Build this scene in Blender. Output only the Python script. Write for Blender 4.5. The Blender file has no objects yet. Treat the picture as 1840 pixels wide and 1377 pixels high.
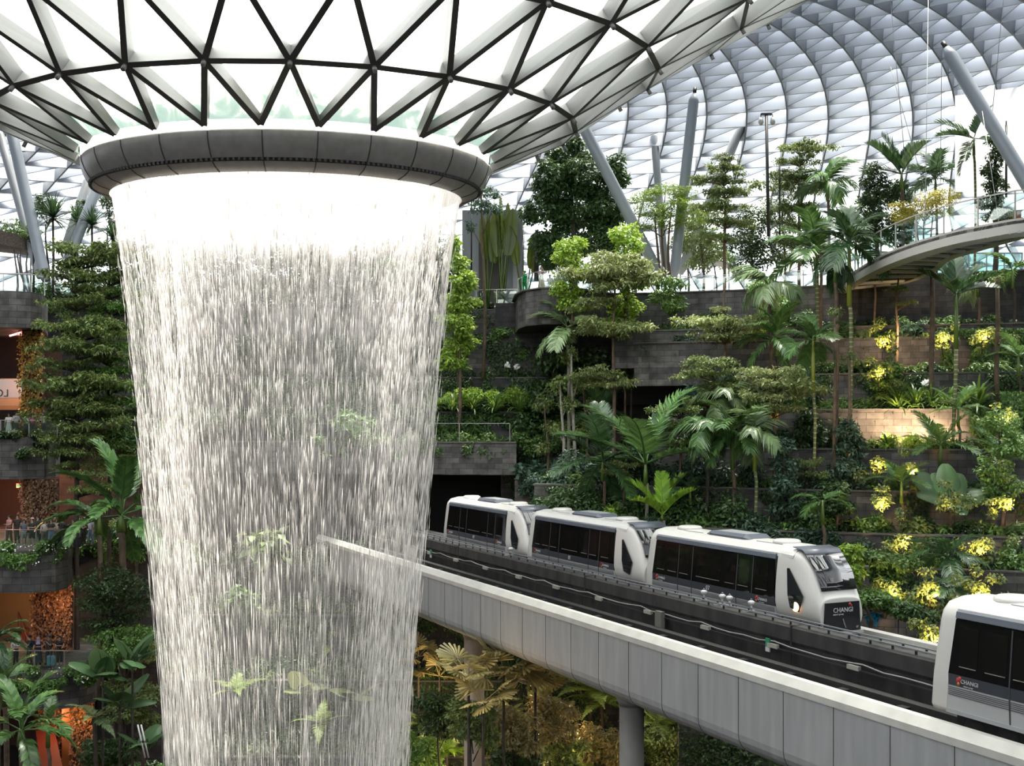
import bpy, math, random
import numpy as np
from mathutils import Vector, Matrix

sc = bpy.context.scene
COL = sc.collection
PI = math.pi

# ------------------------------------------------------------------ camera
F, CX, HY, CZ = 2100.0, 920.0, 760.0, 30.0
cam_data = bpy.data.cameras.new('camera')
cam_data.sensor_width = 36.0
cam_data.lens = F / 1840.0 * 36.0
cam_data.shift_y = (HY - 688.5) / 1840.0
cam_data.clip_end = 1000
cam = bpy.data.objects.new('camera', cam_data)
cam.location = (0, 0, CZ)
cam.rotation_euler = (PI / 2, 0, 0)
COL.objects.link(cam)
sc.camera = cam

# ------------------------------------------------------------------ sky, sun, exposure
world = bpy.data.worlds.new('world')
sc.world = world
world.use_nodes = True
wn, wl = world.node_tree.nodes, world.node_tree.links
wn.clear()
w_out = wn.new('ShaderNodeOutputWorld')
w_bg = wn.new('ShaderNodeBackground')
w_tc = wn.new('ShaderNodeTexCoord')
w_sep = wn.new('ShaderNodeSeparateXYZ')
w_ramp = wn.new('ShaderNodeValToRGB')
wl.new(w_tc.outputs['Generated'], w_sep.inputs[0])
w_map = wn.new('ShaderNodeMapRange')
w_map.inputs['From Min'].default_value = -0.1
wl.new(w_sep.outputs['Z'], w_map.inputs['Value'])
wl.new(w_map.outputs[0], w_ramp.inputs[0])
els = w_ramp.color_ramp.elements
els[0].position, els[0].color = 0.0, (0.05, 0.05, 0.05, 1)
els[1].position, els[1].color = 1.0, (1.0, 1.0, 1.0, 1)
e = els.new(0.09); e.color = (0.28, 0.28, 0.285, 1)
e = els.new(0.25); e.color = (0.50, 0.505, 0.51, 1)
wl.new(w_ramp.outputs[0], w_bg.inputs['Color'])
w_bg.inputs['Strength'].default_value = 3.6
wl.new(w_bg.outputs[0], w_out.inputs['Surface'])

sun_data = bpy.data.lights.new('sun', 'SUN')
sun_data.energy = 9.0
sun_data.angle = math.radians(12)
sun_data.color = (1.0, 0.93, 0.80)
sun = bpy.data.objects.new('sun', sun_data)
sun.rotation_euler = (math.radians(-14), math.radians(10), 0)
sun.location = (0, 0, 150)
COL.objects.link(sun)

sc.view_settings.view_transform = 'Standard'
sc.view_settings.look = 'None'
sc.view_settings.exposure = 0.9
sc.view_settings.gamma = 1.0
sc.view_settings.use_curve_mapping = False
cy = sc.cycles
cy.max_bounces = 6
cy.diffuse_bounces = 3
cy.glossy_bounces = 2
cy.transmission_bounces = 4
cy.transparent_max_bounces = 24
cy.caustics_reflective = False
cy.caustics_refractive = False
cy.sample_clamp_indirect = 4.0

# ------------------------------------------------------------------ helpers
rng = np.random.default_rng(7)
R = random.Random(11)


def W(px, py, d):
    """A point of the place seen at photograph pixel (px, py) at distance d."""
    return Vector(((px - CX) / F * d, d, CZ - (py - HY) / F * d))


def X(px, d):
    return (px - CX) / F * d


def Z(py, d):
    return CZ - (py - HY) / F * d


def nodes_of(m):
    m.use_nodes = True
    nt = m.node_tree
    b = nt.nodes.get('Principled BSDF')
    return nt, nt.nodes, nt.links, b


ALB = 0.58          # darker paints, brighter daylight: the falling water stays the brightest thing


def mat(name, color, rough=0.55, metal=0.0, noise=None, spec=0.5, emit=None):
    color = tuple(c * ALB for c in color)
    m = bpy.data.materials.new(name)
    nt, n, l, b = nodes_of(m)
    b.inputs['Base Color'].default_value = (*color, 1)
    b.inputs['Roughness'].default_value = rough
    b.inputs['Metallic'].default_value = metal
    b.inputs['Specular IOR Level'].default_value = spec
    if noise:
        s, a = noise
        tc = n.new('ShaderNodeTexCoord')
        t = n.new('ShaderNodeTexNoise'); t.inputs['Scale'].default_value = s; t.inputs['Detail'].default_value = 5
        l.new(tc.outputs['Object'], t.inputs['Vector'])
        r = n.new('ShaderNodeValToRGB')
        r.color_ramp.elements[0].position = .3
        r.color_ramp.elements[1].position = .7
        r.color_ramp.elements[0].color = (*[c * (1 - a) for c in color], 1)
        r.color_ramp.elements[1].color = (*[min(1, c * (1 + a)) for c in color], 1)
        l.new(t.outputs['Fac'], r.inputs[0])
        l.new(r.outputs[0], b.inputs['Base Color'])
    if emit:
        b.inputs['Emission Color'].default_value = (*emit[0], 1)
        b.inputs['Emission Strength'].default_value = emit[1]
    return m


LEAF_GAIN = 1.5


def leafmat(name, c1, c2, rough=0.42, trans=0.28, spec=0.45):
    """Leaf: colour varies leaf by leaf, some light passes through."""
    c1 = tuple(min(.9, c * LEAF_GAIN) for c in c1)
    c2 = tuple(min(.9, c * LEAF_GAIN) for c in c2)
    m = bpy.data.materials.new(name)
    nt, n, l, b = nodes_of(m)
    g = n.new('ShaderNodeNewGeometry')
    oi = n.new('ShaderNodeObjectInfo')
    r = n.new('ShaderNodeValToRGB')
    r.color_ramp.elements[0].color = (*c1, 1)
    r.color_ramp.elements[1].color = (*c2, 1)
    l.new(g.outputs['Random Per Island'], r.inputs[0])
    hs = n.new('ShaderNodeHueSaturation')
    mr = n.new('ShaderNodeMapRange')
    mr.inputs['To Min'].default_value = 0.75
    mr.inputs['To Max'].default_value = 1.25
    l.new(oi.outputs['Random'], mr.inputs['Value'])
    l.new(mr.outputs[0], hs.inputs['Value'])
    l.new(r.outputs[0], hs.inputs['Color'])
    l.new(hs.outputs[0], b.inputs['Base Color'])
    b.inputs['Roughness'].default_value = rough
    b.inputs['Specular IOR Level'].default_value = spec
    t = n.new('ShaderNodeBsdfTranslucent')
    hs2 = n.new('ShaderNodeHueSaturation')
    hs2.inputs['Hue'].default_value = 0.47
    hs2.inputs['Value'].default_value = 1.5
    l.new(hs.outputs[0], hs2.inputs['Color'])
    l.new(hs2.outputs[0], t.inputs['Color'])
    mx = n.new('ShaderNodeMixShader')
    mx.inputs[0].default_value = trans
    l.new(b.outputs[0], mx.inputs[1])
    l.new(t.outputs[0], mx.inputs[2])
    l.new(mx.outputs[0], n['Material Output'].inputs['Surface'])
    return m


def stonemat(name, c1, c2, mortar, bw=1.1, bh=0.42, rough=0.75):
    c1, c2, mortar = (tuple(x * ALB * .92 for x in c) for c in (c1, c2, mortar))
    m = bpy.data.materials.new(name)
    nt, n, l, b = nodes_of(m)
    uv = n.new('ShaderNodeUVMap')
    br = n.new('ShaderNodeTexBrick')
    br.inputs['Scale'].default_value = 1.0
    br.inputs['Brick Width'].default_value = bw
    br.inputs['Row Height'].default_value = bh
    br.inputs['Mortar Size'].default_value = 0.014
    br.inputs['Mortar Smooth'].default_value = 0.2
    br.inputs['Bias'].default_value = -0.1
    br.inputs['Color1'].default_value = (*c1, 1)
    br.inputs['Color2'].default_value = (*c2, 1)
    br.inputs['Mortar'].default_value = (*mortar, 1)
    l.new(uv.outputs[0], br.inputs['Vector'])
    tx = n.new('ShaderNodeTexNoise'); tx.inputs['Scale'].default_value = 1.3; tx.inputs['Detail'].default_value = 6
    l.new(uv.outputs[0], tx.inputs['Vector'])
    mr = n.new('ShaderNodeMapRange')
    mr.inputs['From Min'].default_value = .3; mr.inputs['From Max'].default_value = .7
    mr.inputs['To Min'].default_value = .55; mr.inputs['To Max'].default_value = 1.35
    l.new(tx.outputs['Fac'], mr.inputs['Value'])
    hs = n.new('ShaderNodeHueSaturation')
    l.new(mr.outputs[0], hs.inputs['Value'])
    l.new(br.outputs['Color'], hs.inputs['Color'])
    l.new(hs.outputs[0], b.inputs['Base Color'])
    b.inputs['Roughness'].default_value = rough
    b.inputs['Specular IOR Level'].default_value = .3
    return m


def glassmat(name, tint, gloss=0.08, rough=0.02, milk=0.0, milkcol=(0.9, 0.95, 0.95)):
    m = bpy.data.materials.new(name)
    nt, n, l, b = nodes_of(m)
    n.remove(b)
    t = n.new('ShaderNodeBsdfTransparent'); t.inputs['Color'].default_value = (*tint, 1)
    g = n.new('ShaderNodeBsdfGlossy'); g.inputs['Roughness'].default_value = rough
    mx = n.new('ShaderNodeMixShader'); mx.inputs[0].default_value = gloss
    l.new(t.outputs[0], mx.inputs[1]); l.new(g.outputs[0], mx.inputs[2])
    last = mx
    if milk:
        tr = n.new('ShaderNodeBsdfTranslucent'); tr.inputs['Color'].default_value = (*milkcol, 1)
        m2 = n.new('ShaderNodeMixShader'); m2.inputs[0].default_value = milk
        l.new(mx.outputs[0], m2.inputs[1]); l.new(tr.outputs[0], m2.inputs[2])
        last = m2
    l.new(last.outputs[0], n['Material Output'].inputs['Surface'])
    return m


class MB:
    """Collects boxes, bars, tubes and free faces and links them as one mesh object."""

    def __init__(self):
        self.v, self.f, self.uv, self.sm = [], [], [], []

    def add(self, verts, faces, uvs=None, smooth=False):
        o = len(self.v)
        self.v += [tuple(p) for p in verts]
        for k, f in enumerate(faces):
            self.f.append([o + i for i in f])
            self.uv.append(uvs[k] if uvs else None)
            self.sm.append(smooth)
        return self

    def box(self, c, s, rot=None):
        c = Vector(c)
        x, y, z = s[0] / 2, s[1] / 2, s[2] / 2
        p = [Vector((a, b, d)) for a in (-x, x) for b in (-y, y) for d in (-z, z)]
        if rot is not None:
            p = [rot @ q for q in p]
        p = [c + q for q in p]
        return self.add(p, [(0, 1, 3, 2), (4, 6, 7, 5), (0, 4, 5, 1), (2, 3, 7, 6), (0, 2, 6, 4), (1, 5, 7, 3)])

    def bar(self, a, b, w, h, up=(0, 0, 1)):
        """Rectangular bar from a to b, w across, h along up."""
        a, b, up = Vector(a), Vector(b), Vector(up)
        d = (b - a).normalized()
        s = d.cross(up)
        if s.length < 1e-4:
            s = d.cross(Vector((1, 0, 0)))
        s.normalize()
        u = s.cross(d).normalized()
        s, u = s * (w / 2), u * (h / 2)
        p = [a - s - u, a + s - u, a + s + u, a - s + u, b - s - u, b + s - u, b + s + u, b - s + u]
        return self.add(p, [(0, 1, 2, 3), (7, 6, 5, 4), (0, 4, 5, 1), (1, 5, 6, 2), (2, 6, 7, 3), (3, 7, 4, 0)])

    def tube(self, pts, rad, n=8, cap=True, smooth=True):
        pts = [Vector(p) for p in pts]
        if not hasattr(rad, '__len__'):
            rad = [rad] * len(pts)
        vs, fs = [], []
        prev = None
        for i, p in enumerate(pts):
            d = (pts[min(i + 1, len(pts) - 1)] - pts[max(i - 1, 0)]).normalized()
            a = prev if prev is not None else (Vector((1, 0, 0)) if abs(d.x) < .9 else Vector((0, 1, 0)))
            s = (a - d * a.dot(d)).normalized()
            prev = s
            t = d.cross(s)
            for k in range(n):
                an = 2 * PI * k / n
                vs.append(p + (s * math.cos(an) + t * math.sin(an)) * rad[i])
        for i in range(len(pts) - 1):
            for k in range(n):
                k2 = (k + 1) % n
                fs.append((i * n + k, i * n + k2, (i + 1) * n + k2, (i + 1) * n + k))
        if cap:
            fs.append(tuple(range(n - 1, -1, -1)))
            fs.append(tuple(range((len(pts) - 1) * n, len(pts) * n)))
        return self.add(vs, fs, smooth=smooth)

    def prism(self, poly, z0, z1):
        n = len(poly)
        vs = [(x, y, z0) for x, y in poly] + [(x, y, z1) for x, y in poly]
        fs = [tuple(range(n - 1, -1, -1)), tuple(range(n, 2 * n))]
        us = [[(x, y) for x, y in reversed(poly)], [(x, y) for x, y in poly]]
        acc = 0
        for i in range(n):
            j = (i + 1) % n
            L = math.dist(poly[i], poly[j])
            fs.append((i, j, n + j, n + i))
            us.append([(acc, z0), (acc + L, z0), (acc + L, z1), (acc, z1)])
            acc += L
        return self.add(vs, fs, us)

    def build(self, name, m=None, parent=None, smooth=None, loc=None):
        me = bpy.data.meshes.new(name)
        me.from_pydata(self.v, [], self.f)
        if any(u is not None for u in self.uv):
            lay = me.uv_layers.new(name='UVMap')
            i = 0
            for f, u in zip(self.f, self.uv):
                for k in range(len(f)):
                    lay.data[i].uv = u[k] if u else (self.v[f[k]][0] + self.v[f[k]][1], self.v[f[k]][2])
                    i += 1
        me.polygons.foreach_set('use_smooth', [bool(s) if smooth is None else smooth for s in self.sm])
        if m is not None:
            me.materials.append(m)
        me.update()
        return put(name, me, parent, loc)


def put(name, me, parent=None, loc=None, m=None):
    o = bpy.data.objects.new(name, me)
    COL.objects.link(o)
    if parent is not None:
        o.parent = parent
    if loc is not None:
        o.location = loc
    if m is not None:
        o.material_slots[0].link = 'OBJECT'
        o.material_slots[0].material = m
    return o


def tag(o, label, cat, group=None, kind=None):
    o['label'] = label
    o['category'] = cat
    if group:
        o['group'] = group
    if kind:
        o['kind'] = kind
    return o


def struct(o, label=None, cat=None):
    o['kind'] = 'structure'
    if label:
        o['label'] = label
        o['category'] = cat or 'wall'
    return o


def thing(name, label, cat, loc=(0, 0, 0), rz=0.0, group=None):
    o = bpy.data.objects.new(name, None)
    o.empty_display_size = 0.2
    COL.objects.link(o)
    o.location = loc
    o.rotation_euler = (0, 0, rz)
    return tag(o, label, cat, group)


def merge(a, b):
    """Pattern mesh b becomes part of mesh a."""
    import bmesh
    bm = bmesh.new()
    bm.from_mesh(a.data)
    k = len(a.data.materials)
    n = len(bm.faces)
    bm.from_mesh(b.data)
    bm.faces.ensure_lookup_table()
    for f in bm.faces[n:]:
        f.material_index = k
    bm.to_mesh(a.data)
    bm.free()
    a.data.materials.append(b.data.materials[0])
    bpy.data.objects.remove(b)
    return a


def copy_tree(o, parent=None):
    c = o.copy()
    COL.objects.link(c)
    if parent is not None:
        c.parent = parent
    for ch in [x for x in o.children]:
        copy_tree(ch, c)
    return c


def mesh_np(name, V, T, m=None, smooth=False):
    """Mesh from numpy vertices and equal-sized faces."""
    me = bpy.data.meshes.new(name)
    k = T.shape[1]
    me.vertices.add(len(V)); me.vertices.foreach_set('co', V.astype(np.float32).ravel())
    me.loops.add(T.size); me.loops.foreach_set('vertex_index', T.astype(np.int32).ravel())
    me.polygons.add(len(T))
    me.polygons.foreach_set('loop_start', np.arange(0, T.size, k, dtype=np.int32))
    me.polygons.foreach_set('loop_total', np.full(len(T), k, dtype=np.int32))
    me.update(calc_edges=True)
    me.validate()
    if smooth:
        me.polygons.foreach_set('use_smooth', [True] * len(T))
    if m is not None:
        me.materials.append(m)
    return me


def unit(a):
    return a / np.maximum(np.linalg.norm(a, axis=1, keepdims=True), 1e-9)


def leaves_np(P, D, U, L, Wd):
    """One folded pointed leaf (4 vertices, 2 triangles) per row."""
    D = unit(D)
    S = unit(np.cross(D, U))
    N = np.cross(S, D)
    L = L[:, None]; Wd = Wd[:, None]
    mid = P + D * L * .45
    a = mid + S * Wd * .5 + N * Wd * .12
    b = mid - S * Wd * .5 + N * Wd * .12
    tip = P + D * L - N * L * .08
    n = len(P)
    V = np.stack([P, a, tip, b], 1).reshape(-1, 3)
    i = np.arange(n)[:, None] * 4
    T = np.concatenate([i + np.array([0, 1, 2]), i + np.array([0, 2, 3])], 0)
    return V, T


def cloud(blobs, n, leaf, up=0.6, shell=0.75, seed=0, droop=0.2):
    """Leaves scattered through ellipsoid blobs [(centre, radii)], denser toward their surface."""
    g = np.random.default_rng(seed)
    C = np.array([b[0] for b in blobs], float)
    Rr = np.array([b[1] for b in blobs], float)
    w = (Rr[:, 0] * Rr[:, 1] + Rr[:, 1] * Rr[:, 2] + Rr[:, 0] * Rr[:, 2]) ** 1.0
    idx = g.choice(len(blobs), n, p=w / w.sum())
    d = unit(g.normal(size=(n, 3)))
    r = shell + (1 - shell) * g.random(n)
    r *= np.where(g.random(n) < .25, g.random(n) ** .4, 1.0)
    P = C[idx] + d * Rr[idx] * r[:, None]
    out = unit(d / Rr[idx])
    U = unit(out * (1 - up) + np.array([0, 0, 1.0]) * up + g.normal(size=(n, 3)) * .35)
    D = g.normal(size=(n, 3)) + out * .6 + np.array([0, 0, -droop * 2])
    D = D - U * (D * U).sum(1, keepdims=True)
    L = leaf[0] * (.65 + .7 * g.random(n))
    Wd = leaf[1] * (.65 + .7 * g.random(n))
    return leaves_np(P, D, U, L, Wd)


def cloud_obj(name, blobs, n, leaf, m, parent=None, loc=None, **kw):
    V, T = cloud(blobs, n, leaf, **kw)
    return put(name, mesh_np(name, V, T, m), parent, loc)

# ------------------------------------------------------------------ materials of the shell
M_steel = mat('white_painted_steel', (0.66, 0.69, 0.74), .4)
M_steel_b = mat('pale_blue_painted_steel', (0.72, 0.78, 0.90), .45)
M_strut = mat('grey_painted_strut', (0.27, 0.275, 0.27), .45)
M_column = mat('grey_painted_column', (0.42, 0.47, 0.54), .38)
M_rib = mat('dark_grey_rib', (0.20, 0.22, 0.26), .4)
M_underside = mat('strut_underside_shade', (0.10, 0.095, 0.09), .5)  # shade of the strut undersides, as a colour
M_collar = mat('bronze_grey_cladding', (0.40, 0.37, 0.345), .38, noise=(3, .12))
M_collar_dark = mat('dark_perforated_strip', (0.05, 0.047, 0.045), .5)
M_conc = mat('pale_concrete', (0.45, 0.44, 0.42), .8, noise=(.5, .15))
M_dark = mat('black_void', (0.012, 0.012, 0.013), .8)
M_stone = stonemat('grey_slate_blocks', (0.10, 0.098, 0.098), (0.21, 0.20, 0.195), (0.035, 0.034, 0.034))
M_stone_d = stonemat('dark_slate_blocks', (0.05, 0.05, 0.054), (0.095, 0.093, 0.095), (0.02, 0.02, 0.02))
M_soil = mat('dark_soil', (0.02, 0.015, 0.01), .95, noise=(2, .4))
M_coping = mat('stone_coping', (0.13, 0.125, 0.115), .7, noise=(2, .25))
M_deck = mat('pale_deck_paving', (0.55, 0.53, 0.50), .7, noise=(1, .1))
M_white = mat('white_wall_panel', (0.82, 0.80, 0.78), .6)
M_greywall = mat('blue_grey_wall', (0.42, 0.44, 0.49), .6, noise=(.4, .05))
M_rail = mat('stainless_rail', (0.5, 0.5, 0.48), .3, .7)
M_black = mat('black_metal', (0.02, 0.02, 0.022), .45)
G_dome = glassmat('clear_dome_glass', (.94, .97, .98), .06)
G_funnel = glassmat('wet_funnel_glass', (.9, .95, .95), .05, milk=.62)
G_rail = glassmat('green_tinted_rail_glass', (.80, .90, .87), .10)

# ------------------------------------------------------------------ funnel, collar and dome
AX, AY, SQ = X(518, 48), 48.0, 0.76
PROF = [(8.36, 10.85), (11.5, 12.55), (14.8, 14.75), (18.4, 16.9), (22.6, 19.2), (27, 22.0), (32, 25.2), (38, 28.4),
        (45, 30.6), (52, 31.6), (60, 31.0), (70, 28.6), (80, 24.8), (88, 20.3), (94, 15.0), (97, 9.0)]


def prof(s):
    """Roof profile at row s (fractional), smooth between the listed rows."""
    n = len(PROF) - 1
    s = min(max(s, 0), n)
    i = min(int(s), n - 1)
    t = s - i
    P = [Vector(PROF[min(max(k, 0), n)]) for k in (i - 1, i, i + 1, i + 2)]
    q = .5 * ((2 * P[1]) + (-P[0] + P[2]) * t + (2 * P[0] - 5 * P[1] + 4 * P[2] - P[3]) * t * t
              + (-P[0] + 3 * P[1] - 3 * P[2] + P[3]) * t ** 3)
    return q


def roof_pt(th, rho, z):
    return Vector((AX + rho * math.sin(th), AY - SQ * rho * math.cos(th), CZ + z))


def roof_s(th, s):
    r, z = prof(s)
    return roof_pt(th, r, z)


def roof_n(th, s):
    a = roof_s(th + .01, s) - roof_s(th - .01, s)
    b = roof_s(th, s + .05) - roof_s(th, s - .05)
    n = a.cross(b).normalized()
    return n if n.z > 0 or s > 12 else -n


def inward(th, s):
    """Unit direction from the glass into the hall."""
    a = roof_s(th + .01, s) - roof_s(th - .01, s)
    b = roof_s(th, min(s + .05, 15)) - roof_s(th, max(s - .05, 0))
    n = a.cross(b).normalized()
    if s < 9:
        return n if n.z < 0 else -n
    c = Vector((AX, AY, 0)) - roof_s(th, s)
    c.z = -8 if s < 11 else 0
    return n if n.dot(c) > 0 else -n


def fin(mb, p, q, ip, iq, t, depth, lift=0.0, dp=None):
    """A deep flat blade under the glass from p to q."""
    d = (q - p).normalized()
    n = (ip + iq).normalized()
    s = d.cross(n).normalized() * (t / 2)
    p0, q0 = p + ip * lift, q + iq * lift
    p1, q1 = p + ip * (depth if dp is None else dp), q + iq * depth
    mb.add([p0 - s, p0 + s, p1 + s, p1 - s, q0 - s, q0 + s, q1 + s, q1 - s],
           [(3, 2, 1, 0), (4, 5, 6, 7), (0, 1, 5, 4), (1, 2, 6, 5), (2, 3, 7, 6), (3, 0, 4, 7)])


NF, NROW = 26, 6
TH0 = math.radians(1.8)
STEP = 2 * PI / NF


def f_th(i, j):
    return TH0 + STEP * (j + .5 * (i % 2))


funnel = thing('glass_funnel', 'glazed funnel roof of triangular panes and deep grey struts above the waterfall collar', 'roof', (AX, AY, 0))
FI = Matrix.Translation((-AX, -AY, 0))
segs = []
for i in range(NROW + 1):
    for j in range(NF):
        a = (f_th(i, j), i)
        if i > 0:
            segs.append((a, (f_th(i, j + 1), i)))
        if i < NROW:
            k = 0 if i % 2 == 0 else 1
            segs.append((a, (f_th(i + 1, j + k), i + 1)))
            segs.append((a, (f_th(i + 1, j + k - 1), i + 1)))
camv = Vector((0, 0, CZ))


def seg_key(s):
    m = (roof_s(*s[0]) + roof_s(*s[1])) / 2
    inside = abs(CX + F * m.x / m.y - CX) < 1000 and HY - F * (m.z - CZ) / m.y > -150
    front = m.y < AY + 4
    return (0 if inside and front else 1, (m - camv).length)




def shade_underside(o):
    """Shade under each strut, put into the colour of its lower face."""
    o.data.materials.append(M_underside)
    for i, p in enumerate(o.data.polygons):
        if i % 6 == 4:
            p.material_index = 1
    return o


segs.sort(key=seg_key)
rest = MB()
for k, (a, b) in enumerate(segs):
    mb = MB() if k < 96 else rest
    pa, pb = roof_s(*a), roof_s(*b)
    wdt = .22
    fin(mb, FI @ pa, FI @ pb, inward(*a), inward(*b), wdt, .64, .02, .34 if a[1] == 0 else None)
    if k < 96:
        shade_underside(mb.build('strut', M_strut, funnel))
o = shade_underside(rest.build('strut', M_strut, funnel))
o['kind'] = 'stuff'
o['label'] = 'remaining struts farther round the funnel'
mb = MB()
for i in range(1, NROW):
    for j in range(NF):
        th = f_th(i, j)
        p, nn = FI @ roof_s(th, i), inward(th, i)
        near = p.y < 2 and i < 4
        q_ = MB() if near else mb
        q_.tube([p + nn * .6, p + nn * .88], .085, 10)
        if near:
            q_.build('node_pin', M_strut, funnel)
mb.build('node_pin', M_strut, funnel)['kind'] = 'stuff'
vs, fs = [], []
for i in range(NROW + 1):
    for j in range(NF):
        vs.append(FI @ roof_s(f_th(i, j), i))
for i in range(NROW):
    for j in range(NF):
        a, b = i * NF + j, i * NF + (j + 1) % NF
        if i % 2 == 0:
            c, e_ = (i + 1) * NF + j, (i + 1) * NF + (j - 1) % NF
            fs += [(a, b, c), (a, c, e_)]
        else:
            c, e_ = (i + 1) * NF + j, (i + 1) * NF + (j + 1) % NF
            fs += [(a, e_, c), (a, b, e_)]
o = MB().add(vs, fs).build('glass_panes', G_funnel, funnel)
# water running down the lowest row of panes: a thick greenish film with foam at its upper edge
m = glassmat('water_film_on_glass', (.9, .95, .95), .05, milk=.62)
nt, n, l, b = nodes_of(m)
tc = n.new('ShaderNodeTexCoord'); sp = n.new('ShaderNodeSeparateXYZ'); l.new(tc.outputs['Object'], sp.inputs[0])
nz = n.new('ShaderNodeTexNoise'); nz.inputs['Scale'].default_value = .9; nz.inputs['Detail'].default_value = 6; nz.inputs['Distortion'].default_value = .8
l.new(tc.outputs['Object'], nz.inputs['Vector'])
ma = n.new('ShaderNodeMath'); ma.operation = 'MULTIPLY_ADD'; ma.inputs[1].default_value = 2.6; l.new(nz.outputs['Fac'], ma.inputs[0]); l.new(sp.outputs['Z'], ma.inputs[2])
rp_ = n.new('ShaderNodeMapRange'); rp_.inputs['From Min'].default_value = CZ + 10.85 + 1.25; rp_.inputs['From Max'].default_value = CZ + 10.85 + 3.1
l.new(ma.outputs[0], rp_.inputs['Value'])
cr = n.new('ShaderNodeValToRGB'); l.new(rp_.outputs[0], cr.inputs[0])
cr.color_ramp.elements[0].color = (.10, .14, .13, 1); cr.color_ramp.elements[1].color = (.9, .95, .95, 1)
for p_, c_ in ((.16, (.13, .17, .155, 1)), (.26, (.30, .32, .27, 1)), (.40, (.42, .46, .44, 1)), (.5, (.75, .79, .78, 1))):
    q_ = cr.color_ramp.elements.new(p_); q_.color = c_
for nd in n:
    if nd.type == 'BSDF_TRANSLUCENT' or nd.type == 'BSDF_TRANSPARENT':
        l.new(cr.outputs[0], nd.inputs['Color'])
o.data.materials.append(m)
for k, p in enumerate(o.data.polygons):
    if k < 2 * NF:
        p.material_index = 1

# collar: cross-section (radius, height above the eye) swept round
CPROF = [(7.95, 10.52), (8.20, 10.52), (8.26, 10.46), (8.24, 10.25), (8.13, 9.95), (8.0, 9.72), (7.88, 9.56)]
CSTRIP = [(7.88, 9.56), (7.84, 9.54), (7.8, 9.47), (7.78, 9.44)]
CLOW = [(7.78, 9.44), (7.55, 9.29), (7.15, 9.16), (7.12, 9.16)]
CIN = [(7.12, 9.16), (7.10, 9.6), (7.12, 10.1), (7.3, 10.7), (7.95, 10.9), (7.95, 10.47)]


def lathe(profile, n, m, name, parent, gap=None):
    mb = MB()
    vs, fs = [], []
    for k in range(n):
        th = 2 * PI * k / n
        for r, z in profile:
            vs.append(FI @ roof_pt(th, r, z))
    q = len(profile)
    for k in range(n):
        k2 = (k + 1) % n
        for i in range(q - 1):
            fs.append((k * q + i, k2 * q + i, k2 * q + i + 1, k * q + i + 1))
    mb.add(vs, fs, smooth=True)
    return mb.build(name, m, parent)


collar = thing('waterfall_collar', 'bronze grey ring collar the waterfall pours from', 'collar', (AX, AY, 0))
ub_ = lathe(CPROF, 144, M_collar, 'upper_band', collar)
st = lathe(CSTRIP, 144, M_collar_dark, 'perforated_strip', collar)
lathe(CLOW, 144, M_collar, 'lower_band', collar)
lathe(CIN, 144, mat('white_wet_lining', (.62, .59, .55), .35), 'inner_lining', collar)
mb = MB()
g_ = random.Random(3)
for k in range(60):          # overflow slots in the lining
    th = 2 * PI * k / 60
    if g_.random() < .55:
        p = FI @ roof_pt(th, 7.09, 9.95)
        mb.box(p, (.22, .08, .16), Matrix.Rotation(th, 3, 'Z'))
merge([x for x in collar.children if x.name.startswith('inner_lining')][0], mb.build('overflow_slots', M_collar_dark, collar))
mb = MB()
for k in range(NF):          # panel joints
    th = TH0 + STEP * k
    for prf in (CPROF[2:], CLOW[:3]):
        pts = [FI @ roof_pt(th + (.0 if prf is CLOW[:3] else 0), r + .004, z - .004) for r, z in prf]
        for a, b in zip(pts, pts[1:]):
            mb.bar(a, b, .035, .035)
merge(ub_, mb.build('panel_joints', M_collar_dark, collar))
mb = MB()
for k in range(240):
    th = 2 * PI * k / 240
    p = FI @ roof_pt(th, 7.87, 9.51)
    mb.box(p, (.09, .09, .09))
merge(st, mb.build('drip_studs', M_black, collar))
mb = MB()
for k in range(NF):          # white upstand under the lowest panes
    a, b = roof_pt(TH0 + STEP * k, 8.22, 10.5), roof_pt(TH0 + STEP * (k + 1), 8.22, 10.5)
    a2, b2 = roof_pt(TH0 + STEP * k, 8.3, 10.86), roof_pt(TH0 + STEP * (k + 1), 8.3, 10.86)
    mb.add([FI @ p for p in (a, b, b2, a2)] + [FI @ (p - Vector((AX, AY, CZ)) * .02 * 0 + (Vector((AX, AY, p.z)) - p).normalized() * .08) for p in (a, b, b2, a2)],
           [(0, 1, 2, 3), (7, 6, 5, 4), (0, 4, 5, 1), (3, 2, 6, 7)])
mb.build('upstand', glassmat('white_glass_upstand', (.95, .95, .95), .03, milk=.75, milkcol=(.95, .95, .94)), collar)

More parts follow.
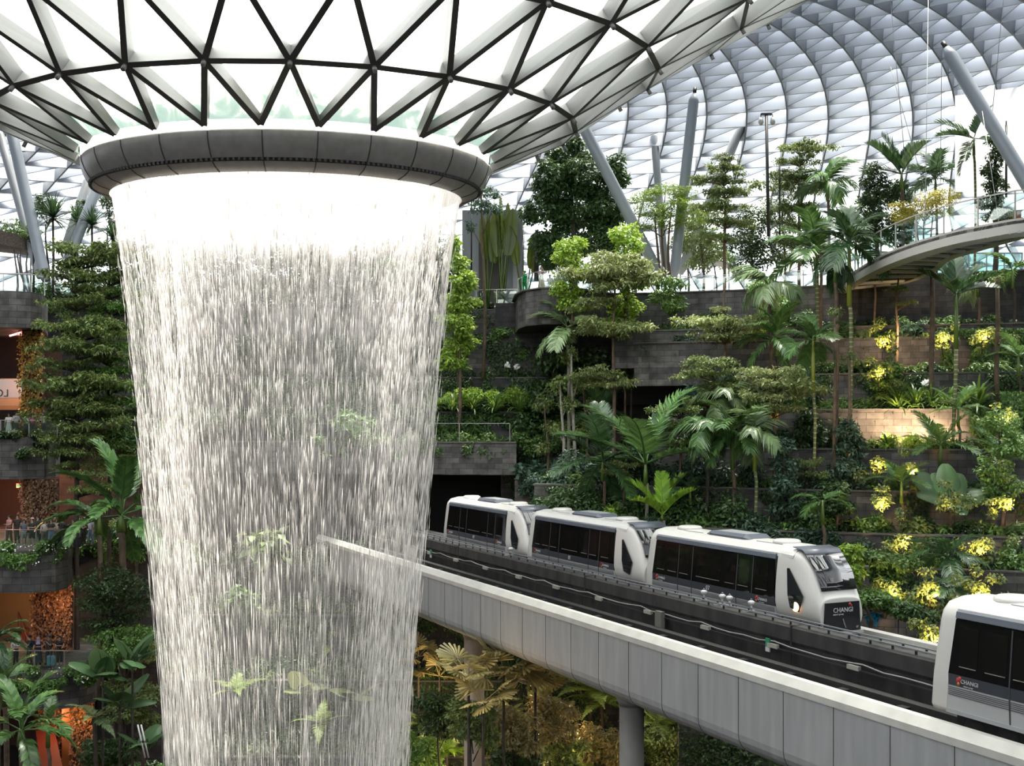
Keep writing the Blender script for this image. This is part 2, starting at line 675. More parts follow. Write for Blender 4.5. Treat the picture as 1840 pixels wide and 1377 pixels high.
# dome shell behind: triangular grid of deep pale blades
dome = bpy.data.objects.new('ceiling', None)
COL.objects.link(dome)
struct(dome, 'high glazed dome of pale curving steel blades over the garden', 'dome')
ND = 132
DST = 2 * PI / ND
rows = [6.0]
while rows[-1] < 14.95:      # rows spaced evenly along the profile
    s = rows[-1]
    p = prof(s)
    while s < 15 and (prof(s) - p).length < 2.2:
        s += .01
    rows.append(s)
jr = range(ND + 1)
ring_mb, dg1, dg2 = MB(), MB(), MB()
pt, inw = {}, {}
for i, s in enumerate(rows):
    for j in jr:
        th = DST * j + .045 * math.sin((s - 6) * 1.05)
        pt[i, j] = roof_s(th, s)
        inw[i, j] = inward(th, s)
for i in range(len(rows)):
    for j in jr:
        if (i, j + 1) in pt:
            fin(ring_mb, pt[i, j], pt[i, j + 1], inw[i, j], inw[i, j + 1], .09, 1.75)
        if i + 1 < len(rows):
            fin(dg1, pt[i, j], pt[i + 1, j], inw[i, j], inw[i + 1, j], .13, 1.8)
            if (i + 1, j + 1) in pt:
                fin(dg2, pt[i, j], pt[i + 1, j + 1], inw[i, j], inw[i + 1, j + 1], .07, 1.5)
ring_mb.build('ring_blades', M_steel_b, dome)
dg1.build('ribs', M_rib, dome)
dg2.build('diagonal_blades', M_steel_b, dome)
vs, fs = [], []
ths = [math.radians(2 * k) for k in range(181)]
srow = [6 + .25 * k for k in range(37)]
for s in srow:
    for th in ths:
        vs.append(roof_s(th, s))
nt_ = len(ths)
for a in range(len(srow) - 1):
    for b in range(nt_ - 1):
        fs.append((a * nt_ + b, a * nt_ + b + 1, (a + 1) * nt_ + b + 1, (a + 1) * nt_ + b))
MB().add(vs, fs, smooth=True).build('glazing', G_dome, dome)
# ------------------------------------------------------------------ waterfall
def droplet_normal(n, l, *shaders):
    g_ = n.new('ShaderNodeNewGeometry')
    ad_ = n.new('ShaderNodeVectorMath'); ad_.operation = 'ADD'; ad_.inputs[1].default_value = (0, 0, 1.1)
    no_ = n.new('ShaderNodeVectorMath'); no_.operation = 'NORMALIZE'
    l.new(g_.outputs['Normal'], ad_.inputs[0]); l.new(ad_.outputs[0], no_.inputs[0])
    for s_ in shaders:
        l.new(no_.outputs[0], s_.inputs['Normal'])


def watermat(name, scale_h, scale_v, lo, hi, gain):
    m = bpy.data.materials.new(name)
    nt, n, l, b = nodes_of(m)
    n.remove(b)
    uv = n.new('ShaderNodeUVMap')
    sep = n.new('ShaderNodeSeparateXYZ'); l.new(uv.outputs[0], sep.inputs[0])
    mp = n.new('ShaderNodeMapping')
    mp.inputs['Scale'].default_value = (scale_h, scale_v, 1)
    l.new(uv.outputs[0], mp.inputs['Vector'])
    t = n.new('ShaderNodeTexNoise'); t.inputs['Scale'].default_value = 1; t.inputs['Detail'].default_value = 3
    l.new(mp.outputs[0], t.inputs['Vector'])
    mr = n.new('ShaderNodeMapRange')
    mr.inputs['From Min'].default_value = lo; mr.inputs['From Max'].default_value = hi
    l.new(t.outputs['Fac'], mr.inputs['Value'])
    # broad veils
    mp2 = n.new('ShaderNodeMapping'); mp2.inputs['Scale'].default_value = (scale_h * .11, scale_v * .35, 1)
    l.new(uv.outputs[0], mp2.inputs['Vector'])
    t2 = n.new('ShaderNodeTexNoise'); t2.inputs['Scale'].default_value = 1; t2.inputs['Detail'].default_value = 2
    l.new(mp2.outputs[0], t2.inputs['Vector'])
    mr2 = n.new('ShaderNodeMapRange')
    mr2.inputs['From Min'].default_value = .35; mr2.inputs['From Max'].default_value = .65
    mr2.inputs['To Min'].default_value = .35; mr2.inputs['To Max'].default_value = 1.0
    l.new(t2.outputs['Fac'], mr2.inputs['Value'])
    mul = n.new('ShaderNodeMath'); mul.operation = 'MULTIPLY'
    l.new(mr.outputs[0], mul.inputs[0]); l.new(mr2.outputs[0], mul.inputs[1])
    # fresh water near the lip is a closed sheet; it breaks up as it falls (v = metres fallen)
    top = n.new('ShaderNodeValToRGB')
    top.color_ramp.interpolation = 'EASE'
    top.color_ramp.elements[0].position = 0.0; top.color_ramp.elements[0].color = (.72, .72, .72, 1)
    top.color_ramp.elements[1].position = 1.0; top.color_ramp.elements[1].color = (gain, gain, gain, 1)
    for pos, v in ((.03, .42), (.055, .18), (.2, gain * 1.0)):
        e_ = top.color_ramp.elements.new(pos); e_.color = (v, v, v, 1)
    dv = n.new('ShaderNodeMath'); dv.operation = 'MULTIPLY'; dv.inputs[1].default_value = 1 / 40.0
    l.new(sep.outputs['Y'], dv.inputs[0]); l.new(dv.outputs[0], top.inputs[0])
    # closed sheet share
    sh = n.new('ShaderNodeMapRange')
    sh.inputs['From Min'].default_value = .7; sh.inputs['From Max'].default_value = 2.1
    sh.inputs['To Min'].default_value = .42; sh.inputs['To Max'].default_value = 0
    j1 = n.new('ShaderNodeMath'); j1.operation = 'MULTIPLY_ADD'; j1.inputs[1].default_value = -9.0; j1.inputs[2].default_value = 4.5
    l.new(t.outputs['Fac'], j1.inputs[0])
    j2 = n.new('ShaderNodeMath'); j2.operation = 'MULTIPLY_ADD'; j2.inputs[1].default_value = -8.0; j2.inputs[2].default_value = 4.0
    l.new(t2.outputs['Fac'], j2.inputs[0])
    j3 = n.new('ShaderNodeMath'); j3.operation = 'ADD'
    l.new(j1.outputs[0], j3.inputs[0]); l.new(j2.outputs[0], j3.inputs[1])
    j4 = n.new('ShaderNodeMath'); j4.operation = 'ADD'
    l.new(j3.outputs[0], j4.inputs[0]); l.new(sep.outputs['Y'], j4.inputs[1])
    l.new(j4.outputs[0], sh.inputs['Value'])
    ad = n.new('ShaderNodeMath'); ad.operation = 'ADD'; ad.use_clamp = True
    l.new(mul.outputs[0], ad.inputs[0]); l.new(sh.outputs[0], ad.inputs[1])
    a1 = n.new('ShaderNodeMath'); a1.operation = 'MULTIPLY'
    l.new(ad.outputs[0], a1.inputs[0]); l.new(top.outputs[0], a1.inputs[1])
    # a slanting look through the curtain meets more drops: 1-(1-a)^(1/cos)
    g = n.new('ShaderNodeNewGeometry')
    dot = n.new('ShaderNodeVectorMath'); dot.operation = 'DOT_PRODUCT'
    l.new(g.outputs['Normal'], dot.inputs[0]); l.new(g.outputs['Incoming'], dot.inputs[1])
    ab = n.new('ShaderNodeMath'); ab.operation = 'ABSOLUTE'; l.new(dot.outputs['Value'], ab.inputs[0])
    mxm = n.new('ShaderNodeMath'); mxm.operation = 'MAXIMUM'; mxm.inputs[1].default_value = .07
    l.new(ab.outputs[0], mxm.inputs[0])
    inv = n.new('ShaderNodeMath'); inv.operation = 'DIVIDE'; inv.inputs[0].default_value = 1
    l.new(mxm.outputs[0], inv.inputs[1])
    om = n.new('ShaderNodeMath'); om.operation = 'SUBTRACT'; om.inputs[0].default_value = 1
    l.new(a1.outputs[0], om.inputs[1])
    pw = n.new('ShaderNodeMath'); pw.operation = 'POWER'
    l.new(om.outputs[0], pw.inputs[0]); l.new(inv.outputs[0], pw.inputs[1])
    al = n.new('ShaderNodeMath'); al.operation = 'SUBTRACT'; al.inputs[0].default_value = 1
    l.new(pw.outputs[0], al.inputs[1])
    df = n.new('ShaderNodeBsdfDiffuse'); df.inputs['Color'].default_value = (.93, .90, .87, 1)
    tl = n.new('ShaderNodeBsdfTranslucent'); tl.inputs['Color'].default_value = (.93, .90, .87, 1)
    droplet_normal(n, l, df)
    m1 = n.new('ShaderNodeMixShader'); m1.inputs[0].default_value = .35
    l.new(df.outputs[0], m1.inputs[1]); l.new(tl.outputs[0], m1.inputs[2])
    tr = n.new('ShaderNodeBsdfTransparent')
    m2 = n.new('ShaderNodeMixShader')
    l.new(al.outputs[0], m2.inputs[0]); l.new(tr.outputs[0], m2.inputs[1]); l.new(m1.outputs[0], m2.inputs[2])
    l.new(m2.outputs[0], n['Material Output'].inputs['Surface'])
    return m


# outline of the curtain: (height above the eye, half width in metres)
WPROF = [(9.3, 7.07), (8.6, 6.95), (7.6, 6.8), (6.0, 6.57), (4.2, 6.36), (2.2, 6.18), (0, 6.0), (-2.5, 5.78), (-5, 5.55),
         (-8, 5.27), (-11, 5.02), (-14, 4.85), (-18, 4.62), (-23, 4.4), (-29.6, 4.2)]
wz = np.array([p[0] for p in WPROF][::-1]); wr = np.array([p[1] for p in WPROF][::-1])


def wrad(z):
    return float(np.interp(z, wz, wr))


fall = thing('waterfall', 'tall round curtain of falling white water pouring from the ring collar', 'waterfall', (AX, AY, 0))


def curtain(k, mname, sh, sv, lo, hi, gain, nm):
    n = 180
    mb = MB()
    zz = np.interp(np.linspace(0, 1, 48), [0, .4, 1], [9.3, 2, -29.6])
    vs, fs, us = [], [], []
    for z in zz:
        r = wrad(z) * k
        for a in range(n + 1):
            vs.append(FI @ roof_pt(2 * PI * a / n, r, z))
    for i in range(len(zz) - 1):
        for a in range(n):
            fs.append((i * (n + 1) + a, i * (n + 1) + a + 1, (i + 1) * (n + 1) + a + 1, (i + 1) * (n + 1) + a))
            u0, u1 = a / n * 42 + k * 100, (a + 1) / n * 42 + k * 100
            v0, v1 = 9.3 - zz[i], 9.3 - zz[i + 1]
            us.append([(u0, v0), (u1, v0), (u1, v1), (u0, v1)])
    mb.add(vs, fs, us, smooth=True)
    o = mb.build(nm, watermat(mname, sh, sv, lo, hi, gain), fall)
    return o


curtain(1.0, 'outer_water', 15.0, .50, .42, .68, .12, 'outer_curtain')
curtain(.90, 'second_water', 11.0, .36, .42, .68, .13, 'second_curtain')
curtain(.80, 'third_water', 9.0, .30, .42, .68, .12, 'third_curtain')
curtain(.70, 'core_water', 8.0, .26, .42, .68, .07, 'core_curtain')

# separate falling threads of water, gathered in veils
g = np.random.default_rng(5)
NS = 140000
th = g.random(NS) * 2 * PI
z0 = 8.6 - 38 * g.random(NS) ** 1.3
kk = np.where(g.random(NS) < .85,   .62 + .38 * g.random(NS) ** .5, 1.0 + .03 * g.random(NS) ** 2)
low = np.clip((8 - z0) / 26, 0, 1)
veil = (np.sin(th * 19 + 3 * np.sin(th * 5) + z0 * .05) + np.sin(th * 47 + z0 * .11 + kk * 9) + np.sin(th * 83 - z0 * .17 + kk * 21) + .8 * np.sin(th * 9 + kk * 14)) / 3.8
puff = np.sin(z0 * 1.9 + th * 31 + kk * 17) * .5 + np.sin(z0 * .7 - th * 13) * .5
dens = .03 + .62 * (.5 + .5 * veil) ** 2.8 + .16 * puff * (1 - low)
dens *= .55 + .45 * (1 - low) + 2.2 * low * np.abs(np.sin(th)) ** 7        # fuller on the two flanks lower down
dens += .22 * low * np.abs(np.sin(th)) ** 6
keep = g.random(NS) < np.clip(dens, .01, 1)
th, z0, kk, low = th[keep], z0[keep], kk[keep], low[keep]
NS = len(th)
ln = .25 + .8 * g.random(NS) ** 2 + low * 1.8 * g.random(NS)
wd = (.007 + .014 * g.random(NS) ** 3) * (1 - .35 * low)
ry = g.random(NS) * PI
V = []
zt, zm, zb = z0, z0 - ln * .45, z0 - ln
rt, rm, rb_ = (np.interp(q, wz, wr) * kk for q in (zt, zm, zb))
V.append(np.stack([rt * np.sin(th), -SQ * rt * np.cos(th), CZ + zt], 1))
for c in range(3):
    ang = ry + c * 2 * PI / 3
    V.append(np.stack([rm * np.sin(th) + wd * np.cos(ang), -SQ * rm * np.cos(th) + wd * np.sin(ang), CZ + zm], 1))
V.append(np.stack([rb_ * np.sin(th), -SQ * rb_ * np.cos(th), CZ + zb], 1))
V = np.stack(V, 1).reshape(-1, 3)          # a spindle: tip, three round the middle, tip
base = np.arange(NS)[:, None] * 5
T = np.concatenate([base + np.array(q) for q in ([0, 1, 2], [0, 2, 3], [0, 3, 1], [4, 2, 1], [4, 3, 2], [4, 1, 3])], 0)
m = bpy.data.materials.new('water_thread')
nt, n, l, b = nodes_of(m)
n.remove(b)
df = n.new('ShaderNodeBsdfDiffuse'); df.inputs['Color'].default_value = (.93, .90, .87, 1)
tl = n.new('ShaderNodeBsdfTranslucent'); tl.inputs['Color'].default_value = (.93, .90, .87, 1)
droplet_normal(n, l, df)
m1 = n.new('ShaderNodeMixShader'); m1.inputs[0].default_value = .35; l.new(df.outputs[0], m1.inputs[1]); l.new(tl.outputs[0], m1.inputs[2])
tr = n.new('ShaderNodeBsdfTransparent')
m2 = n.new('ShaderNodeMixShader'); m2.inputs[0].default_value = .8
l.new(tr.outputs[0], m2.inputs[1]); l.new(m1.outputs[0], m2.inputs[2])
l.new(m2.outputs[0], n['Material Output'].inputs['Surface'])
o = put('water_threads', mesh_np('water_threads', V, T, m, True), fall)
o['kind'] = 'stuff'

# ------------------------------------------------------------------ guideway
U2 = Vector((.4353, -.9003, 0))      # along the track toward the near end
N2 = Vector((.9003, .4353, 0))       # across, away from the viewer
O2 = Vector((2.87, 54, 0))


def GP(s, t, z):
    return O2 + U2 * s + N2 * t + Vector((0, 0, z))


def sweep(profile, s0, s1, m, name, parent, closed=True, cuts=None, smooth=False):
    """Extrude a (t, z) outline along the track."""
    mb = MB()
    n = len(profile)
    vs = [GP(s0, t, z) for t, z in profile] + [GP(s1, t, z) for t, z in profile]
    fs, us = [], []
    acc = 0
    for i in range(n if closed else n - 1):
        j = (i + 1) % n
        L = math.dist(profile[i], profile[j])
        fs.append((i, j, n + j, n + i))
        us.append([(s0, acc), (s0, acc + L), (s1, acc + L), (s1, acc)])
        acc += L
    if closed:
        fs += [tuple(range(n - 1, -1, -1)), tuple(range(n, 2 * n))]
        us += [[(0, 0)] * n, [(0, 0)] * n]
    mb.add(vs, fs, us, smooth)
    return mb.build(name, m, parent)


def stainmat(name, base, dark, scale, lo=.35, hi=.7, rough=.6, joint=None):
    """Panels with streaks of grime running down."""
    m = bpy.data.materials.new(name)
    nt, n, l, b = nodes_of(m)
    tc = n.new('ShaderNodeUVMap')
    mp = n.new('ShaderNodeMapping'); mp.inputs['Scale'].default_value = scale
    l.new(tc.outputs[0], mp.inputs['Vector'])
    t = n.new('ShaderNodeTexNoise'); t.inputs['Scale'].default_value = 1; t.inputs['Detail'].default_value = 6
    l.new(mp.outputs[0], t.inputs['Vector'])
    r = n.new('ShaderNodeValToRGB')
    r.color_ramp.elements[0].position = lo; r.color_ramp.elements[0].color = (*dark, 1)
    r.color_ramp.elements[1].position = hi; r.color_ramp.elements[1].color = (*base, 1)
    l.new(t.outputs['Fac'], r.inputs[0])
    l.new(r.outputs[0], b.inputs['Base Color'])
    b.inputs['Roughness'].default_value = rough
    return m


M_panel = stainmat('grey_beam_panel', (0.33, 0.332, 0.335), (0.26, 0.265, 0.27), (2.2, .25, 1))
M_cope = mat('pale_beam_coping', (0.78, 0.76, 0.71), .6, noise=(1.2, .1))
M_median = stainmat('weathered_dark_concrete', (0.055, 0.054, 0.052), (0.010, 0.010, 0.010), (1.4, .5, 1), .35, .85, .8)
M_trough = mat('blackened_trough', (0.022, 0.021, 0.02), .8, noise=(1, .3))
M_railm = mat('worn_steel_rail', (0.30, 0.32, 0.35), .4, .3)
M_rust = mat('brown_running_strip', (0.075, 0.06, 0.048), .7, noise=(2, .3))
S0, S1 = -42.0, 38.0
beam = thing('guideway_beam', 'long grey elevated guideway beam with two train tracks crossing behind the waterfall', 'bridge', GP(0, 4.7, 18.17))
BI = beam.location.copy()


def bsweep(*a, **k):
    o = sweep(*a, **k)
    o.location = -BI
    return o


for o in [
    bsweep([(0, 20.75), (0, 18.6), (.04, 18.36), (.14, 18.17), (.3, 18.0), (.55, 17.86), (1.0, 17.75), (8.2, 17.75), (8.9, 17.95), (9.4, 18.5), (9.4, 20.75), (9.1, 20.75), (9.1, 20.15),
            (.4, 20.15), (.4, 20.75)], S0, S1, M_panel, 'box_girder', beam),
    bsweep([(-.03, 20.7), (-.03, 20.93), (.18, 21.2), (.5, 21.18), (.5, 20.7)], S0, S1, M_cope, 'near_coping', beam),
    bsweep([(9.55, 20.7), (9.55, 21.15), (9.5, 21.2), (9.05, 21.2), (9.0, 20.7)], S0, S1, M_cope, 'far_coping', beam),
    bsweep([(9.0, 20.15), (9.0, 20.72), (9.05, 20.72), (9.05, 20.15)], S0, S1, M_trough, 'far_inner_face', beam),
    bsweep([(.5, 20.15), (.5, 20.3), (9.0, 20.3), (9.0, 20.15)], S0, S1, M_trough, 'trough_floor', beam),
    bsweep([(3.85, 20.2), (3.75, 21.3), (3.62, 21.45), (3.62, 21.98), (3.7, 22.06), (4.35, 22.06), (4.45, 21.98), (4.45, 20.2)], S0, S1, M_median, 'median_wall', beam),
    bsweep([(.95, 20.3), (.95, 20.62), (1.35, 20.62), (1.35, 20.3)], S0, S1, M_railm, 'running_strip', beam),
    bsweep([(1.04, 20.6), (1.04, 20.635), (1.26, 20.635), (1.26, 20.6)], S0, S1, M_rust, 'worn_track', beam),
    bsweep([(2.9, 20.3), (2.9, 20.62), (3.3, 20.62), (3.3, 20.3)], S0, S1, M_trough, 'running_strip', beam),
    bsweep([(.80, 20.62), (.80, 20.74), (.90, 20.74), (.90, 20.62)], S0, S1, M_railm, 'power_rail', beam),
    bsweep([(1.42, 20.62), (1.42, 20.74), (1.52, 20.74), (1.52, 20.62)], S0, S1, M_railm, 'power_rail', beam),
    bsweep([(5.5, 20.3), (5.5, 20.62), (5.9, 20.62), (5.9, 20.3)], S0, S1, M_rust, 'running_strip', beam),
    bsweep([(7.5, 20.3), (7.5, 20.62), (7.9, 20.62), (7.9, 20.3)], S0, S1, M_rust, 'running_strip', beam),
    bsweep([(3.72, 22.2), (3.72, 22.25), (3.78, 22.25), (3.78, 22.2)], S0, S1, M_railm, 'cable_rail', beam),
    bsweep([(4.2, 22.2), (4.2, 22.25), (4.26, 22.25), (4.26, 22.2)], S0, S1, M_railm, 'cable_rail', beam),
    bsweep([(3.52, 21.02), (3.52, 21.07), (3.6, 21.07), (3.6, 21.02)], S0, S1, M_trough, 'cable_tray', beam),
]:
    pass
mb = MB()
s = S0
while s < S1:
    mb.bar(GP(s, 3.75, 22.05) - BI, GP(s, 3.75, 22.2) - BI, .05, .08)
    mb.bar(GP(s, 4.23, 22.05) - BI, GP(s, 4.23, 22.2) - BI, .05, .08)
    s += 1.1
mb.build('rail_brackets', M_black, beam)
mb = MB()
s = -36.0
while s < S1:                # joints of the outer panels
    pr = [(-.004, 20.72), (-.004, 18.6), (.036, 18.355), (.137, 18.163), (.3, 17.992), (.55, 17.852), (1.0, 17.742)]
    for (a, b), (c, d) in zip(pr, pr[1:]):
        p, q = GP(s, a, b) - BI, GP(s, c, d) - BI
        mb.bar(p, q, .022, .012, up=N2)
    s += 2.55
mb.build('panel_joints', M_black, beam)
mb = MB()
for s in (-22, -5.4, 11, 27.4):
    mb.bar(GP(s, 3.6, 20.3) - BI, GP(s, 3.6, 22.07) - BI, .06, .06)
    mb.bar(GP(s, 3.58, 22.07) - BI, GP(s, 4.48, 22.07) - BI, .06, .02)
mb.build('median_joints', M_black, beam)
# sagging pale cable along the median with its junction boxes
mb = MB()
pts, bx = [], []
s = -40.0
i = 0
while s < S1:
    pts.append(GP(s, 3.60 - .02 * (i % 2), 21.22 + (.07 if i % 5 == 0 else -.02 * (i % 3))) - BI)
    s += 1.0
    i += 1
mb.tube(pts, .028, 6)
mb.build('pale_cable', mat('pale_cable', (.5, .5, .48), .6), beam)
M_box = mat('pale_box', (.5, .48, .42), .6)
for k in range(16):
    s = -36 + k * 4.6
    MB().box(GP(s, 3.52, 21.12) - BI, (.6, .14, .16), Matrix.Rotation(math.atan2(U2.y, U2.x), 3, 'Z')).build('junction_box', M_box, beam)
for s, z, w, h, m in ((1.9, 20.95, .5, .75, mat('grey_cabinet', (.22, .215, .19), .6)), ):
    MB().box(GP(s, 3.45, z) - BI, (w, .22, h), Matrix.Rotation(math.atan2(U2.y, U2.x), 3, 'Z')).build('switch_cabinet', m, beam)
M_sign_g = mat('green_sign', (.03, .35, .17), .5)
for s in (-26.5, 9.7):
    q = MB().box(GP(s, 3.5, 21.2) - BI, (.26, .05, .34), Matrix.Rotation(math.atan2(U2.y, U2.x), 3, 'Z')).build('green_sign', M_sign_g, beam)
    MB().box(GP(s, 3.5, 20.93) - BI, (.26, .05, .18), Matrix.Rotation(math.atan2(U2.y, U2.x), 3, 'Z')).build('white_plate', M_white, beam)
mb = MB()
s = -40.0
while s < S1:
    for t in (1.65, 2.6):
        mb.box(GP(s, t, 20.42) - BI, (.4, .25, .26), Matrix.Rotation(math.atan2(U2.y, U2.x), 3, 'Z'))
    s += 2.9
mb.build('rail_clamps', M_black, beam)

M_pier = mat('grey_pier', (0.32, 0.315, 0.30), .7, noise=(.8, .1))
M_pier_w = mat('buff_pier', (0.58, 0.46, 0.36), .7, noise=(.8, .1))
for px, t, rad, mm, nm in ((1135, 1.75, .56, M_pier, 'round grey pier under the near end of the guideway beam'),
                           (852, 2.0, .60, M_pier_w, 'buff pier under the guideway beam beside the waterfall')):
    k = (px - CX) / F
    a = O2 + N2 * t
    s = (k * a.y - a.x) / (U2.x - k * U2.y)
    p = GP(s, t, 0)
    q = thing('guideway_pier', nm, 'pier', p, 0)
    MB().tube([(0, 0, 0), (0, 0, 17.28)], rad, 28).build('shaft', mm, q)
    MB().tube([(0, 0, 17.25), (0, 0, 17.74)], [rad * 1.02, rad * 1.35], 28).build('capital', mm, q)
# ------------------------------------------------------------------ trains
M_body = mat('white_train_paint', (0.92, 0.90, 0.86), .3)
M_silver = mat('silver_train_panel', (0.62, 0.625, 0.63), .35)
M_slate = mat('slate_train_band', (0.065, 0.072, 0.09), .3)
M_gutter = mat('blue_grey_gutter', (0.14, 0.16, 0.20), .35)
M_wband = mat('black_window_band', (0.008, 0.008, 0.009), .08)
M_pane = mat('dark_window_pane', (0.012, 0.011, 0.010), .03, spec=.6)
M_joint = mat('grey_door_seal', (.06, .063, .07), .5)
M_sill = mat('bright_window_sill', (.30, .29, .27), .4)
M_line = mat('dark_joint', (0.02, 0.02, 0.022), .6)
M_shield = mat('dark_windshield', (0.025, 0.027, 0.032), .02, spec=1.0)
M_nose_dark = mat('dark_nose_panel', (0.018, 0.018, 0.022), .3)
M_roofbox = mat('roof_unit_top', (0.50, 0.51, 0.53), .4)
M_reflect = mat('warm_reflection', (1, .75, .5), .4, emit=((1, .55, .25), 3.0))  # orange reflection on the train glass, given a glow of its own
M_text = mat('white_lettering', (.85, .85, .85), .5)
M_red = mat('red_emblem', (.6, .04, .04), .5)
M_orange = mat('orange_emblem', (.8, .25, .05), .5)
M_under = mat('black_bogie', (0.012, 0.012, 0.012), .8)


def loft_x(xs, sections, cap=True):
    """Skin equal (y, z) outlines at stations xs."""
    mb = MB()
    n = len(sections[0])
    vs = [(x, y, z) for x, s in zip(xs, sections) for y, z in s]
    fs = []
    for i in range(len(xs) - 1):
        for k in range(n):
            k2 = (k + 1) % n
            fs.append((i * n + k, i * n + k2, (i + 1) * n + k2, (i + 1) * n + k))
    if cap:
        fs.append(tuple(range(n - 1, -1, -1)))
        fs.append(tuple(range((len(xs) - 1) * n, len(xs) * n)))
    return mb.add(vs, fs)


TEXT_CACHE = {}


def text_obj(body, size, m, parent, loc, rot, name='lettering'):
    key = (body, size, m.name)
    if key not in TEXT_CACHE:
        c = bpy.data.curves.new(name, 'FONT')
        c.body = body
        c.size = size
        c.extrude = .006
        c.resolution_u = 3
        c.align_x = 'CENTER'
        c.align_y = 'CENTER'
        t = bpy.data.objects.new(name, c)
        COL.objects.link(t)
        me = bpy.data.meshes.new_from_object(t.evaluated_get(bpy.context.evaluated_depsgraph_get()))
        me.materials.clear()
        me.materials.append(m)
        bpy.data.objects.remove(t)
        bpy.data.curves.remove(c)
        TEXT_CACHE[key] = me
    o = put(name, TEXT_CACHE[key], parent, loc)
    o.rotation_euler = rot
    return o


def side_y(z):
    """Half width of the car body at height z (leans in above the waist)."""
    return float(np.interp(z, [0, .15, 1.2, 2.8, 3.05], [1.30, 1.38, 1.40, 1.26, 1.2]))


XB, XF, XT = 0.0, 10.35, 12.75


def emblem(parent, x, z, sgn, s=1.0):
    y = sgn * (side_y(z) + .02)
    rot = (PI / 2, 0, 0 if sgn < 0 else PI)
    e = parent
    mb = MB()
    for (dx, dz, r, a) in ((-.30, .03, .10, 0), (-.24, .09, .08, .5)):
        mb.tube([(x + dx * s, y, z + dz * s), (x + dx * s, y + sgn * .012, z + dz * s)], r * s, 10)
    mb.build('emblem', M_red, e)
    MB().tube([(x - .3 * s, y, z - .1 * s), (x - .3 * s, y + sgn * .013, z - .1 * s)], .06 * s, 10).build('emblem', M_orange, e)
    text_obj('CHANGI', .2 * s, M_text, e, (x + .17 * s, y, z), rot)
    text_obj('airport group', .075 * s, M_text, e, (x + .12 * s, y, z - .14 * s), rot)


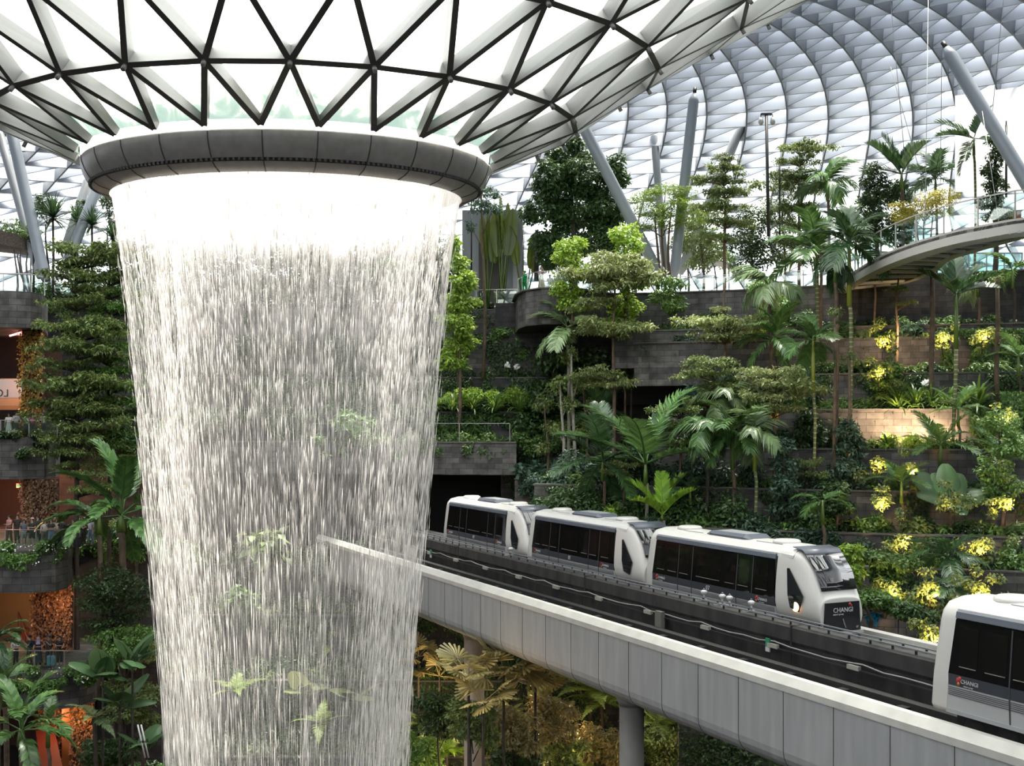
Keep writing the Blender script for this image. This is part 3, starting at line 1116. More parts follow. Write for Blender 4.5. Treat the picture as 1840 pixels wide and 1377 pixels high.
def make_car(label, number, lamp):  # lamp: add the glowing disc for the corner window's orange reflection
    c = thing('train_car', label, 'train', (0, 0, 0), 0, None)
    # body: lower shell and white roof
    low = [(-1.30, 0), (-1.38, .15), (-1.40, .86), (1.40, .86), (1.38, .15), (1.30, 0)]
    loft_x([XB + .70, XF], [low, low]).build('lower_body', M_silver, c)
    rb = [(-side_y(.85) + .03, .85), (-side_y(2.8) + .03, 2.8), (-1.17, 3.05), (1.17, 3.05), (side_y(2.8) - .03, 2.8), (side_y(.85) - .03, .85)]
    loft_x([XB + .80, XF], [rb, rb]).build('inner_body', M_line, c)
    rf = lambda k, z: [(-1.2 * k, 2.98), (-1.18 * k, 3.12 + z), (-.95 * k, 3.33 + z), (-.4 * k, 3.43 + z), (.4 * k, 3.43 + z), (.95 * k, 3.33 + z), (1.18 * k, 3.12 + z), (1.2 * k, 2.98)]
    loft_x([XB + .95, XB + 1.0, XF + .2, XF + .9], [rf(1, 0), rf(1, 0), rf(1, 0), rf(.98, -.04)]).build('roof', M_body, c)
    # rear end: white rounded corner, raked
    out = [(0, 1.30), (.15, 1.39), (.86, 1.408), (1.2, 1.406), (2.0, 1.34), (2.8, 1.268), (3.06, 1.2), (3.3, .98), (3.42, .42)]
    mb = MB()
    ring_ = [(-y, z) for z, y in out] + [(y, z) for z, y in reversed(out)]
    vs, nr = [], len(ring_)
    ST = [(-.02, .80, .93), (.0, .90, .965), (.06, .955, .985), (.18, .985, .997), (.62, 1.0, 1.0), (.70, 1.0, 1.0)]
    for x, ky, kz in ST:
        vs += [(XB + x + .10 * z, y * ky, z * kz + (1 - kz) * .3) for y, z in ring_]
    fs = [(i * nr + k, (i + 1) * nr + k, (i + 1) * nr + (k + 1) % nr, i * nr + (k + 1) % nr) for i in range(len(ST) - 1) for k in range(nr)]
    mb.add(vs, fs, smooth=True)
    mb.add(vs[:nr], [tuple(range(nr))])
    mb.add(vs[-nr:], [tuple(range(nr))])
    mb.build('rear_end', M_body, c)
    mb = MB()
    mb.add([(XB - .035 + z * .1, y, z) for z in (1.35, 2.75) for y in (-.85, .85)], [(0, 1, 3, 2)])
    mb.build('rear_window', M_shield, c)
    # nose: white monocoque with slanting windscreen
    xs = [XF - .04, XF - .02, XF + .02, XF + .75, XF + 1.25, XF + 2.05, XT, XT + .11, XT + .12]
    def sec(hb, ht, zt, zw):
        return [(-hb, 0.0), (-hb - .04, min(1.45, zw)), (-ht, max(zt - .25, zw + .02)), (-ht + .12, zt), (ht - .12, zt), (ht, max(zt - .25, zw + .02)), (hb + .04, min(1.45, zw)), (hb, 0.0)]
    ss = [sec(1.37, 1.22, 3.38, 1.45)] * 2 + [sec(1.37, 1.22, 3.38, 1.45), sec(1.36, 1.18, 3.38, 1.45), sec(1.32, 1.08, 3.28, 1.45), sec(1.26, 1.05, 2.45, 1.45), sec(1.14, 1.02, 1.62, 1.3), sec(1.10, 1.0, 1.50, .9), sec(1.08, 1.0, 1.48, .9)]
    o = loft_x(xs, ss).build('nose', M_body, c)
    o.data.polygons.foreach_set('use_smooth', [True] * len(o.data.polygons))
    sb = o.modifiers.new('round', 'SUBSURF'); sb.levels = sb.render_levels = 2
    # windscreen glass on the slope and visor above it
    sl = lambda x: float(np.interp(x, [XF + .55, XF + 1.25, XF + 2.05, XT], [3.38, 3.28, 2.45, 1.62]))
    def slope_patch(x0, x1, w0, w1, lift, nm, m, parent=c):
        k = 12
        mb = MB()
        vs = []
        for i in range(k + 1):
            x = x0 + (x1 - x0) * i / k
            w = w0 + (w1 - w0) * i / k
            for j in range(2):
                vs.append((x + lift * .6, (-w, w)[j], sl(x) + lift))
        mb.add(vs, [(2 * i, 2 * i + 1, 2 * i + 3, 2 * i + 2) for i in range(k)])
        o = mb.build(nm, m, parent, smooth=True)
        sd = o.modifiers.new('solid', 'SOLIDIFY'); sd.thickness = .03; sd.offset = 0
        return o
    slope_patch(XF + .62, XF + 1.42, .98, .96, .05, 'visor', M_gutter)
    ws = slope_patch(XF + 1.42, XF + 2.36, .96, .93, .05, 'windscreen', M_shield)
    slope_patch(XF + 1.47, XF + 2.3, .62, .60, .09, 'centre_pane', M_shield, ws)
    # dark lower nose panel
    mb = MB()
    px = lambda z: float(np.interp(z, [0, .9, 1.5], [XT + .12, XT + .12, XT + .12])) + .02
    P = [(-.98, .12), (.98, .12), (.90, 1.30), (-.90, 1.30)]
    mb.add([(px(z), y, z) for y, z in P] + [(px(z) + .05, y * .97, z) for y, z in P], [(4, 5, 6, 7), (0, 1, 5, 4), (1, 2, 6, 5), (2, 3, 7, 6), (3, 0, 4, 7)])
    nd = mb.build('nose_panel', M_nose_dark, c)
    text_obj('CHANGI', .27, M_text, nd, (XT + .21, 0, .98), (PI / 2, 0, PI / 2))
    text_obj('airport group', .1, M_text, nd, (XT + .21, -.25, .82), (PI / 2, 0, PI / 2))
    mb = MB()
    for y, z, r in ((.36, 1.2, .07), (.43, 1.14, .05)):
        mb.tube([(XT + .19, y, z), (XT + .21, y, z)], r, 10)
    mb.build('emblem', M_red, nd)
    mb = MB()
    mb.bar((XT + .2, .05, .45), (XT + .2, .14, .25), .05, .03)
    mb.bar((XT + .2, .05, .45), (XT + .2, .0, .62), .04, .03)
    mb.build('release_handle', M_roofbox, nd)
    text_obj(number, .12, M_text, nd, (XT + .21, .75, .25), (PI / 2, 0, PI / 2))
    MB().box((XT + .0, 0, .04), (.45, 2.15, .12)).build('bumper', M_silver, c)
    for sgn in (-1, 1):
        # pentagon side window in the white nose
        mb = MB()
        pen = [(XF + .66, 2.55), (XF + .78, 2.56), (XF + 1.74, 1.5), (XF + 1.5, .82), (XF + .98, .95), (XF + .84, 1.5)]
        def ny(x, z):
            hb = float(np.interp(x, xs, [1.37, 1.37, 1.37, 1.36, 1.32, 1.26, 1.14, 1.1, 1.08])) + .04
            ht = float(np.interp(x, xs, [1.22, 1.22, 1.22, 1.18, 1.08, 1.05, 1.02, 1.0, 1.0]))
            zt = float(np.interp(x, xs, [3.36, 3.36, 3.36, 3.38, 3.28, 2.45, 1.62, 1.5, 1.48])) - .25
            return float(np.interp(z, [0, 1.45, max(zt, 1.5)], [hb - .04, hb, ht])) + .015
        ring = [(x, sgn * ny(x, z), z) for x, z in pen]
        ring2 = [(x, sgn * (ny(x, z) + .03), z) for x, z in pen]
        mb.add(ring + ring2, [(6, 7, 8, 11), (11, 8, 9, 10)] + [(k, (k + 1) % 6, 6 + (k + 1) % 6, 6 + k) for k in range(6)])
        mb.build('corner_window', M_shield, c)
        if lamp and sgn < 0:
            MB().tube([(XF + 1.3, -1.2, 1.02), (XF + 1.3, sgn * (ny(XF + 1.3, 1.02) + .035), 1.02)], .2, 16).build('reflection_disc', M_reflect, c)  # reflection in the glass, put in as a glowing disc
        # glazed band
        mb = MB()
        x0a, x1a, xt0 = XB + .80, XF - .03, XB + .96
        Y = lambda z: sgn * (side_y(z) + .012)
        def slab(xa, xb, z0, z1, lift, nm, m, par, xa1=None, xb1=None):
            xa1 = xa if xa1 is None else xa1
            xb1 = xb if xb1 is None else xb1
            y0, y1 = Y(z0) + sgn * lift, Y(z1) + sgn * lift
            q = [(xa, y0, z0), (xb, y0, z0), (xb1, y1, z1), (xa1, y1, z1)]
            q2 = [(a, b - sgn * .05, z) for a, b, z in q]
            return MB().add(q + q2, [(0, 1, 2, 3), (7, 6, 5, 4), (0, 4, 5, 1), (1, 5, 6, 2), (2, 6, 7, 3), (3, 7, 4, 0)]).build(nm, m, par)
        band = slab(x0a, x1a, 1.2, 2.82, 0, 'window_band', M_wband, c, xt0, XF - .22)
        for a, b in ((1.15, 1.85), (2.1, 2.9), (3.1, 3.9), (4.5, 6.4), (6.75, 7.5), (7.7, 8.5), (8.95, 9.8)):
            slab(a, b, 1.42, 2.62, .008, 'window_pane', M_pane, band)
            slab(a + .04, b - .04, 1.44, 1.465, .016, 'window_sill', M_sill, band)
        slab(x0a, x1a, .86, 1.2, 0, 'slate_stripe', M_slate, c)
        for a in (3.0, 4.15, 7.6, 8.72):
            mj = MB()
            for z0, z1 in ((.12, .86), (.86, 1.2), (1.2, 2.8)):
                q = [(x, Y(z) + sgn * (.014 - d), z) for d in (0, .05) for x, z in ((a, z0), (a + .045, z0), (a + .045, z1), (a, z1))]
                mj.add(q, [(0, 1, 2, 3), (7, 6, 5, 4), (0, 4, 5, 1), (1, 5, 6, 2), (2, 6, 7, 3), (3, 7, 4, 0)])
            mj.build('door_joint', M_joint, band)
        mb2 = MB()
        for k in range(5):
            z = .80 - k * .055
            mb2.bar((x0a, Y(z) + sgn * .004, z), (x1a, Y(z) + sgn * .004, z), .012, .016)
        mb2.build('pin_stripes', M_slate, c)
        MB().bar((XB + .72, sgn * 1.4, .09), (XF, sgn * 1.4, .09), .05, .12).build('skirt_rail', M_roofbox, c)
        # gutter over the windows
        mb3 = MB()
        g_ = [(sgn * 1.23, 2.82), (sgn * 1.31, 2.86), (sgn * 1.27, 3.04), (sgn * 1.16, 3.1)]
        o = loft_x([XB + .98, XF - .12], [g_, g_]).build('gutter', M_gutter, c)
        emblem(c, 1.45, 1.03, sgn, .85)
        emblem(c, 9.35, 1.03, sgn, .85)
        text_obj(number, .3, M_text, c, (5.5, sgn * (side_y(1.02) + .02), 1.02), (PI / 2, 0, 0 if sgn < 0 else PI))
    # roof equipment
    def rbox(x0, x1, w, h, nm, m):
        a = [(-w, 3.36), (-w, 3.40 + h * .4), (-w * .8, 3.42 + h), (w * .8, 3.42 + h), (w, 3.40 + h * .4), (w, 3.36)]
        b = [(y * .85, 3.36 + (z - 3.36) * .4) for y, z in a]
        return loft_x([x0, x0 + .35, x1 - .35, x1], [b, a, a, b]).build(nm, m, c)
    ac = rbox(4.3, 7.6, .72, .17, 'roof_unit', M_gutter)
    rbox(4.6, 7.3, .5, .19, 'roof_unit_lid', M_roofbox).parent = ac
    for x in (2.0, 9.4):
        MB().tube([(x, 0, 3.40), (x, 0, 3.50), (x, 0, 3.56)], [.62, .6, .5], 24).build('roof_vent', M_body, c)
    mb = MB()
    for (x0, x1) in ((2.4, 4.0), (8.1, 9.9)):
        mb.bar((x0, -.62, 3.405), (x1, -.62, 3.405), .04, .02)
    mb.build('roof_seams', M_roofbox, c)
    ub = MB()
    for x in (2.1, 8.9):
        ub.box((x, 0, -.28), (2.4, 2.2, .56))
    ub.box((5.5, 0, -.15), (9.5, 2.0, .3))
    ub.build('bogie', M_under, c)
    for x in (1.5, 2.7, 8.3, 9.5):
        for y in (-1.0, 1.0):
            MB().tube([(x, y - .14, -.36), (x, y + .14, -.36)], .36, 18).build('tyre', M_trough, c)
    return c


ZT = 21.36


def car_at(car, px_rear, t):
    """Stand a car on the track so its near rear corner shows at px_rear."""
    k = (px_rear - CX) / F
    a = O2 + N2 * (t - 1.4)
    s = (k * a.y - a.x) / (U2.x - k * U2.y)
    car.location = GP(s, t, ZT)
    car.rotation_euler = (0, 0, math.atan2(U2.y, U2.x))
    return s


proto = make_car('leading train car with slanted windscreen and orange reflection in its corner window', '07', True)
s_lead = car_at(proto, 1157, 6.9)
for o in proto.children_recursive:
    pass
for k, lab in ((1, 'middle train car, coupled between the leading and the rearmost car'),
               (2, 'rearmost train car, beside the falling water')):
    c = copy_tree(proto)
    for ch in [x for x in c.children if x.name.startswith('reflection_disc')]:
        bpy.data.objects.remove(ch)
    c.location = proto.location - U2 * (13.3 * k)
    c['label'] = lab
    c['group'] = 'cars of the far train'
proto['group'] = 'cars of the far train'
c = copy_tree(proto)
for ch in [x for x in c.children if x.name.startswith('reflection_disc')]:
    bpy.data.objects.remove(ch)
car_at(c, 1668, 2.15)
c['label'] = 'nearest train car on the near track, cut off by the picture edge'
c['group'] = None
del c['group']
# white mushroom-headed posts on the median
M_post = mat('white_post', (.75, .74, .72), .4)
POSTS = [(918, 'white mushroom-headed trackside post beside the rearmost car'),
         (1265, 'leftmost white mushroom-headed trackside post beside the leading car'),
         (1298, 'left one of the close pair of white trackside posts beside the leading car'),
         (1311, 'right one of the close pair of white trackside posts beside the leading car'),
         (1350, 'white mushroom-headed trackside post nearest to the leading car nose')]
for px, lab in POSTS:
    k = (px - CX) / F
    a = O2 + N2 * 4.3
    s = (k * a.y - a.x) / (U2.x - k * U2.y)
    q = thing('trackside_post', lab, 'post', GP(s, 4.3, 22.05), 0, 'white posts on the track median')
    MB().box((-.1, .1, .03), (.5, .2, .1)).build('base', M_post, q)
    MB().tube([(0, 0, .0), (0, 0, .3)], .05, 10).build('stem', M_post, q)
    MB().tube([(0, 0, .28), (0, 0, .36), (0, 0, .44), (0, 0, .5)], [.05, .15, .15, .06], 12).build('head', M_post, q)
    MB().tube([(0, 0, .5), (0, 0, .57)], [.06, .03], 10).build('knob', mat('purple_knob', (.2, .17, .25), .4) if 'purple_knob' not in bpy.data.materials else bpy.data.materials['purple_knob'], q)
# ------------------------------------------------------------------ terraced garden walls
def slant(px):
    return .013 * (1480 - px) if px < 1480 else -.008 * (px - 1480)


def wall_run(name, pts, z0, z1, m, thick=.45, coping=True, label=None, par=None):
    """Stone retaining wall along plan points [(px, d)], its foot at z0 and top at z1."""
    P = [(X(px, d), d) for px, d in pts]
    mb = MB()
    vs, fs, us = [], [], []
    acc = 0
    A = [0]
    for a, b in zip(P, P[1:]):
        acc += math.dist(a, b)
        A.append(acc)
    n = len(P)
    for off in (0, thick):
        for z in (z0, z1):
            vs += [(x, y + off, z) for x, y in P]
    for i in range(n - 1):
        fs.append((i, i + 1, n + i + 1, n + i))
        us.append([(A[i], z0), (A[i + 1], z0), (A[i + 1], z1), (A[i], z1)])
        fs.append((n + i, n + i + 1, 3 * n + i + 1, 3 * n + i))
        us.append([(A[i], z1), (A[i + 1], z1), (A[i + 1], z1 + thick), (A[i], z1 + thick)])
        fs.append((2 * n + i + 1, 2 * n + i, 3 * n + i, 3 * n + i + 1))
        us.append([(A[i + 1], z0), (A[i], z0), (A[i], z1), (A[i + 1], z1)])
    for i in (0, n - 1):
        fs.append((i, n + i, 3 * n + i, 2 * n + i))
        us.append([(0, z0), (0, z1), (thick, z1), (thick, z0)])
    mb.add(vs, fs, us)
    o = mb.build(name, m, par)
    if label:
        struct(o, label, 'wall')
    else:
        o['kind'] = 'structure'
    if coping:
        mc = MB()
        for a, b in zip(P, P[1:]):
            mc.bar((a[0], a[1] + thick / 2 - .03, z1 + .05), (b[0], b[1] + thick / 2 - .03, z1 + .05), thick + .12, .1)
        mc.build('coping', M_coping, o)
    return o


def soil(pts, depth, z, name='floor'):
    P = [(X(px, d), d) for px, d in pts]
    mb = MB()
    n = len(P)
    mb.add([(x, y + .2, z) for x, y in P] + [(x * (1 + depth / y), y + depth, z) for x, y in P], [(i, i + 1, n + i + 1, n + i) for i in range(n - 1)])
    o = mb.build(name, M_soil)
    o['kind'] = 'structure'
    return o


def line(base, pxs, sl=True):
    return [(px, base + (slant(px) if sl else 0)) for px in pxs]


# right-hand terraces, top to bottom: (top z, distance, foot z, pixel range, label)
TERR = [
    (35.8, 81.5, 33.0, range(1140, 1990, 70), 'grey slate terrace wall second below the upper deck'),
    (33.2, 78.0, 30.6, range(1440, 1990, 55), 'slate terrace wall third below the upper deck'),
    (30.8, 75.5, 28.1, range(1235, 1990, 70), 'slate terrace wall in line with the warm-lit stretch of stone'),
    (28.3, 73.0, 25.7, range(1235, 1990, 70), 'slate terrace wall just below the warm-lit stretch of stone'),
    (25.9, 70.0, 23.4, range(960, 1990, 70), 'slate terrace wall behind the elephant-ear plant'),
    (23.6, 67.5, 21.8, range(940, 1990, 70), 'low slate terrace wall above the train roofs'),
    (22.0, 65.0, 20.0, range(1000, 1990, 70), 'low slate terrace wall beside the leading train car'),
    (20.3, 62.0, 10.0, range(1220, 1990, 70), 'lowest slate terrace wall behind the far track'),
]
for k, (z1, d, z0, rg, lab) in enumerate(TERR):
    pts = line(d, rg)
    wall_run('wall_right', pts, z0 - .3, z1, M_stone, label=lab)
    soil(pts, 5.5, z1 - .12)
# recess behind the second wall (dark entrance)
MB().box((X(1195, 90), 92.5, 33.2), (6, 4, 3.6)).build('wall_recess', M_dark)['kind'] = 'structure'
# walls between deck drum and right terraces (left part of right hill)
wall_run('wall_right', [(925, 88.5), (1000, 88), (1075, 87.2), (1150, 87)], 22.0, 25.7, M_stone, label='pale slate wall to the right of the tunnel mouth')
soil([(925, 88.5), (1000, 88), (1150, 87)], 5, 25.6)
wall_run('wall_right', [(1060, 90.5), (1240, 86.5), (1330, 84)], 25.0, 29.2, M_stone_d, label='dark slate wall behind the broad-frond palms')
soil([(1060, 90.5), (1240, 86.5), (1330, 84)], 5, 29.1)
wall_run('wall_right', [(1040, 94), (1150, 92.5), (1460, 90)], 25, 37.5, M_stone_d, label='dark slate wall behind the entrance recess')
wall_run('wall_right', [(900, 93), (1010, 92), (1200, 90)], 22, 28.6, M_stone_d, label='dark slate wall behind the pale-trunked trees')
# walkway over the tunnel
PW = [(200, 93), (560, 91.5), (760, 90.2), (850, 89.6), (928, 89.3)]
wk = wall_run('wall_back', PW, 26.0, 28.45, M_stone, .6, label='slate parapet of the walkway above the tunnel mouth')
soil(PW, 6, 28.35)
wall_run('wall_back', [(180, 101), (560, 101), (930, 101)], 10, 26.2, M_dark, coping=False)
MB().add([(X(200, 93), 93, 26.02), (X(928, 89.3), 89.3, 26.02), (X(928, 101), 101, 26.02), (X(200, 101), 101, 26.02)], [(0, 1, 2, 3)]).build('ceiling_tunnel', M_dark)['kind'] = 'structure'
wall_run('wall_back', [(928, 89.3), (935, 95), (940, 101)], 20, 26.1, M_stone_d, coping=False)
# tiers above the walkway, behind the fall and to its right
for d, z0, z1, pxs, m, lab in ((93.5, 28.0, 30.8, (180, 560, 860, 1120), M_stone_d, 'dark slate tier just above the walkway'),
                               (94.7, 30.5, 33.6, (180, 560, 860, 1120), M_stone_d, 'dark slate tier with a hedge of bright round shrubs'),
                               (95.7, 33.3, 36.6, (180, 560, 880, 1160), M_stone, 'grey slate tier below the drum-shaped deck'),
                               (96.6, 36.3, 39.3, (180, 560, 860, 940), M_stone, 'grey slate tier behind the creeper column')):
    pts = [(p, d) for p in pxs]
    wall_run('wall_back', pts, z0, z1, m, label=lab)
    soil(pts, 5, z1 - .1)
# basin hillside under the guideway and behind the fall
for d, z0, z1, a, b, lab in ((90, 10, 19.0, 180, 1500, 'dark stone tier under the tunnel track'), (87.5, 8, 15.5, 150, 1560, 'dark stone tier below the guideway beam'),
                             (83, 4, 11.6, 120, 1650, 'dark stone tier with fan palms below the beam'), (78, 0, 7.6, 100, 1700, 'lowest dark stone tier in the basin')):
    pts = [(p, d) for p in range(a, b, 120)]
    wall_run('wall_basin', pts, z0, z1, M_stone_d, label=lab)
    soil(pts, 5.5, z1 - .1)
# ground of the basin and rising back wall of the hall behind the viewer
o = MB().add([(-140, -30, 0), (140, -30, 0), (140, 130, 0), (-140, 130, 0)], [(0, 1, 2, 3)]).build('floor', M_soil); o['kind'] = 'structure'
M_hill = mat('far_planted_hill', (0.05, 0.065, 0.04), .9, noise=(.3, .5))
MB().box((0, -28, 17), (220, 2, 34)).build('wall_behind', M_hill)['kind'] = 'structure'
MB().box((84, 40, 18), (2, 130, 36)).build('wall_far_right', M_hill)['kind'] = 'structure'
MB().box((-84, 40, 18), (2, 130, 36)).build('wall_far_left', M_hill)['kind'] = 'structure'

wall_run('wall_deck_back', [(890, 95.6), (985, 95.2), (1110, 94)], 33, 39.8, M_stone_d, coping=False)
# ------------------------------------------------------------------ upper deck
ZD = 40.0
DK = [(-140, 97), (300, 97.2), (860, 97), (925, 96.5), (931, 91.0), (945, 88.2), (975, 86.6), (1010, 86.4), (1055, 87.8), (1100, 90.5), (1180, 90.0), (1330, 88.0), (1500, 84.8), (1640, 84), (1760, 82.5), (1950, 80)]
P = [(X(px, d), d) for px, d in DK]
mb = MB()
n = len(P)
mb.add([(x, y, ZD - .08) for x, y in P] + [(x * 122 / y, 122, ZD - .08) for x, y in P], [(i, i + 1, n + i + 1, n + i) for i in range(n - 1)])
mb.build('floor_upper_deck', M_deck)['kind'] = 'structure'
wall_run('wall_deck', DK[3:10], 37.3, 39.95, M_stone, label='drum-shaped slate front of the upper deck')
mb = MB(); q = [(X(px, d), d, 37.3) for px, d in DK[3:10]]
mb.add(q, [tuple(range(len(q)))]); mb.build('wall_deck_underside', M_stone_d)['kind'] = 'structure'
wall_run('wall_deck', DK[9:13], 36.8, 39.95, M_stone, label='slate front wall of the upper deck left of the footbridge')
wall_run('wall_deck', DK[12:], 35.5, 40.6, M_stone_d, label='tall dark slate wall under and beyond the footbridge')
soil([(1100, 86), (1500, 82.5), (1950, 78)], 6, 36.6)
wall_run('wall_deck', [(1100, 86.3), (1180, 85.5), (1330, 84), (1500, 82.5), (1950, 78)], 34, 36.7, M_stone, label='grey slate tier just below the upper deck')


def railing(name, label, pts3, h, spacing, m_post=None, glass=True, post=.05, group=None):
    """Posts, top rail and glass panes along 3-D points."""
    m_post = m_post or M_rail
    t = thing(name, label, 'railing', pts3[0], 0, group)
    O = Vector(pts3[0])
    segl = [(Vector(b) - Vector(a)).length for a, b in zip(pts3, pts3[1:])]
    tot = sum(segl)
    def at(s):
        for a, b, L in zip(pts3, pts3[1:], segl):
            if s <= L + 1e-6:
                return Vector(a).lerp(Vector(b), s / L) - O
            s -= L
        return Vector(pts3[-1]) - O
    n = max(1, round(tot / spacing))
    Q = [at(tot * i / n) for i in range(n + 1)]
    up = Vector((0, 0, h))
    for p in Q:
        MB().bar(p, p + up, post, post * 1.3, up=(0, 1, 0)).build('post', m_post, t)
    mr = MB()
    for a, b in zip(Q, Q[1:]):
        mr.bar(a + up, b + up, post, post)
    mr.build('top_rail', m_post, t)
    if glass:
        mg = MB()
        for a, b in zip(Q, Q[1:]):
            d = (b - a) * .03
            mg.bar((a + d) + up * .5, (b - d) + up * .5, .02, h * .82)
        mg.build('glass_panes', G_rail, t)
    return t


railing('railing', 'steel and glass railing round the drum-shaped deck', [W(px, 0, d).xy.to_3d() + Vector((0, 0, 40)) for px, d in DK[4:10]], 1.25, 1.6)
railing('railing', 'steel and glass railing in front of the blue-grey wall block', [(X(856, 96.6), 96.6, 39.4), (X(929, 96.2), 96.2, 39.4)], 1.6, 1.6)
railing('railing', 'thin railing along the deck left of the footbridge', [(X(px, d), d + .2, 40) for px, d in DK[10:13]], 1.2, 2.2)
railing('railing', 'thin steel railing with square bars along the walkway above the tunnel', [(X(px, d), d + .3, 28.5) for px, d in ((560, 91.5), (760, 90.2), (850, 89.6), (916, 89.3))], 1.45, 3.6, glass=False)

# blue-grey block with a dark door, behind the traveller palms
blk = thing('service_block', 'blue-grey plain service block with tall dark door behind the paddle-leaf palms', 'building', (X(885, 100), 100, 39))
MB().box((0, 2, 4.6), (X(935, 100) - X(826, 100), 4, 9.2)).build('block_wall', M_greywall, blk)
MB().box((X(880, 100) - X(885, 100), -.03, 3.6), (1.9, .08, 5.6)).build('door_panel', mat('brown_grey_door', (.09, .085, .085), .6), blk)
mb = MB()
for x in (-2.2, .9):
    mb.box((x, -.01, 4.6), (.04, .04, 9.1))
mb.box((0, -.01, .8), (5.1, .04, .04))
mb.build('panel_seams', M_column, blk)
MB().box((X(928, 100) - X(885, 100), -.5, 4.5), (.6, 1, 9)).build('side_return', M_greywall, blk)

# white panel wall at the far right and glass gallery
M_bl = glassmat('backlit_white_fabric', (.9, .9, .9), .0, milk=.93, milkcol=(.93, .92, .90))
o = MB().add([(X(1716, 89), 89, Z(345, 89)), (X(1960, 89), 89, Z(345, 89)), (X(1960, 89), 89, Z(138, 89)), (X(1716, 89), 89, Z(172, 89))], [(0, 1, 2, 3)]).build('wall_white_panel', M_bl)
struct(o, 'large plain white wall panel behind the leaning steel column', 'wall')
gl = thing('glass_gallery', 'pale glass gallery behind the footbridge with grey sloping roof', 'building', (X(1740, 100), 100, 40))
G_gal = glassmat('pale_green_gallery_glass', (.72, .86, .84), .15)
MB().box((0, 2, 2.4), (11, .06, 4.8)).build('glass_wall', G_gal, gl)
MB().box((3, 6, 5.6), (13, .06, 4)).build('upper_glass', G_gal, gl)
mb = MB()
for k in range(8):
    mb.box((-5.4 + k * 1.55, 1.95, 2.4), (.08, .1, 4.8))
mb.box((0, 1.95, 4.8), (11, .12, .12)); mb.box((3, 5.9, 7.6), (13, .12, .12))
mb.build('mullion', M_steel, gl)
mb = MB()
mb.add([(-7, -1, 3.0), (-3.5, -1, 4.2), (0, -1, 2.9), (-7, 3, 3.0), (-3.5, 3, 4.2), (0, 3, 2.9), (-7, -1, 2.8), (-3.5, -1, 4.0), (0, -1, 2.7)],
       [(0, 1, 4, 3), (1, 2, 5, 4), (6, 7, 1, 0), (7, 8, 2, 1)])
mb.build('pitched_roof', M_steel_b, gl)
MB().box((-3.5, .5, 1.7), (5, .1, 1.7)).build('dark_front', M_trough, gl)
bx = thing('timber_box', 'small orange timber box on the gallery deck', 'box', W(1822, 395, 92))
MB().box((0, 0, -.0), (.9, .6, 1.2)).build('box_body', mat('orange_timber', (.5, .24, .08), .6), bx)
MB().box((0, 0, .63), (1.0, .7, .06)).build('lid', mat('orange_timber_lid', (.4, .2, .07), .6), bx)

# ------------------------------------------------------------------ footbridge
FB_N = [(1505, 507, 84.6), (1560, 471, 75.2), (1620, 443, 70.2), (1700, 418, 67.2), (1780, 401, 65.6), (1840, 391, 64.7), (1930, 384, 64)]
FB_F = [(1560, 519, 90), (1600, 514, 84.6), (1640, 505, 80), (1680, 488, 74), (1707, 467, 69.7), (1755, 452, 68), (1840, 428, 66), (1930, 412, 64)]
fb = thing('footbridge', 'curving white footbridge with slatted underside and glass railing', 'bridge', W(1505, 507, 84.6))
FO = fb.location.copy()


def resample(pts, n):
    P = [Vector(p) for p in pts]
    out = []
    m_ = len(P) - 1
    for i in range(n + 1):
        u = i / n * m_
        k = min(int(u), m_ - 1)
        t = u - k
        a, b, c, d = P[max(k - 1, 0)], P[k], P[k + 1], P[min(k + 2, m_)]
        out.append(.5 * ((2 * b) + (c - a) * t + (2 * a - 5 * b + 4 * c - d) * t * t + (3 * b - 3 * c + d - a) * t ** 3))
    return out


NE = resample([W(*p) for p in FB_N], 40)
FE = resample([W(*p) for p in FB_F], 40)
ys = np.array([q.y for q in FE])[::-1]
FE = [Vector((float(np.interp(p.y, ys, np.array([q.x for q in FE])[::-1])), p.y, float(np.interp(p.y, ys, np.array([q.z for q in FE])[::-1])))) for p in NE]
NE = [p - FO for p in NE]; FE = [p - FO for p in FE]
M_fb = mat('white_bridge_steel', (.62, .60, .56), .5)


def ribbon(name, A, B, C, D, m):
    """Solid ribbon through four rails of points (cross-section A-B-C-D)."""
    mb = MB()
    n = len(A)
    for r in (A, B, C, D):
        mb.v += [tuple(p) for p in r]
    for i in range(n - 1):
        for a, b in ((0, 1), (1, 2), (2, 3), (3, 0)):
            mb.f.append([a * n + i, a * n + i + 1, b * n + i + 1, b * n + i]); mb.uv.append(None); mb.sm.append(False)
    for i in (0, n - 1):
        mb.f.append([i, n + i, 2 * n + i, 3 * n + i]); mb.uv.append(None); mb.sm.append(False)
    return mb.build(name, m, fb)


dz = Vector((0, 0, 1))
inn = [(q - p).normalized() for p, q in zip(NE, FE)]
ribbon('near_fascia', NE, [p - dz * .78 for p in NE], [p - dz * .82 + i_ * .5 for p, i_ in zip(NE, inn)], [p + i_ * .22 for p, i_ in zip(NE, inn)], M_fb)
ribbon('far_fascia', [q + dz * .5 for q in FE], [q - dz * .05 for q in FE], [q - dz * .08 - i_ * .4 for q, i_ in zip(FE, inn)], [q + dz * .5 - i_ * .2 for q, i_ in zip(FE, inn)], M_fb)
ribbon('deck', [p - dz * .12 for p in NE], [p - dz * .3 for p in NE], [q + dz * .3 for q in FE], [q + dz * .45 for q in FE], M_trough)
for i in range(1, 40, 2):
    p, q = NE[i] - dz * .62 + inn[i] * .3, FE[i] + dz * .02 - inn[i] * .3
    MB().bar(p, q, .42, .16).build('underside_slat', M_steel, fb)
t = railing('railing', 'glass railing with pale posts along the footbridge', [p + FO for p in NE[:38]], 1.55, 1.9, M_fb, post=.07)
t['category'] = 'railing'

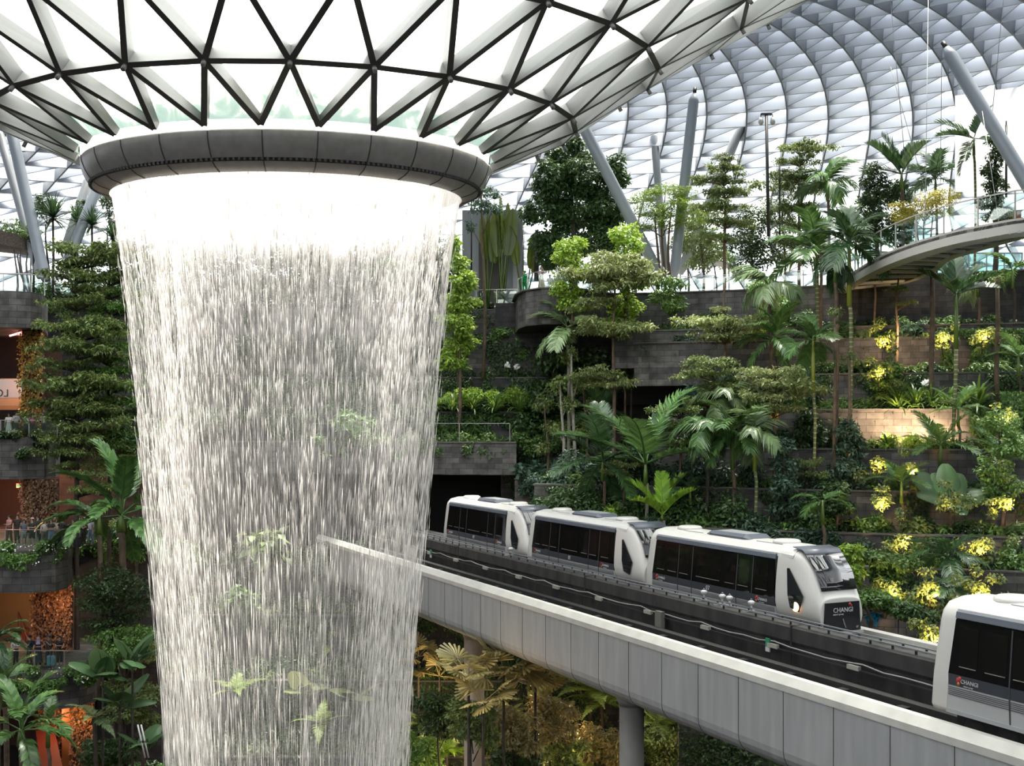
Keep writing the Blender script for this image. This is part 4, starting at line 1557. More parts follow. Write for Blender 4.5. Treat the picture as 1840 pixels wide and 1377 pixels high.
# ------------------------------------------------------------------ steel columns, cables and poles
def pole3(name, label, a, b, r, m, group, caps=True):
    a, b = Vector(a), Vector(b)
    t = thing(name, label, 'column', a, 0, group)
    d = b - a
    L = d.length
    u = d / L
    if caps:
        MB().tube([u * (L * .0), u * (L * .04), u * (L * .93), u * (L * .97)], [r * .62, r, r, r * .5], 20).build('shaft', m, t)
        MB().tube([u * (L * .965), u * L], [r * .35, r * .35], 12).build('pin_joint', M_black, t)
    else:
        MB().tube([Vector((0, 0, 0)), d], r, 12).build('shaft', m, t)
    return t


GC = 'leaning steel columns carrying the dome'
pole3('steel_column', 'grey leaning steel column in front of the big dark tree', W(1190, 505, 92), W(1040, 212, 89), .44, M_column, GC)
pole3('steel_column', 'grey near-upright steel column behind the feathery green tree', W(1211, 498, 93), W(1249, 158, 93), .42, M_column, GC)
pole3('steel_column', 'pale steel column seen faintly between the two nearer ones', W(1196, 495, 102), W(1174, 228, 104), .34, M_steel, GC)
pole3('steel_column', 'white slanting steel column left of the camera pole', W(1222, 492, 100), W(1340, 205, 102), .42, M_steel, GC)
pole3('steel_column', 'grey leaning steel column crossing the white wall panel', W(1905, 430, 76), W(1694, 76, 80), .46, M_column, GC)
pole3('steel_column', 'nearer grey leaning steel column over the left balcony', W(82, 505, 88), W(10, 190, 90), .42, M_column, GC)
pole3('steel_column', 'paler leaning steel column behind its twin over the left balcony', W(72, 500, 92), W(-5, 225, 95), .34, M_steel, GC)
pole3('steel_column', 'grey steel column leaning right towards the collar', W(122, 470, 90), W(182, 318, 92), .40, M_column, GC)
pole3('steel_column', 'pale steel column leaning right behind the spiky dracaenas', W(116, 450, 96), W(160, 318, 99), .36, M_steel, GC)


def thin(name, label, cat, a, b, r, m, group=None):
    a, b = Vector(a), Vector(b)
    o = MB().tube([Vector((0, 0, 0)), b - a], r, 6).build(name, m, None, loc=a)
    return tag(o, label, cat, group)


M_cable = mat('pale_steel_cable', (.55, .55, .55), .4)
for k, (a, b) in enumerate((((1630, 330, 84), (1600, 0, 82)), ((1662, 420, 74), (1668, 0, 82)), ((1690, 330, 84), (1692, 110, 80)), ((1660, 335, 84), (1600, 120, 84)),
                            ((1795, 400, 72), (1765, 200, 76)), ((1780, 235, 84), (1803, 0, 80)))):
    lab = ('thin steel stay cable above the dark round tree', 'long thin steel stay cable rising from the footbridge rail', 'thin steel cable hanging from the leaning column head',
           'thin slanting steel cable behind the V-frond palm', 'thin steel cable beside the dark creeper column', 'thin steel cable crossing the white wall panel')[k]
    thin('stay_cable', lab, 'cable', W(*a), W(*b), .022, M_cable, 'stay cables of the footbridge')
cp = thing('camera_pole', 'dark lamp pole with two white cameras at its head', 'pole', W(1381, 425, 87))
CPo = cp.location.copy()
MB().tube([Vector((0, 0, 0)), W(1377, 205, 87) - CPo], [.13, .11], 10).build('shaft', M_black, cp)
top = W(1377, 206, 87) - CPo
MB().bar(top + Vector((-.4, 0, .02)), top + Vector((.4, 0, .02)), .3, .12).build('cross_arm', M_black, cp)
for sx in (-.42, .45):
    cm = MB().tube([top + Vector((sx, -.1, -.25)), top + Vector((sx, -.1, -.62)), top + Vector((sx, -.1, -.78))], [.13, .2, .1], 12).build('camera_head', M_white, cp)
    MB().bar(top + Vector((sx, -.1, -.28)), top + Vector((sx, 0, .02)), .05, .05).build('bracket', M_black, cm)
for k, (px, y0, y1, d, r, lab) in enumerate(((1808, 355, 225, 80, .08, 'slim black pole beside the dark creeper column'), (964, 505, 420, 95, .2, 'thick black post on the deck behind the railing'),
                                            (847, 500, 360, 97, .06, 'slim black pole against the blue-grey block'), (1401, 425, 290, 92, .07, 'thin dark pole just right of the camera pole'))):
    p = W(px, y0, d)
    t = thing('slim_pole', lab, 'pole', p)
    h = (y0 - y1) / F * d
    MB().tube([(0, 0, 0), (0, 0, h)], r, 8).build('shaft', M_black, t)
    MB().tube([(0, 0, h), (0, 0, h + .3)], r * .6, 8).build('tip', M_black, t)
# canopies (sun sails) on the deck
for px, py, d, w, lab in ((1590, 463, 92, 4.2, 'white sun canopy seen through the railing near the footbridge end'), (1270, 478, 100, 5, 'pale sun canopy behind the trees on the upper deck')):
    p = W(px, py, d)
    t = thing('sun_canopy', lab, 'canopy', Vector((p.x, p.y, 40)))
    hz = p.z - 40
    mb = MB()
    N_ = 8
    vs = []
    for i in range(N_ + 1):
        for j in range(2):
            x = -w / 2 + w * i / N_
            vs.append((x, j * 2.2, hz + .5 * math.cos(x / w * PI)))
    mb.add(vs, [(2 * i, 2 * i + 2, 2 * i + 3, 2 * i + 1) for i in range(N_)], smooth=True)
    o = mb.build('fabric', M_white, t)
    sd = o.modifiers.new('solid', 'SOLIDIFY'); sd.thickness = .06
    for sx in (-w * .42, w * .42):
        MB().tube([(sx, 1.1, 0), (sx, 1.1, hz + .2)], .06, 8).build('pole', M_rail, t)

# ------------------------------------------------------------------ left side: mall balconies
M_tan = stonemat('tan_brick', (.32, .19, .09), (.40, .25, .12), (.2, .11, .05), .9, .12)
M_redfloor = mat('red_ramp', (.20, .035, .02), .6)
M_redwall = mat('red_brown_wall', (.09, .02, .014), .7)
M_peach = mat('peach_bulkhead', (.55, .30, .17), .6)
M_shop = mat('dark_shop_back', (.05, .025, .018), .7)


def slab(pts, z0, z1, name, label, m=None):
    P = [(X(px, d), d) for px, d in pts]
    o = MB().prism(P, z0, z1).build('wall_left', m or M_stone)
    return struct(o, label, 'balcony')


slab([(-420, 77), (20, 77), (55, 77.6), (75, 79), (84, 82), (86, 86), (86, 97), (-420, 97)], 36.3, 38.7, 'balcony', 'rounded slate balcony drum at the top of the mall side')
slab([(-420, 76.5), (40, 76.5), (80, 77.2), (100, 79), (108, 83), (108, 90), (-420, 90)], 26.3, 29.0, 'balcony', 'slate balcony front below the five people in a row')
slab([(-420, 68), (60, 68), (100, 68.6), (122, 70), (130, 73), (130, 88), (-420, 88)], 20.1, 22.55, 'balcony', 'slate balcony front under the crowded gallery')
slab([(-420, 68), (100, 68), (150, 68.8), (172, 70), (180, 74), (180, 88), (-420, 88)], 13.3, 15.45, 'balcony', 'slate balcony front below the people with blue suitcase')
soil([(-120, 66), (160, 66)], 24, 8.0)
for z0, z1, d, m in ((29, 36.4, 88, M_shop), (22.5, 26.4, 86, M_shop), (15.4, 20.2, 80, M_tan), (8, 13.4, 80, M_redwall)):
    MB().box(((X(110, d) + X(-460, d)) / 2, d, (z0 + z1) / 2), (X(110, d) - X(-460, d), .5, z1 - z0)).build('wall_left_back', m)['kind'] = 'structure'
# hill wall behind the left trees
for d, z0, z1, a, b, lab in ((92, 8, 40, 70, 300, 'dark slate wall behind the layered trees'), (84, 6, 29, 105, 290, 'dark slate wall beside the balconies'), (79, 4, 22, 128, 290, 'dark slate wall below the gallery railing'),
                             (75, 0, 15.2, 175, 290, 'lower dark slate wall beside the fall')):
    wall_run('wall_left_hill', [(a, d), ((a + b) / 2, d + .4), (b, d)], z0, z1, M_stone_d, label=lab)
    soil([(a, d), (b, d)], 5, z1 - .1)
# storey between first and second balcony: bulkhead with mirrored lettering, glass front
bh = thing('shop_bulkhead', 'peach lit shop bulkhead with glass band and mirrored letters', 'bulkhead', (X(10, 82), 82, 31.6))
wB = X(46, 82) - X(-120, 82)
MB().box((-wB / 2 + 1.4, 0, .55), (wB, .4, 1.9)).build('fascia', M_peach, bh)
MB().box((-wB / 2 + 1.4, -.24, .8), (wB, .05, 1.3)).build('glass_band', glassmat('peach_glass', (.85, .8, .75), .12), bh)
MB().box((-wB / 2 + 1.4, -.1, -.55), (wB, .8, .3)).build('soffit_edge', mat('orange_soffit', (.45, .2, .08), .6), bh)
lt = text_obj('LO', .75, M_trough, bh, (-.15, -.28, .45), (PI / 2, 0, 0))
lt.scale = (-1, 1, 1)
tb = thing('tube_light', 'pink glowing tube light under the top balcony drum', 'light', W(37, 598, 80))
M_pink = mat('pink_tube_glow', (1, .3, .3), .5, emit=((1, .22, .2), 6.0))
MB().bar((-.75, 0, -.22), (.75, 0, .22), .1, .1).build('tube', M_pink, tb)
MB().bar((-.78, .05, -.15), (.78, .05, .3), .06, .06).build('batten', M_black, tb)
ex = thing('exit_sign', 'small green and white exit sign hanging in the crowded gallery', 'sign', W(35, 873, 80))
MB().box((0, 0, 0), (.42, .06, .3)).build('panel', M_white, ex)
MB().box((0, -.035, -.04), (.36, .02, .16)).build('green_field', mat('exit_green', (.02, .4, .15), .5, emit=((.02, .5, .2), .6)), ex)
text_obj('EXIT', .14, M_text, ex, (0, -.05, -.04), (PI / 2, 0, 0))
MB().box((0, 0, .5), (.03, .03, .8)).build('hanger', M_black, ex)
# red ramp and its railing
rp = thing('red_ramp', 'red sloping ramp between the two lower balconies', 'ramp', W(100, 1195, 73))
RO = rp.location.copy()
A_ = [W(25, 1105, 82), W(55, 1105, 82), W(112, 1205, 73), W(60, 1212, 73)]
MB().add([p - RO for p in A_] + [p - RO - dz * .4 for p in A_], [(0, 1, 2, 3), (7, 6, 5, 4), (0, 4, 5, 1), (1, 5, 6, 2), (2, 6, 7, 3), (3, 7, 4, 0)]).build('ramp_floor', M_redfloor, rp)
MB().bar(A_[0] - RO + dz * 1.1, A_[3] - RO + dz * 1.1, .06, .06).build('handrail', M_redwall, rp)
for k in range(9):
    p = A_[0].lerp(A_[3], k / 8) - RO
    MB().bar(p, p + dz * 1.1, .05, .05, up=(0, 1, 0)).build('baluster', M_redwall, rp)
MB().add([W(40, 1150, 81), W(62, 1150, 81), W(115, 1390, 70), W(75, 1390, 70)], [(0, 1, 2, 3)]).build('floor_lower_ramp', M_redfloor)['kind'] = 'structure'
pn = thing('orange_pillar', 'orange lit pillar beside the lowest copper leaf wall', 'pillar', (X(127, 73), 73, 8))
MB().box((0, 0, 2.7), (.8, .8, 5.4)).build('shaft', mat('orange_plaster', (.5, .2, .06), .6), pn)
MB().box((0, 0, .1), (1, 1, .2)).build('foot', M_redwall, pn)
for y0, z, x0, x1, lab in ((77.2, 29.05, -100, 103, 'glass railing of the balcony with five people'), (68.6, 22.6, -100, 120, 'glass railing of the crowded gallery'), (68.6, 15.5, -100, 170, 'glass railing of the balcony with the blue suitcase')):
    railing('railing', lab, [(X(x0, y0), y0, z), (X(x1, y0), y0, z)], 1.12, 1.7)
railing('railing', 'pale railing on the top balcony drum', [(X(-100, 77.4), 77.4, 38.7), (X(55, 78), 78, 38.7), (X(80, 80), 80, 38.7)], 1.25, 1.7, M_white)
railing('railing', 'steel railing of the gallery running toward the fall', [(X(170, 76), 76, 22.4), (X(300, 78), 78, 22.4)], 1.15, 2.2)
railing('railing', 'sloping stair railing seen between trees and fall', [(X(205, 78), 78, 29.5), (X(290, 76), 76, 26.3)], 1.1, 1.5)
railing('railing', 'short railing above the lowest trees beside the fall', [(X(200, 76), 76, 15.2), (X(300, 76), 76, 15.2)], 1.05, 2)
railing('railing', 'deck railing behind the tallest layered tree', [(X(80, 92.5), 92.5, 40), (X(300, 92.5), 92.5, 40)], 1.15, 2.4)
ss_ = thing('shade_screen', 'brown mesh sunshade above the top balcony', 'canopy', W(0, 425, 92))
mb = MB(); mb.add([(-4, 0, 1.2), (1.9, 0, .1), (2.2, 3, -.3), (-4, 3, .6), (-4, 0, .3), (1.9, 0, -1), (2.2, 3, -1.2), (-4, 3, -.5)], [(0, 1, 2, 3), (7, 6, 5, 4), (0, 4, 5, 1), (1, 5, 6, 2)])
mb.build('mesh_panel', mat('brown_mesh', (.22, .17, .14), .8, noise=(8, .5)), ss_)
for x in (-3.8, 1.8):
    MB().tube([(x, 1.5, -4.6), (x, 1.5, -.1)], .06, 8).build('pole', M_rail, ss_)

def light(name, kind, loc, energy, col, size=.15, rot=None, sx=None, sy=None):
    d = bpy.data.lights.new(name, kind)
    if kind == 'SPOT':
        d.spot_size = math.radians(sx or 100)
        d.spot_blend = .6
    d.energy = energy
    d.color = col
    if kind == 'AREA':
        d.shape = 'RECTANGLE'; d.size = sx; d.size_y = sy
    else:
        d.shadow_soft_size = size
    o = bpy.data.objects.new(name, d)
    o.location = loc
    if rot:
        o.rotation_euler = rot
    COL.objects.link(o)
    return o


for px, py, d, e_, col in ((20, 880, 80, 260, (1, .36, .18)), (82, 868, 81, 160, (1, .42, .2)), (20, 1080, 76, 220, (1, .6, .3)), (105, 1085, 72.5, 60, (1, .5, .25)),
                           (40, 612, 84, 60, (1, .35, .25)), (20, 690, 80.5, 90, (1, .6, .35)), (95, 1290, 72, 70, (1, .42, .2)), (145, 1290, 71, 60, (1, .5, .15)), (-40, 880, 80, 200, (1, .36, .18))):
    light('shop_lamp', 'POINT', W(px, py, d), e_ * 1.3, col, .3)
# ------------------------------------------------------------------ plant materials
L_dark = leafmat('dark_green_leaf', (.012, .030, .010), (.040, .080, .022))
L_mid = leafmat('mid_green_leaf', (.030, .070, .014), (.085, .165, .035))
L_bright = leafmat('bright_green_leaf', (.10, .19, .025), (.27, .40, .06))
L_yellow = leafmat('yellow_green_leaf', (.13, .15, .015), (.30, .28, .045))
L_olive = leafmat('olive_green_leaf', (.045, .075, .022), (.13, .175, .05))
L_pale = leafmat('pale_olive_leaf', (.09, .12, .045), (.20, .24, .09))
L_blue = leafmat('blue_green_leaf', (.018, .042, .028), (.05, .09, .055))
L_palm = leafmat('palm_leaf', (.025, .065, .018), (.075, .15, .04), rough=.32, trans=.2, spec=.6)
L_palm_d = leafmat('dark_palm_leaf', (.012, .035, .014), (.04, .085, .03), rough=.32, trans=.2, spec=.6)
L_palm_p = leafmat('pale_palm_leaf', (.07, .12, .05), (.16, .22, .10), rough=.3, trans=.25, spec=.7)
L_lime = leafmat('lime_palm_leaf', (.10, .20, .02), (.22, .36, .05), rough=.35)
L_lamplit = leafmat('lamplit_palm_leaf', (.10, .095, .035), (.24, .20, .085), rough=.35, trans=.15)  # warm lamplight under the beam is put into this leaf colour
L_copper = leafmat('copper_leaf', (.06, .028, .012), (.20, .105, .05), trans=.1)
L_amber = leafmat('amber_leaf', (.14, .07, .008), (.28, .17, .025), trans=.1)
L_paddle = leafmat('paddle_leaf', (.035, .06, .008), (.07, .10, .015), rough=.4, trans=.2)
L_fern = leafmat('fern_leaf', (.10, .16, .03), (.24, .30, .08))
M_bark = mat('brown_bark', (.15, .105, .07), .85, noise=(3, .35))
M_bark_d = mat('dark_bark', (.06, .045, .035), .85, noise=(3, .35))
M_bark_p = mat('pale_bark', (.36, .34, .29), .8, noise=(4, .25))
M_shaft = mat('green_crownshaft', (.13, .22, .035), .4)
M_shaft_y = mat('yellow_green_crownshaft', (.34, .40, .05), .4)


def ringed(name, c1, c2, step):
    m = bpy.data.materials.new(name)
    nt, n, l, b = nodes_of(m)
    tc = n.new('ShaderNodeTexCoord')
    sp = n.new('ShaderNodeSeparateXYZ'); l.new(tc.outputs['Object'], sp.inputs[0])
    mm = n.new('ShaderNodeMath'); mm.operation = 'MULTIPLY'; mm.inputs[1].default_value = 1 / step
    fr = n.new('ShaderNodeMath'); fr.operation = 'FRACT'
    l.new(sp.outputs['Z'], mm.inputs[0]); l.new(mm.outputs[0], fr.inputs[0])
    r = n.new('ShaderNodeValToRGB')
    r.color_ramp.elements[0].position = .0; r.color_ramp.elements[0].color = (*c1, 1)
    r.color_ramp.elements[1].position = .32; r.color_ramp.elements[1].color = (*c2, 1)
    l.new(fr.outputs[0], r.inputs[0]); l.new(r.outputs[0], b.inputs['Base Color'])
    b.inputs['Roughness'].default_value = .7
    return m


M_ring = ringed('ringed_palm_trunk', (.34, .33, .22), (.085, .10, .035), .3)
M_ring_b = ringed('brown_ringed_trunk', (.26, .22, .16), (.11, .08, .05), .25)
BANK = {}


def frond_mesh(name, m, n=24, ll=.34, lw=.05, droop=1.0, vee=.25, tipdroop=.5, fwd=.75, base=.12, seed=0, taper='palm'):
    """Feather frond 1 unit long from the origin along +X, arching down."""
    g = np.random.default_rng(seed)
    S = np.linspace(0, 1, 13)
    ang = -droop * S ** 1.4
    xs = np.concatenate([[0], np.cumsum(np.cos(ang[:-1]) / 12)])
    zs = np.concatenate([[0], np.cumsum(np.sin(ang[:-1]) / 12)])
    V, T = [], []
    for i, s in enumerate(S):                 # rachis: slim triangular strip
        w = .016 * (1 - .75 * s)
        V += [(xs[i], -w, zs[i]), (xs[i], w, zs[i]), (xs[i], 0, zs[i] - w * 1.6)]
    for i in range(12):
        a, b = i * 3, i * 3 + 3
        for k in range(3):
            k2 = (k + 1) % 3
            T += [(a + k, a + k2, b + k2), (a + k, b + k2, b + k)]
    for i in range(n):
        s = base + (1 - base) * (i + .5) / n
        p = np.array([np.interp(s, S, xs), 0, np.interp(s, S, zs)])
        an = np.interp(s, S, ang)
        tv = np.array([math.cos(an), 0, math.sin(an)])
        uv = np.array([-math.sin(an), 0, math.cos(an)])
        if taper == 'palm':
            k = (.45 + .55 * math.sin(PI * min(1, (s - base) / (1 - base) * .62 + .28))) * (1.0 if s < .85 else (1.15 - s) / .3)
        else:
            k = max(.06, 1.02 - s) * min(1, (s - base + .06) * 8)
        for sd in (-1, 1):
            f = fwd + .35 * s + g.normal() * .05
            d = tv * math.cos(PI / 2 - f * .9) + np.array([0, sd, 0]) * math.sin(PI / 2 - f * .5) + uv * (vee + g.normal() * .08)
            d /= np.linalg.norm(d)
            L = ll * k * (1 + g.normal() * .06)
            wv = np.cross(d, uv); wv /= np.linalg.norm(wv)
            wv = wv * lw * .5 * (.6 + .4 * k)
            mid = p + d * L * .5 + uv * .0
            q = p + d * L * .95 - np.array([0, 0, 1]) * L * tipdroop * (.5 + .5 * g.random())
            o = len(V)
            V += [tuple(p - wv * .5), tuple(p + wv * .5), tuple(mid + wv), tuple(mid - wv), tuple(q)]
            T += [(o, o + 1, o + 2), (o, o + 2, o + 3), (o + 3, o + 2, o + 4)]
    return mesh_np(name, np.array(V, float), np.array(T), m)


def paddle_mesh(name, m, w=.3, droop=.8, cup=.25, pet=.3, nx=14, ny=6, pleat=.012, heart=0.0, seed=0):
    """Broad leaf blade on a stalk, 1 unit long, along +X."""
    g = np.random.default_rng(seed)
    V, T = [], []
    S = np.linspace(0, 1, nx + 1)
    ang = -droop * np.clip((S - pet) / (1 - pet), 0, 1) ** 1.3
    xs = np.concatenate([[0], np.cumsum(np.cos(ang[:-1]) / nx)])
    zs = np.concatenate([[0], np.cumsum(np.sin(ang[:-1]) / nx)])
    k = 40
    SS = np.linspace(pet, 1, k)
    for i, s in enumerate(SS):
        u = (s - pet) / (1 - pet)
        x, z = np.interp(s, S, xs), np.interp(s, S, zs)
        hw = w * .5 * (math.sin(PI * min(1, u * .94 + .06)) ** (.55 if not heart else .7))
        if heart:
            hw = w * .5 * math.sqrt(max(0.0, 1 - (u - .42) ** 2 / .36)) * (1 if u < .42 else 1 - .25 * (u - .42))
        for j in range(-ny, ny + 1):
            v = j / ny
            back = heart * abs(v) * (1 - u) * .35
            V.append((x - back, v * hw, z + cup * hw * abs(v) ** 1.2 + pleat * (i % 2) * (abs(v) > .05) - .12 * hw * v * v * 2))
    nn = 2 * ny + 1
    for i in range(k - 1):
        for j in range(2 * ny):
            a = i * nn + j
            T += [(a, a + 1, a + nn + 1), (a, a + nn + 1, a + nn)]
    o = len(V)
    P = np.linspace(0, 1, 9)
    for s in P:
        x, z = np.interp(s, S, xs), np.interp(s, S, zs)
        r = .016 * (1.15 - s)
        V += [(x, -r, z - .004), (x, r, z - .004), (x, 0, z - r * 1.8)]
    for i in range(8):
        a, b = o + i * 3, o + i * 3 + 3
        for q in range(3):
            q2 = (q + 1) % 3
            T += [(a + q, a + q2, b + q2), (a + q, b + q2, b + q)]
    return mesh_np(name, np.array(V, float), np.array(T), m)


def fan_mesh(name, m, n=15, span=3.9, pet=.5, seed=0, droop=.2, wid=1.0):
    """Pleated fan leaf on a stalk along +X; blade radius 0.5."""
    g = np.random.default_rng(seed)
    V, T = [], []
    for i in range(n):
        a = -span / 2 + span * (i + .5) / n
        h = span / n * .5 * .86 * wid
        L = .5 * (1 - .12 * abs(a) / 2) * (1 + g.normal() * .04)
        def pt(r, an, up):
            return (pet + r * math.cos(an), r * math.sin(an), up - droop * r * r * 2)
        o = len(V)
        V += [pt(.03, a, 0), pt(L * .55, a - h, .0), pt(L * .55, a, .03), pt(L * .55, a + h, .0), pt(L, a - h * .6, -.01), pt(L, a, .02), pt(L, a + h * .6, -.01)]
        T += [(o, o + 1, o + 2), (o, o + 2, o + 3), (o + 1, o + 4, o + 5), (o + 1, o + 5, o + 2), (o + 2, o + 5, o + 6), (o + 2, o + 6, o + 3)]
    o = len(V)
    for x, r in ((0, .014), (pet + .05, .008)):
        V += [(x, -r, 0), (x, r, 0), (x, 0, -r * 1.6)]
    for q in range(3):
        q2 = (q + 1) % 3
        T += [(o + q, o + q2, o + 3 + q2), (o + q, o + 3 + q2, o + 3 + q)]
    return mesh_np(name, np.array(V, float), np.array(T), m)


def strap_mesh(name, m, n=60, lmin=.6, lmax=1.0, w=.045, up=(.2, 1.5), droop=.7, seed=0):
    """Head of long narrow leaves bursting from the origin."""
    g = np.random.default_rng(seed)
    V, T = [], []
    for i in range(n):
        az = i * 2.399 + g.normal() * .1
        el = up[0] + (up[1] - up[0]) * g.random()
        L = lmin + (lmax - lmin) * g.random()
        p = np.zeros(3)
        sd = np.array([-math.sin(az), math.cos(az), 0]) * w * .5
        o = len(V)
        K = 5
        for k in range(K + 1):
            e_ = el - droop * (k / K) ** 1.5
            wk = (1, 1.15, 1.1, .9, .6, .08)[k]
            V += [tuple(p - sd * wk), tuple(p + sd * wk)]
            p = p + np.array([math.cos(az) * math.cos(e_), math.sin(az) * math.cos(e_), math.sin(e_)]) * L / K
        for k in range(K):
            a = o + 2 * k
            T += [(a, a + 1, a + 3), (a, a + 3, a + 2)]
    return mesh_np(name, np.array(V, float), np.array(T), m)


def bank(key, fn):
    if key not in BANK:
        BANK[key] = fn()
    return BANK[key]


FR_KINDS = {'areca': dict(n=28, ll=.36, lw=.046, droop=1.25, vee=.30, tipdroop=.45, fwd=.75),
            'stiff': dict(n=24, ll=.34, lw=.06, droop=.55, vee=.55, tipdroop=.12, fwd=.95),
            'droopy': dict(n=28, ll=.42, lw=.047, droop=1.7, vee=.05, tipdroop=.9, fwd=.7),
            'feather': dict(n=34, ll=.30, lw=.030, droop=.75, vee=.3, tipdroop=.25, fwd=.7),
            'broad': dict(n=30, ll=.21, lw=.060, droop=1.35, vee=.35, tipdroop=.35, fwd=.85, base=.2),
            'fern': dict(n=30, ll=.34, lw=.040, droop=.9, vee=.1, tipdroop=.1, fwd=.45, taper='fern', base=.06)}


def frond(kind, v, m):
    return bank((kind, v, m.name), lambda: frond_mesh('frond', m, seed=v * 7 + 3, **{**FR_KINDS[kind], 'droop': FR_KINDS[kind]['droop'] * (.8, 1.0, 1.2)[v]}))


def aim(o, az, el, roll=0.0, s=1.0):
    o.rotation_mode = 'XYZ'
    o.rotation_euler = (Matrix.Rotation(az, 3, 'Z') @ Matrix.Rotation(-el, 3, 'Y') @ Matrix.Rotation(roll, 3, 'X')).to_euler()
    o.scale = (s, s, s)


def terr_base(px, py):
    """Soil point of the right-hand terraces nearest to pixel row py."""
    best = None
    for z1, d, z0, rg, lab in TERR:
        if px < rg[0] - 20:
            continue
        dd = d + slant(px) + .9
        y = HY - (z1 - CZ) * F / dd
        if best is None or abs(y - py) < best[0]:
            best = (abs(y - py), dd, z1 - .15)
    return best[1], best[2]


def base_pt(px, spec):
    if spec[0] == 'R':
        d, z = terr_base(px, spec[1])
        if len(spec) > 2:
            d += spec[2]
    elif spec[0] == 'D':
        d, z = spec[1], 40.0
    else:
        d, z = spec[1], spec[2]
    return Vector((X(px, d), d, z)), d


def palm(px, cy, spec, Lpx, label, kind='areca', lm=None, n=9, tm=None, r=.11, els=(1.25, -.15), sm=None, lean=0.0, az0=None, seed=None, shaft=1.3, azs=None, name='palm_tree', group=None):
    lm = lm or L_palm; tm = tm or M_ring; sm = sm or M_shaft
    p, d = base_pt(px + lean, spec)
    top = W(px, cy, d)
    seed = int(px * 31 + cy) if seed is None else seed
    g = random.Random(seed)
    t = thing(name, label, 'palm tree', p, 0, group)
    h = top - p
    if h.z > .4:
        sh = min(shaft, h.z * .4)
        pts = [h * (k / 6) + Vector((math.sin(k / 6 * PI) * .12, 0, 0)) for k in range(7)]
        for q in pts:
            q.z = min(q.z, h.z - sh * .0)
        MB().tube([q for q in pts if q.z <= h.z - sh] + [h - Vector((0, 0, sh * .95))], r, 10).build('trunk', tm, t)
        MB().tube([h - Vector((0, 0, sh)), h - Vector((0, 0, sh * .5)), h + Vector((0, 0, .1))], [r * 1.25, r * 1.1, r * .55], 10).build('crownshaft', sm, t)
    az0 = g.random() * 6.28 if az0 is None else az0
    L = Lpx / F * d
    for i in range(n):
        az = azs[i] if azs else az0 + i * 2.399
        f = i / max(1, n - 1)
        el = els[0] + (els[1] - els[0]) * f + g.uniform(-.12, .12)
        o = put('frond', frond(kind, g.choice((0, 1, 2)), lm), t, h)
        aim(o, az, el, g.uniform(-.25, .25), L * g.uniform(.88, 1.1))
    return t


def plate(v, m):
    def mk():
        g = random.Random(v)
        bl = [((0, 0, 0), (1.5, 1.5, .16))]
        for k in range(9):
            a = k * .7 + g.random() * .5
            rr = g.uniform(.9, 2.0)
            bl.append(((math.cos(a) * rr, math.sin(a) * rr, g.uniform(-.2, .3)), (g.uniform(.4, .85), g.uniform(.4, .85), g.uniform(.10, .24))))
        Vv, Tt = cloud(bl, 1700, (.23, .10), up=.72, shell=.2, seed=v, droop=.05)
        return mesh_np('foliage_layer', Vv, Tt, m)
    return bank(('plate', v, m.name), mk)


def layered_tree(px, spec, layers, label, lm=None, tm=None, r=.11, top=None, group=None, name='layered_tree', lean=0, sx=1.0):
    """Slim trunk carrying flat tiers of small leaves: layers = [(dx px, y, half width px)]."""
    lm = lm or L_olive; tm = tm or M_bark
    p, d = base_pt(px + lean, spec)
    t = thing(name, label, 'tree', p, 0, group)
    ty = min(l[1] for l in layers) if top is None else top
    tp = W(px, ty, d) - p
    pts = [tp * (k / 7) + Vector((.1 * math.sin(k * 1.7 + px), .1 * math.cos(k * 2.1 + px), 0)) * (k / 7) for k in range(8)]
    MB().tube(pts, [r * (1.15 - .75 * k / 7) for k in range(8)], 9).build('trunk', tm, t)
    br = MB()
    g = random.Random(int(px + ty))
    for dx, y, hw in layers:
        c = W(px + dx, y, d) - p
        f = max(.05, min(1, (c.z - .5) / tp.z))
        a = tp * f
        s = hw / F * d / 2.35
        for k in range(5):
            az = k * 1.257 + g.random()
            e_ = c + Vector((math.cos(az), math.sin(az), 0)) * s * 1.5
            br.tube([a, (a + e_) / 2 + Vector((0, 0, .05)), e_], [r * .35, r * .22, .012], 5)
        o = put('foliage_layer', plate(g.choice((0, 1, 2, 3)), lm), t, c)
        o.rotation_euler = (g.uniform(-.08, .08), g.uniform(-.08, .08), g.random() * 6.28)
        o.scale = (s * sx, s, s * 1.25)
    br.build('branches', tm, t)
    return t


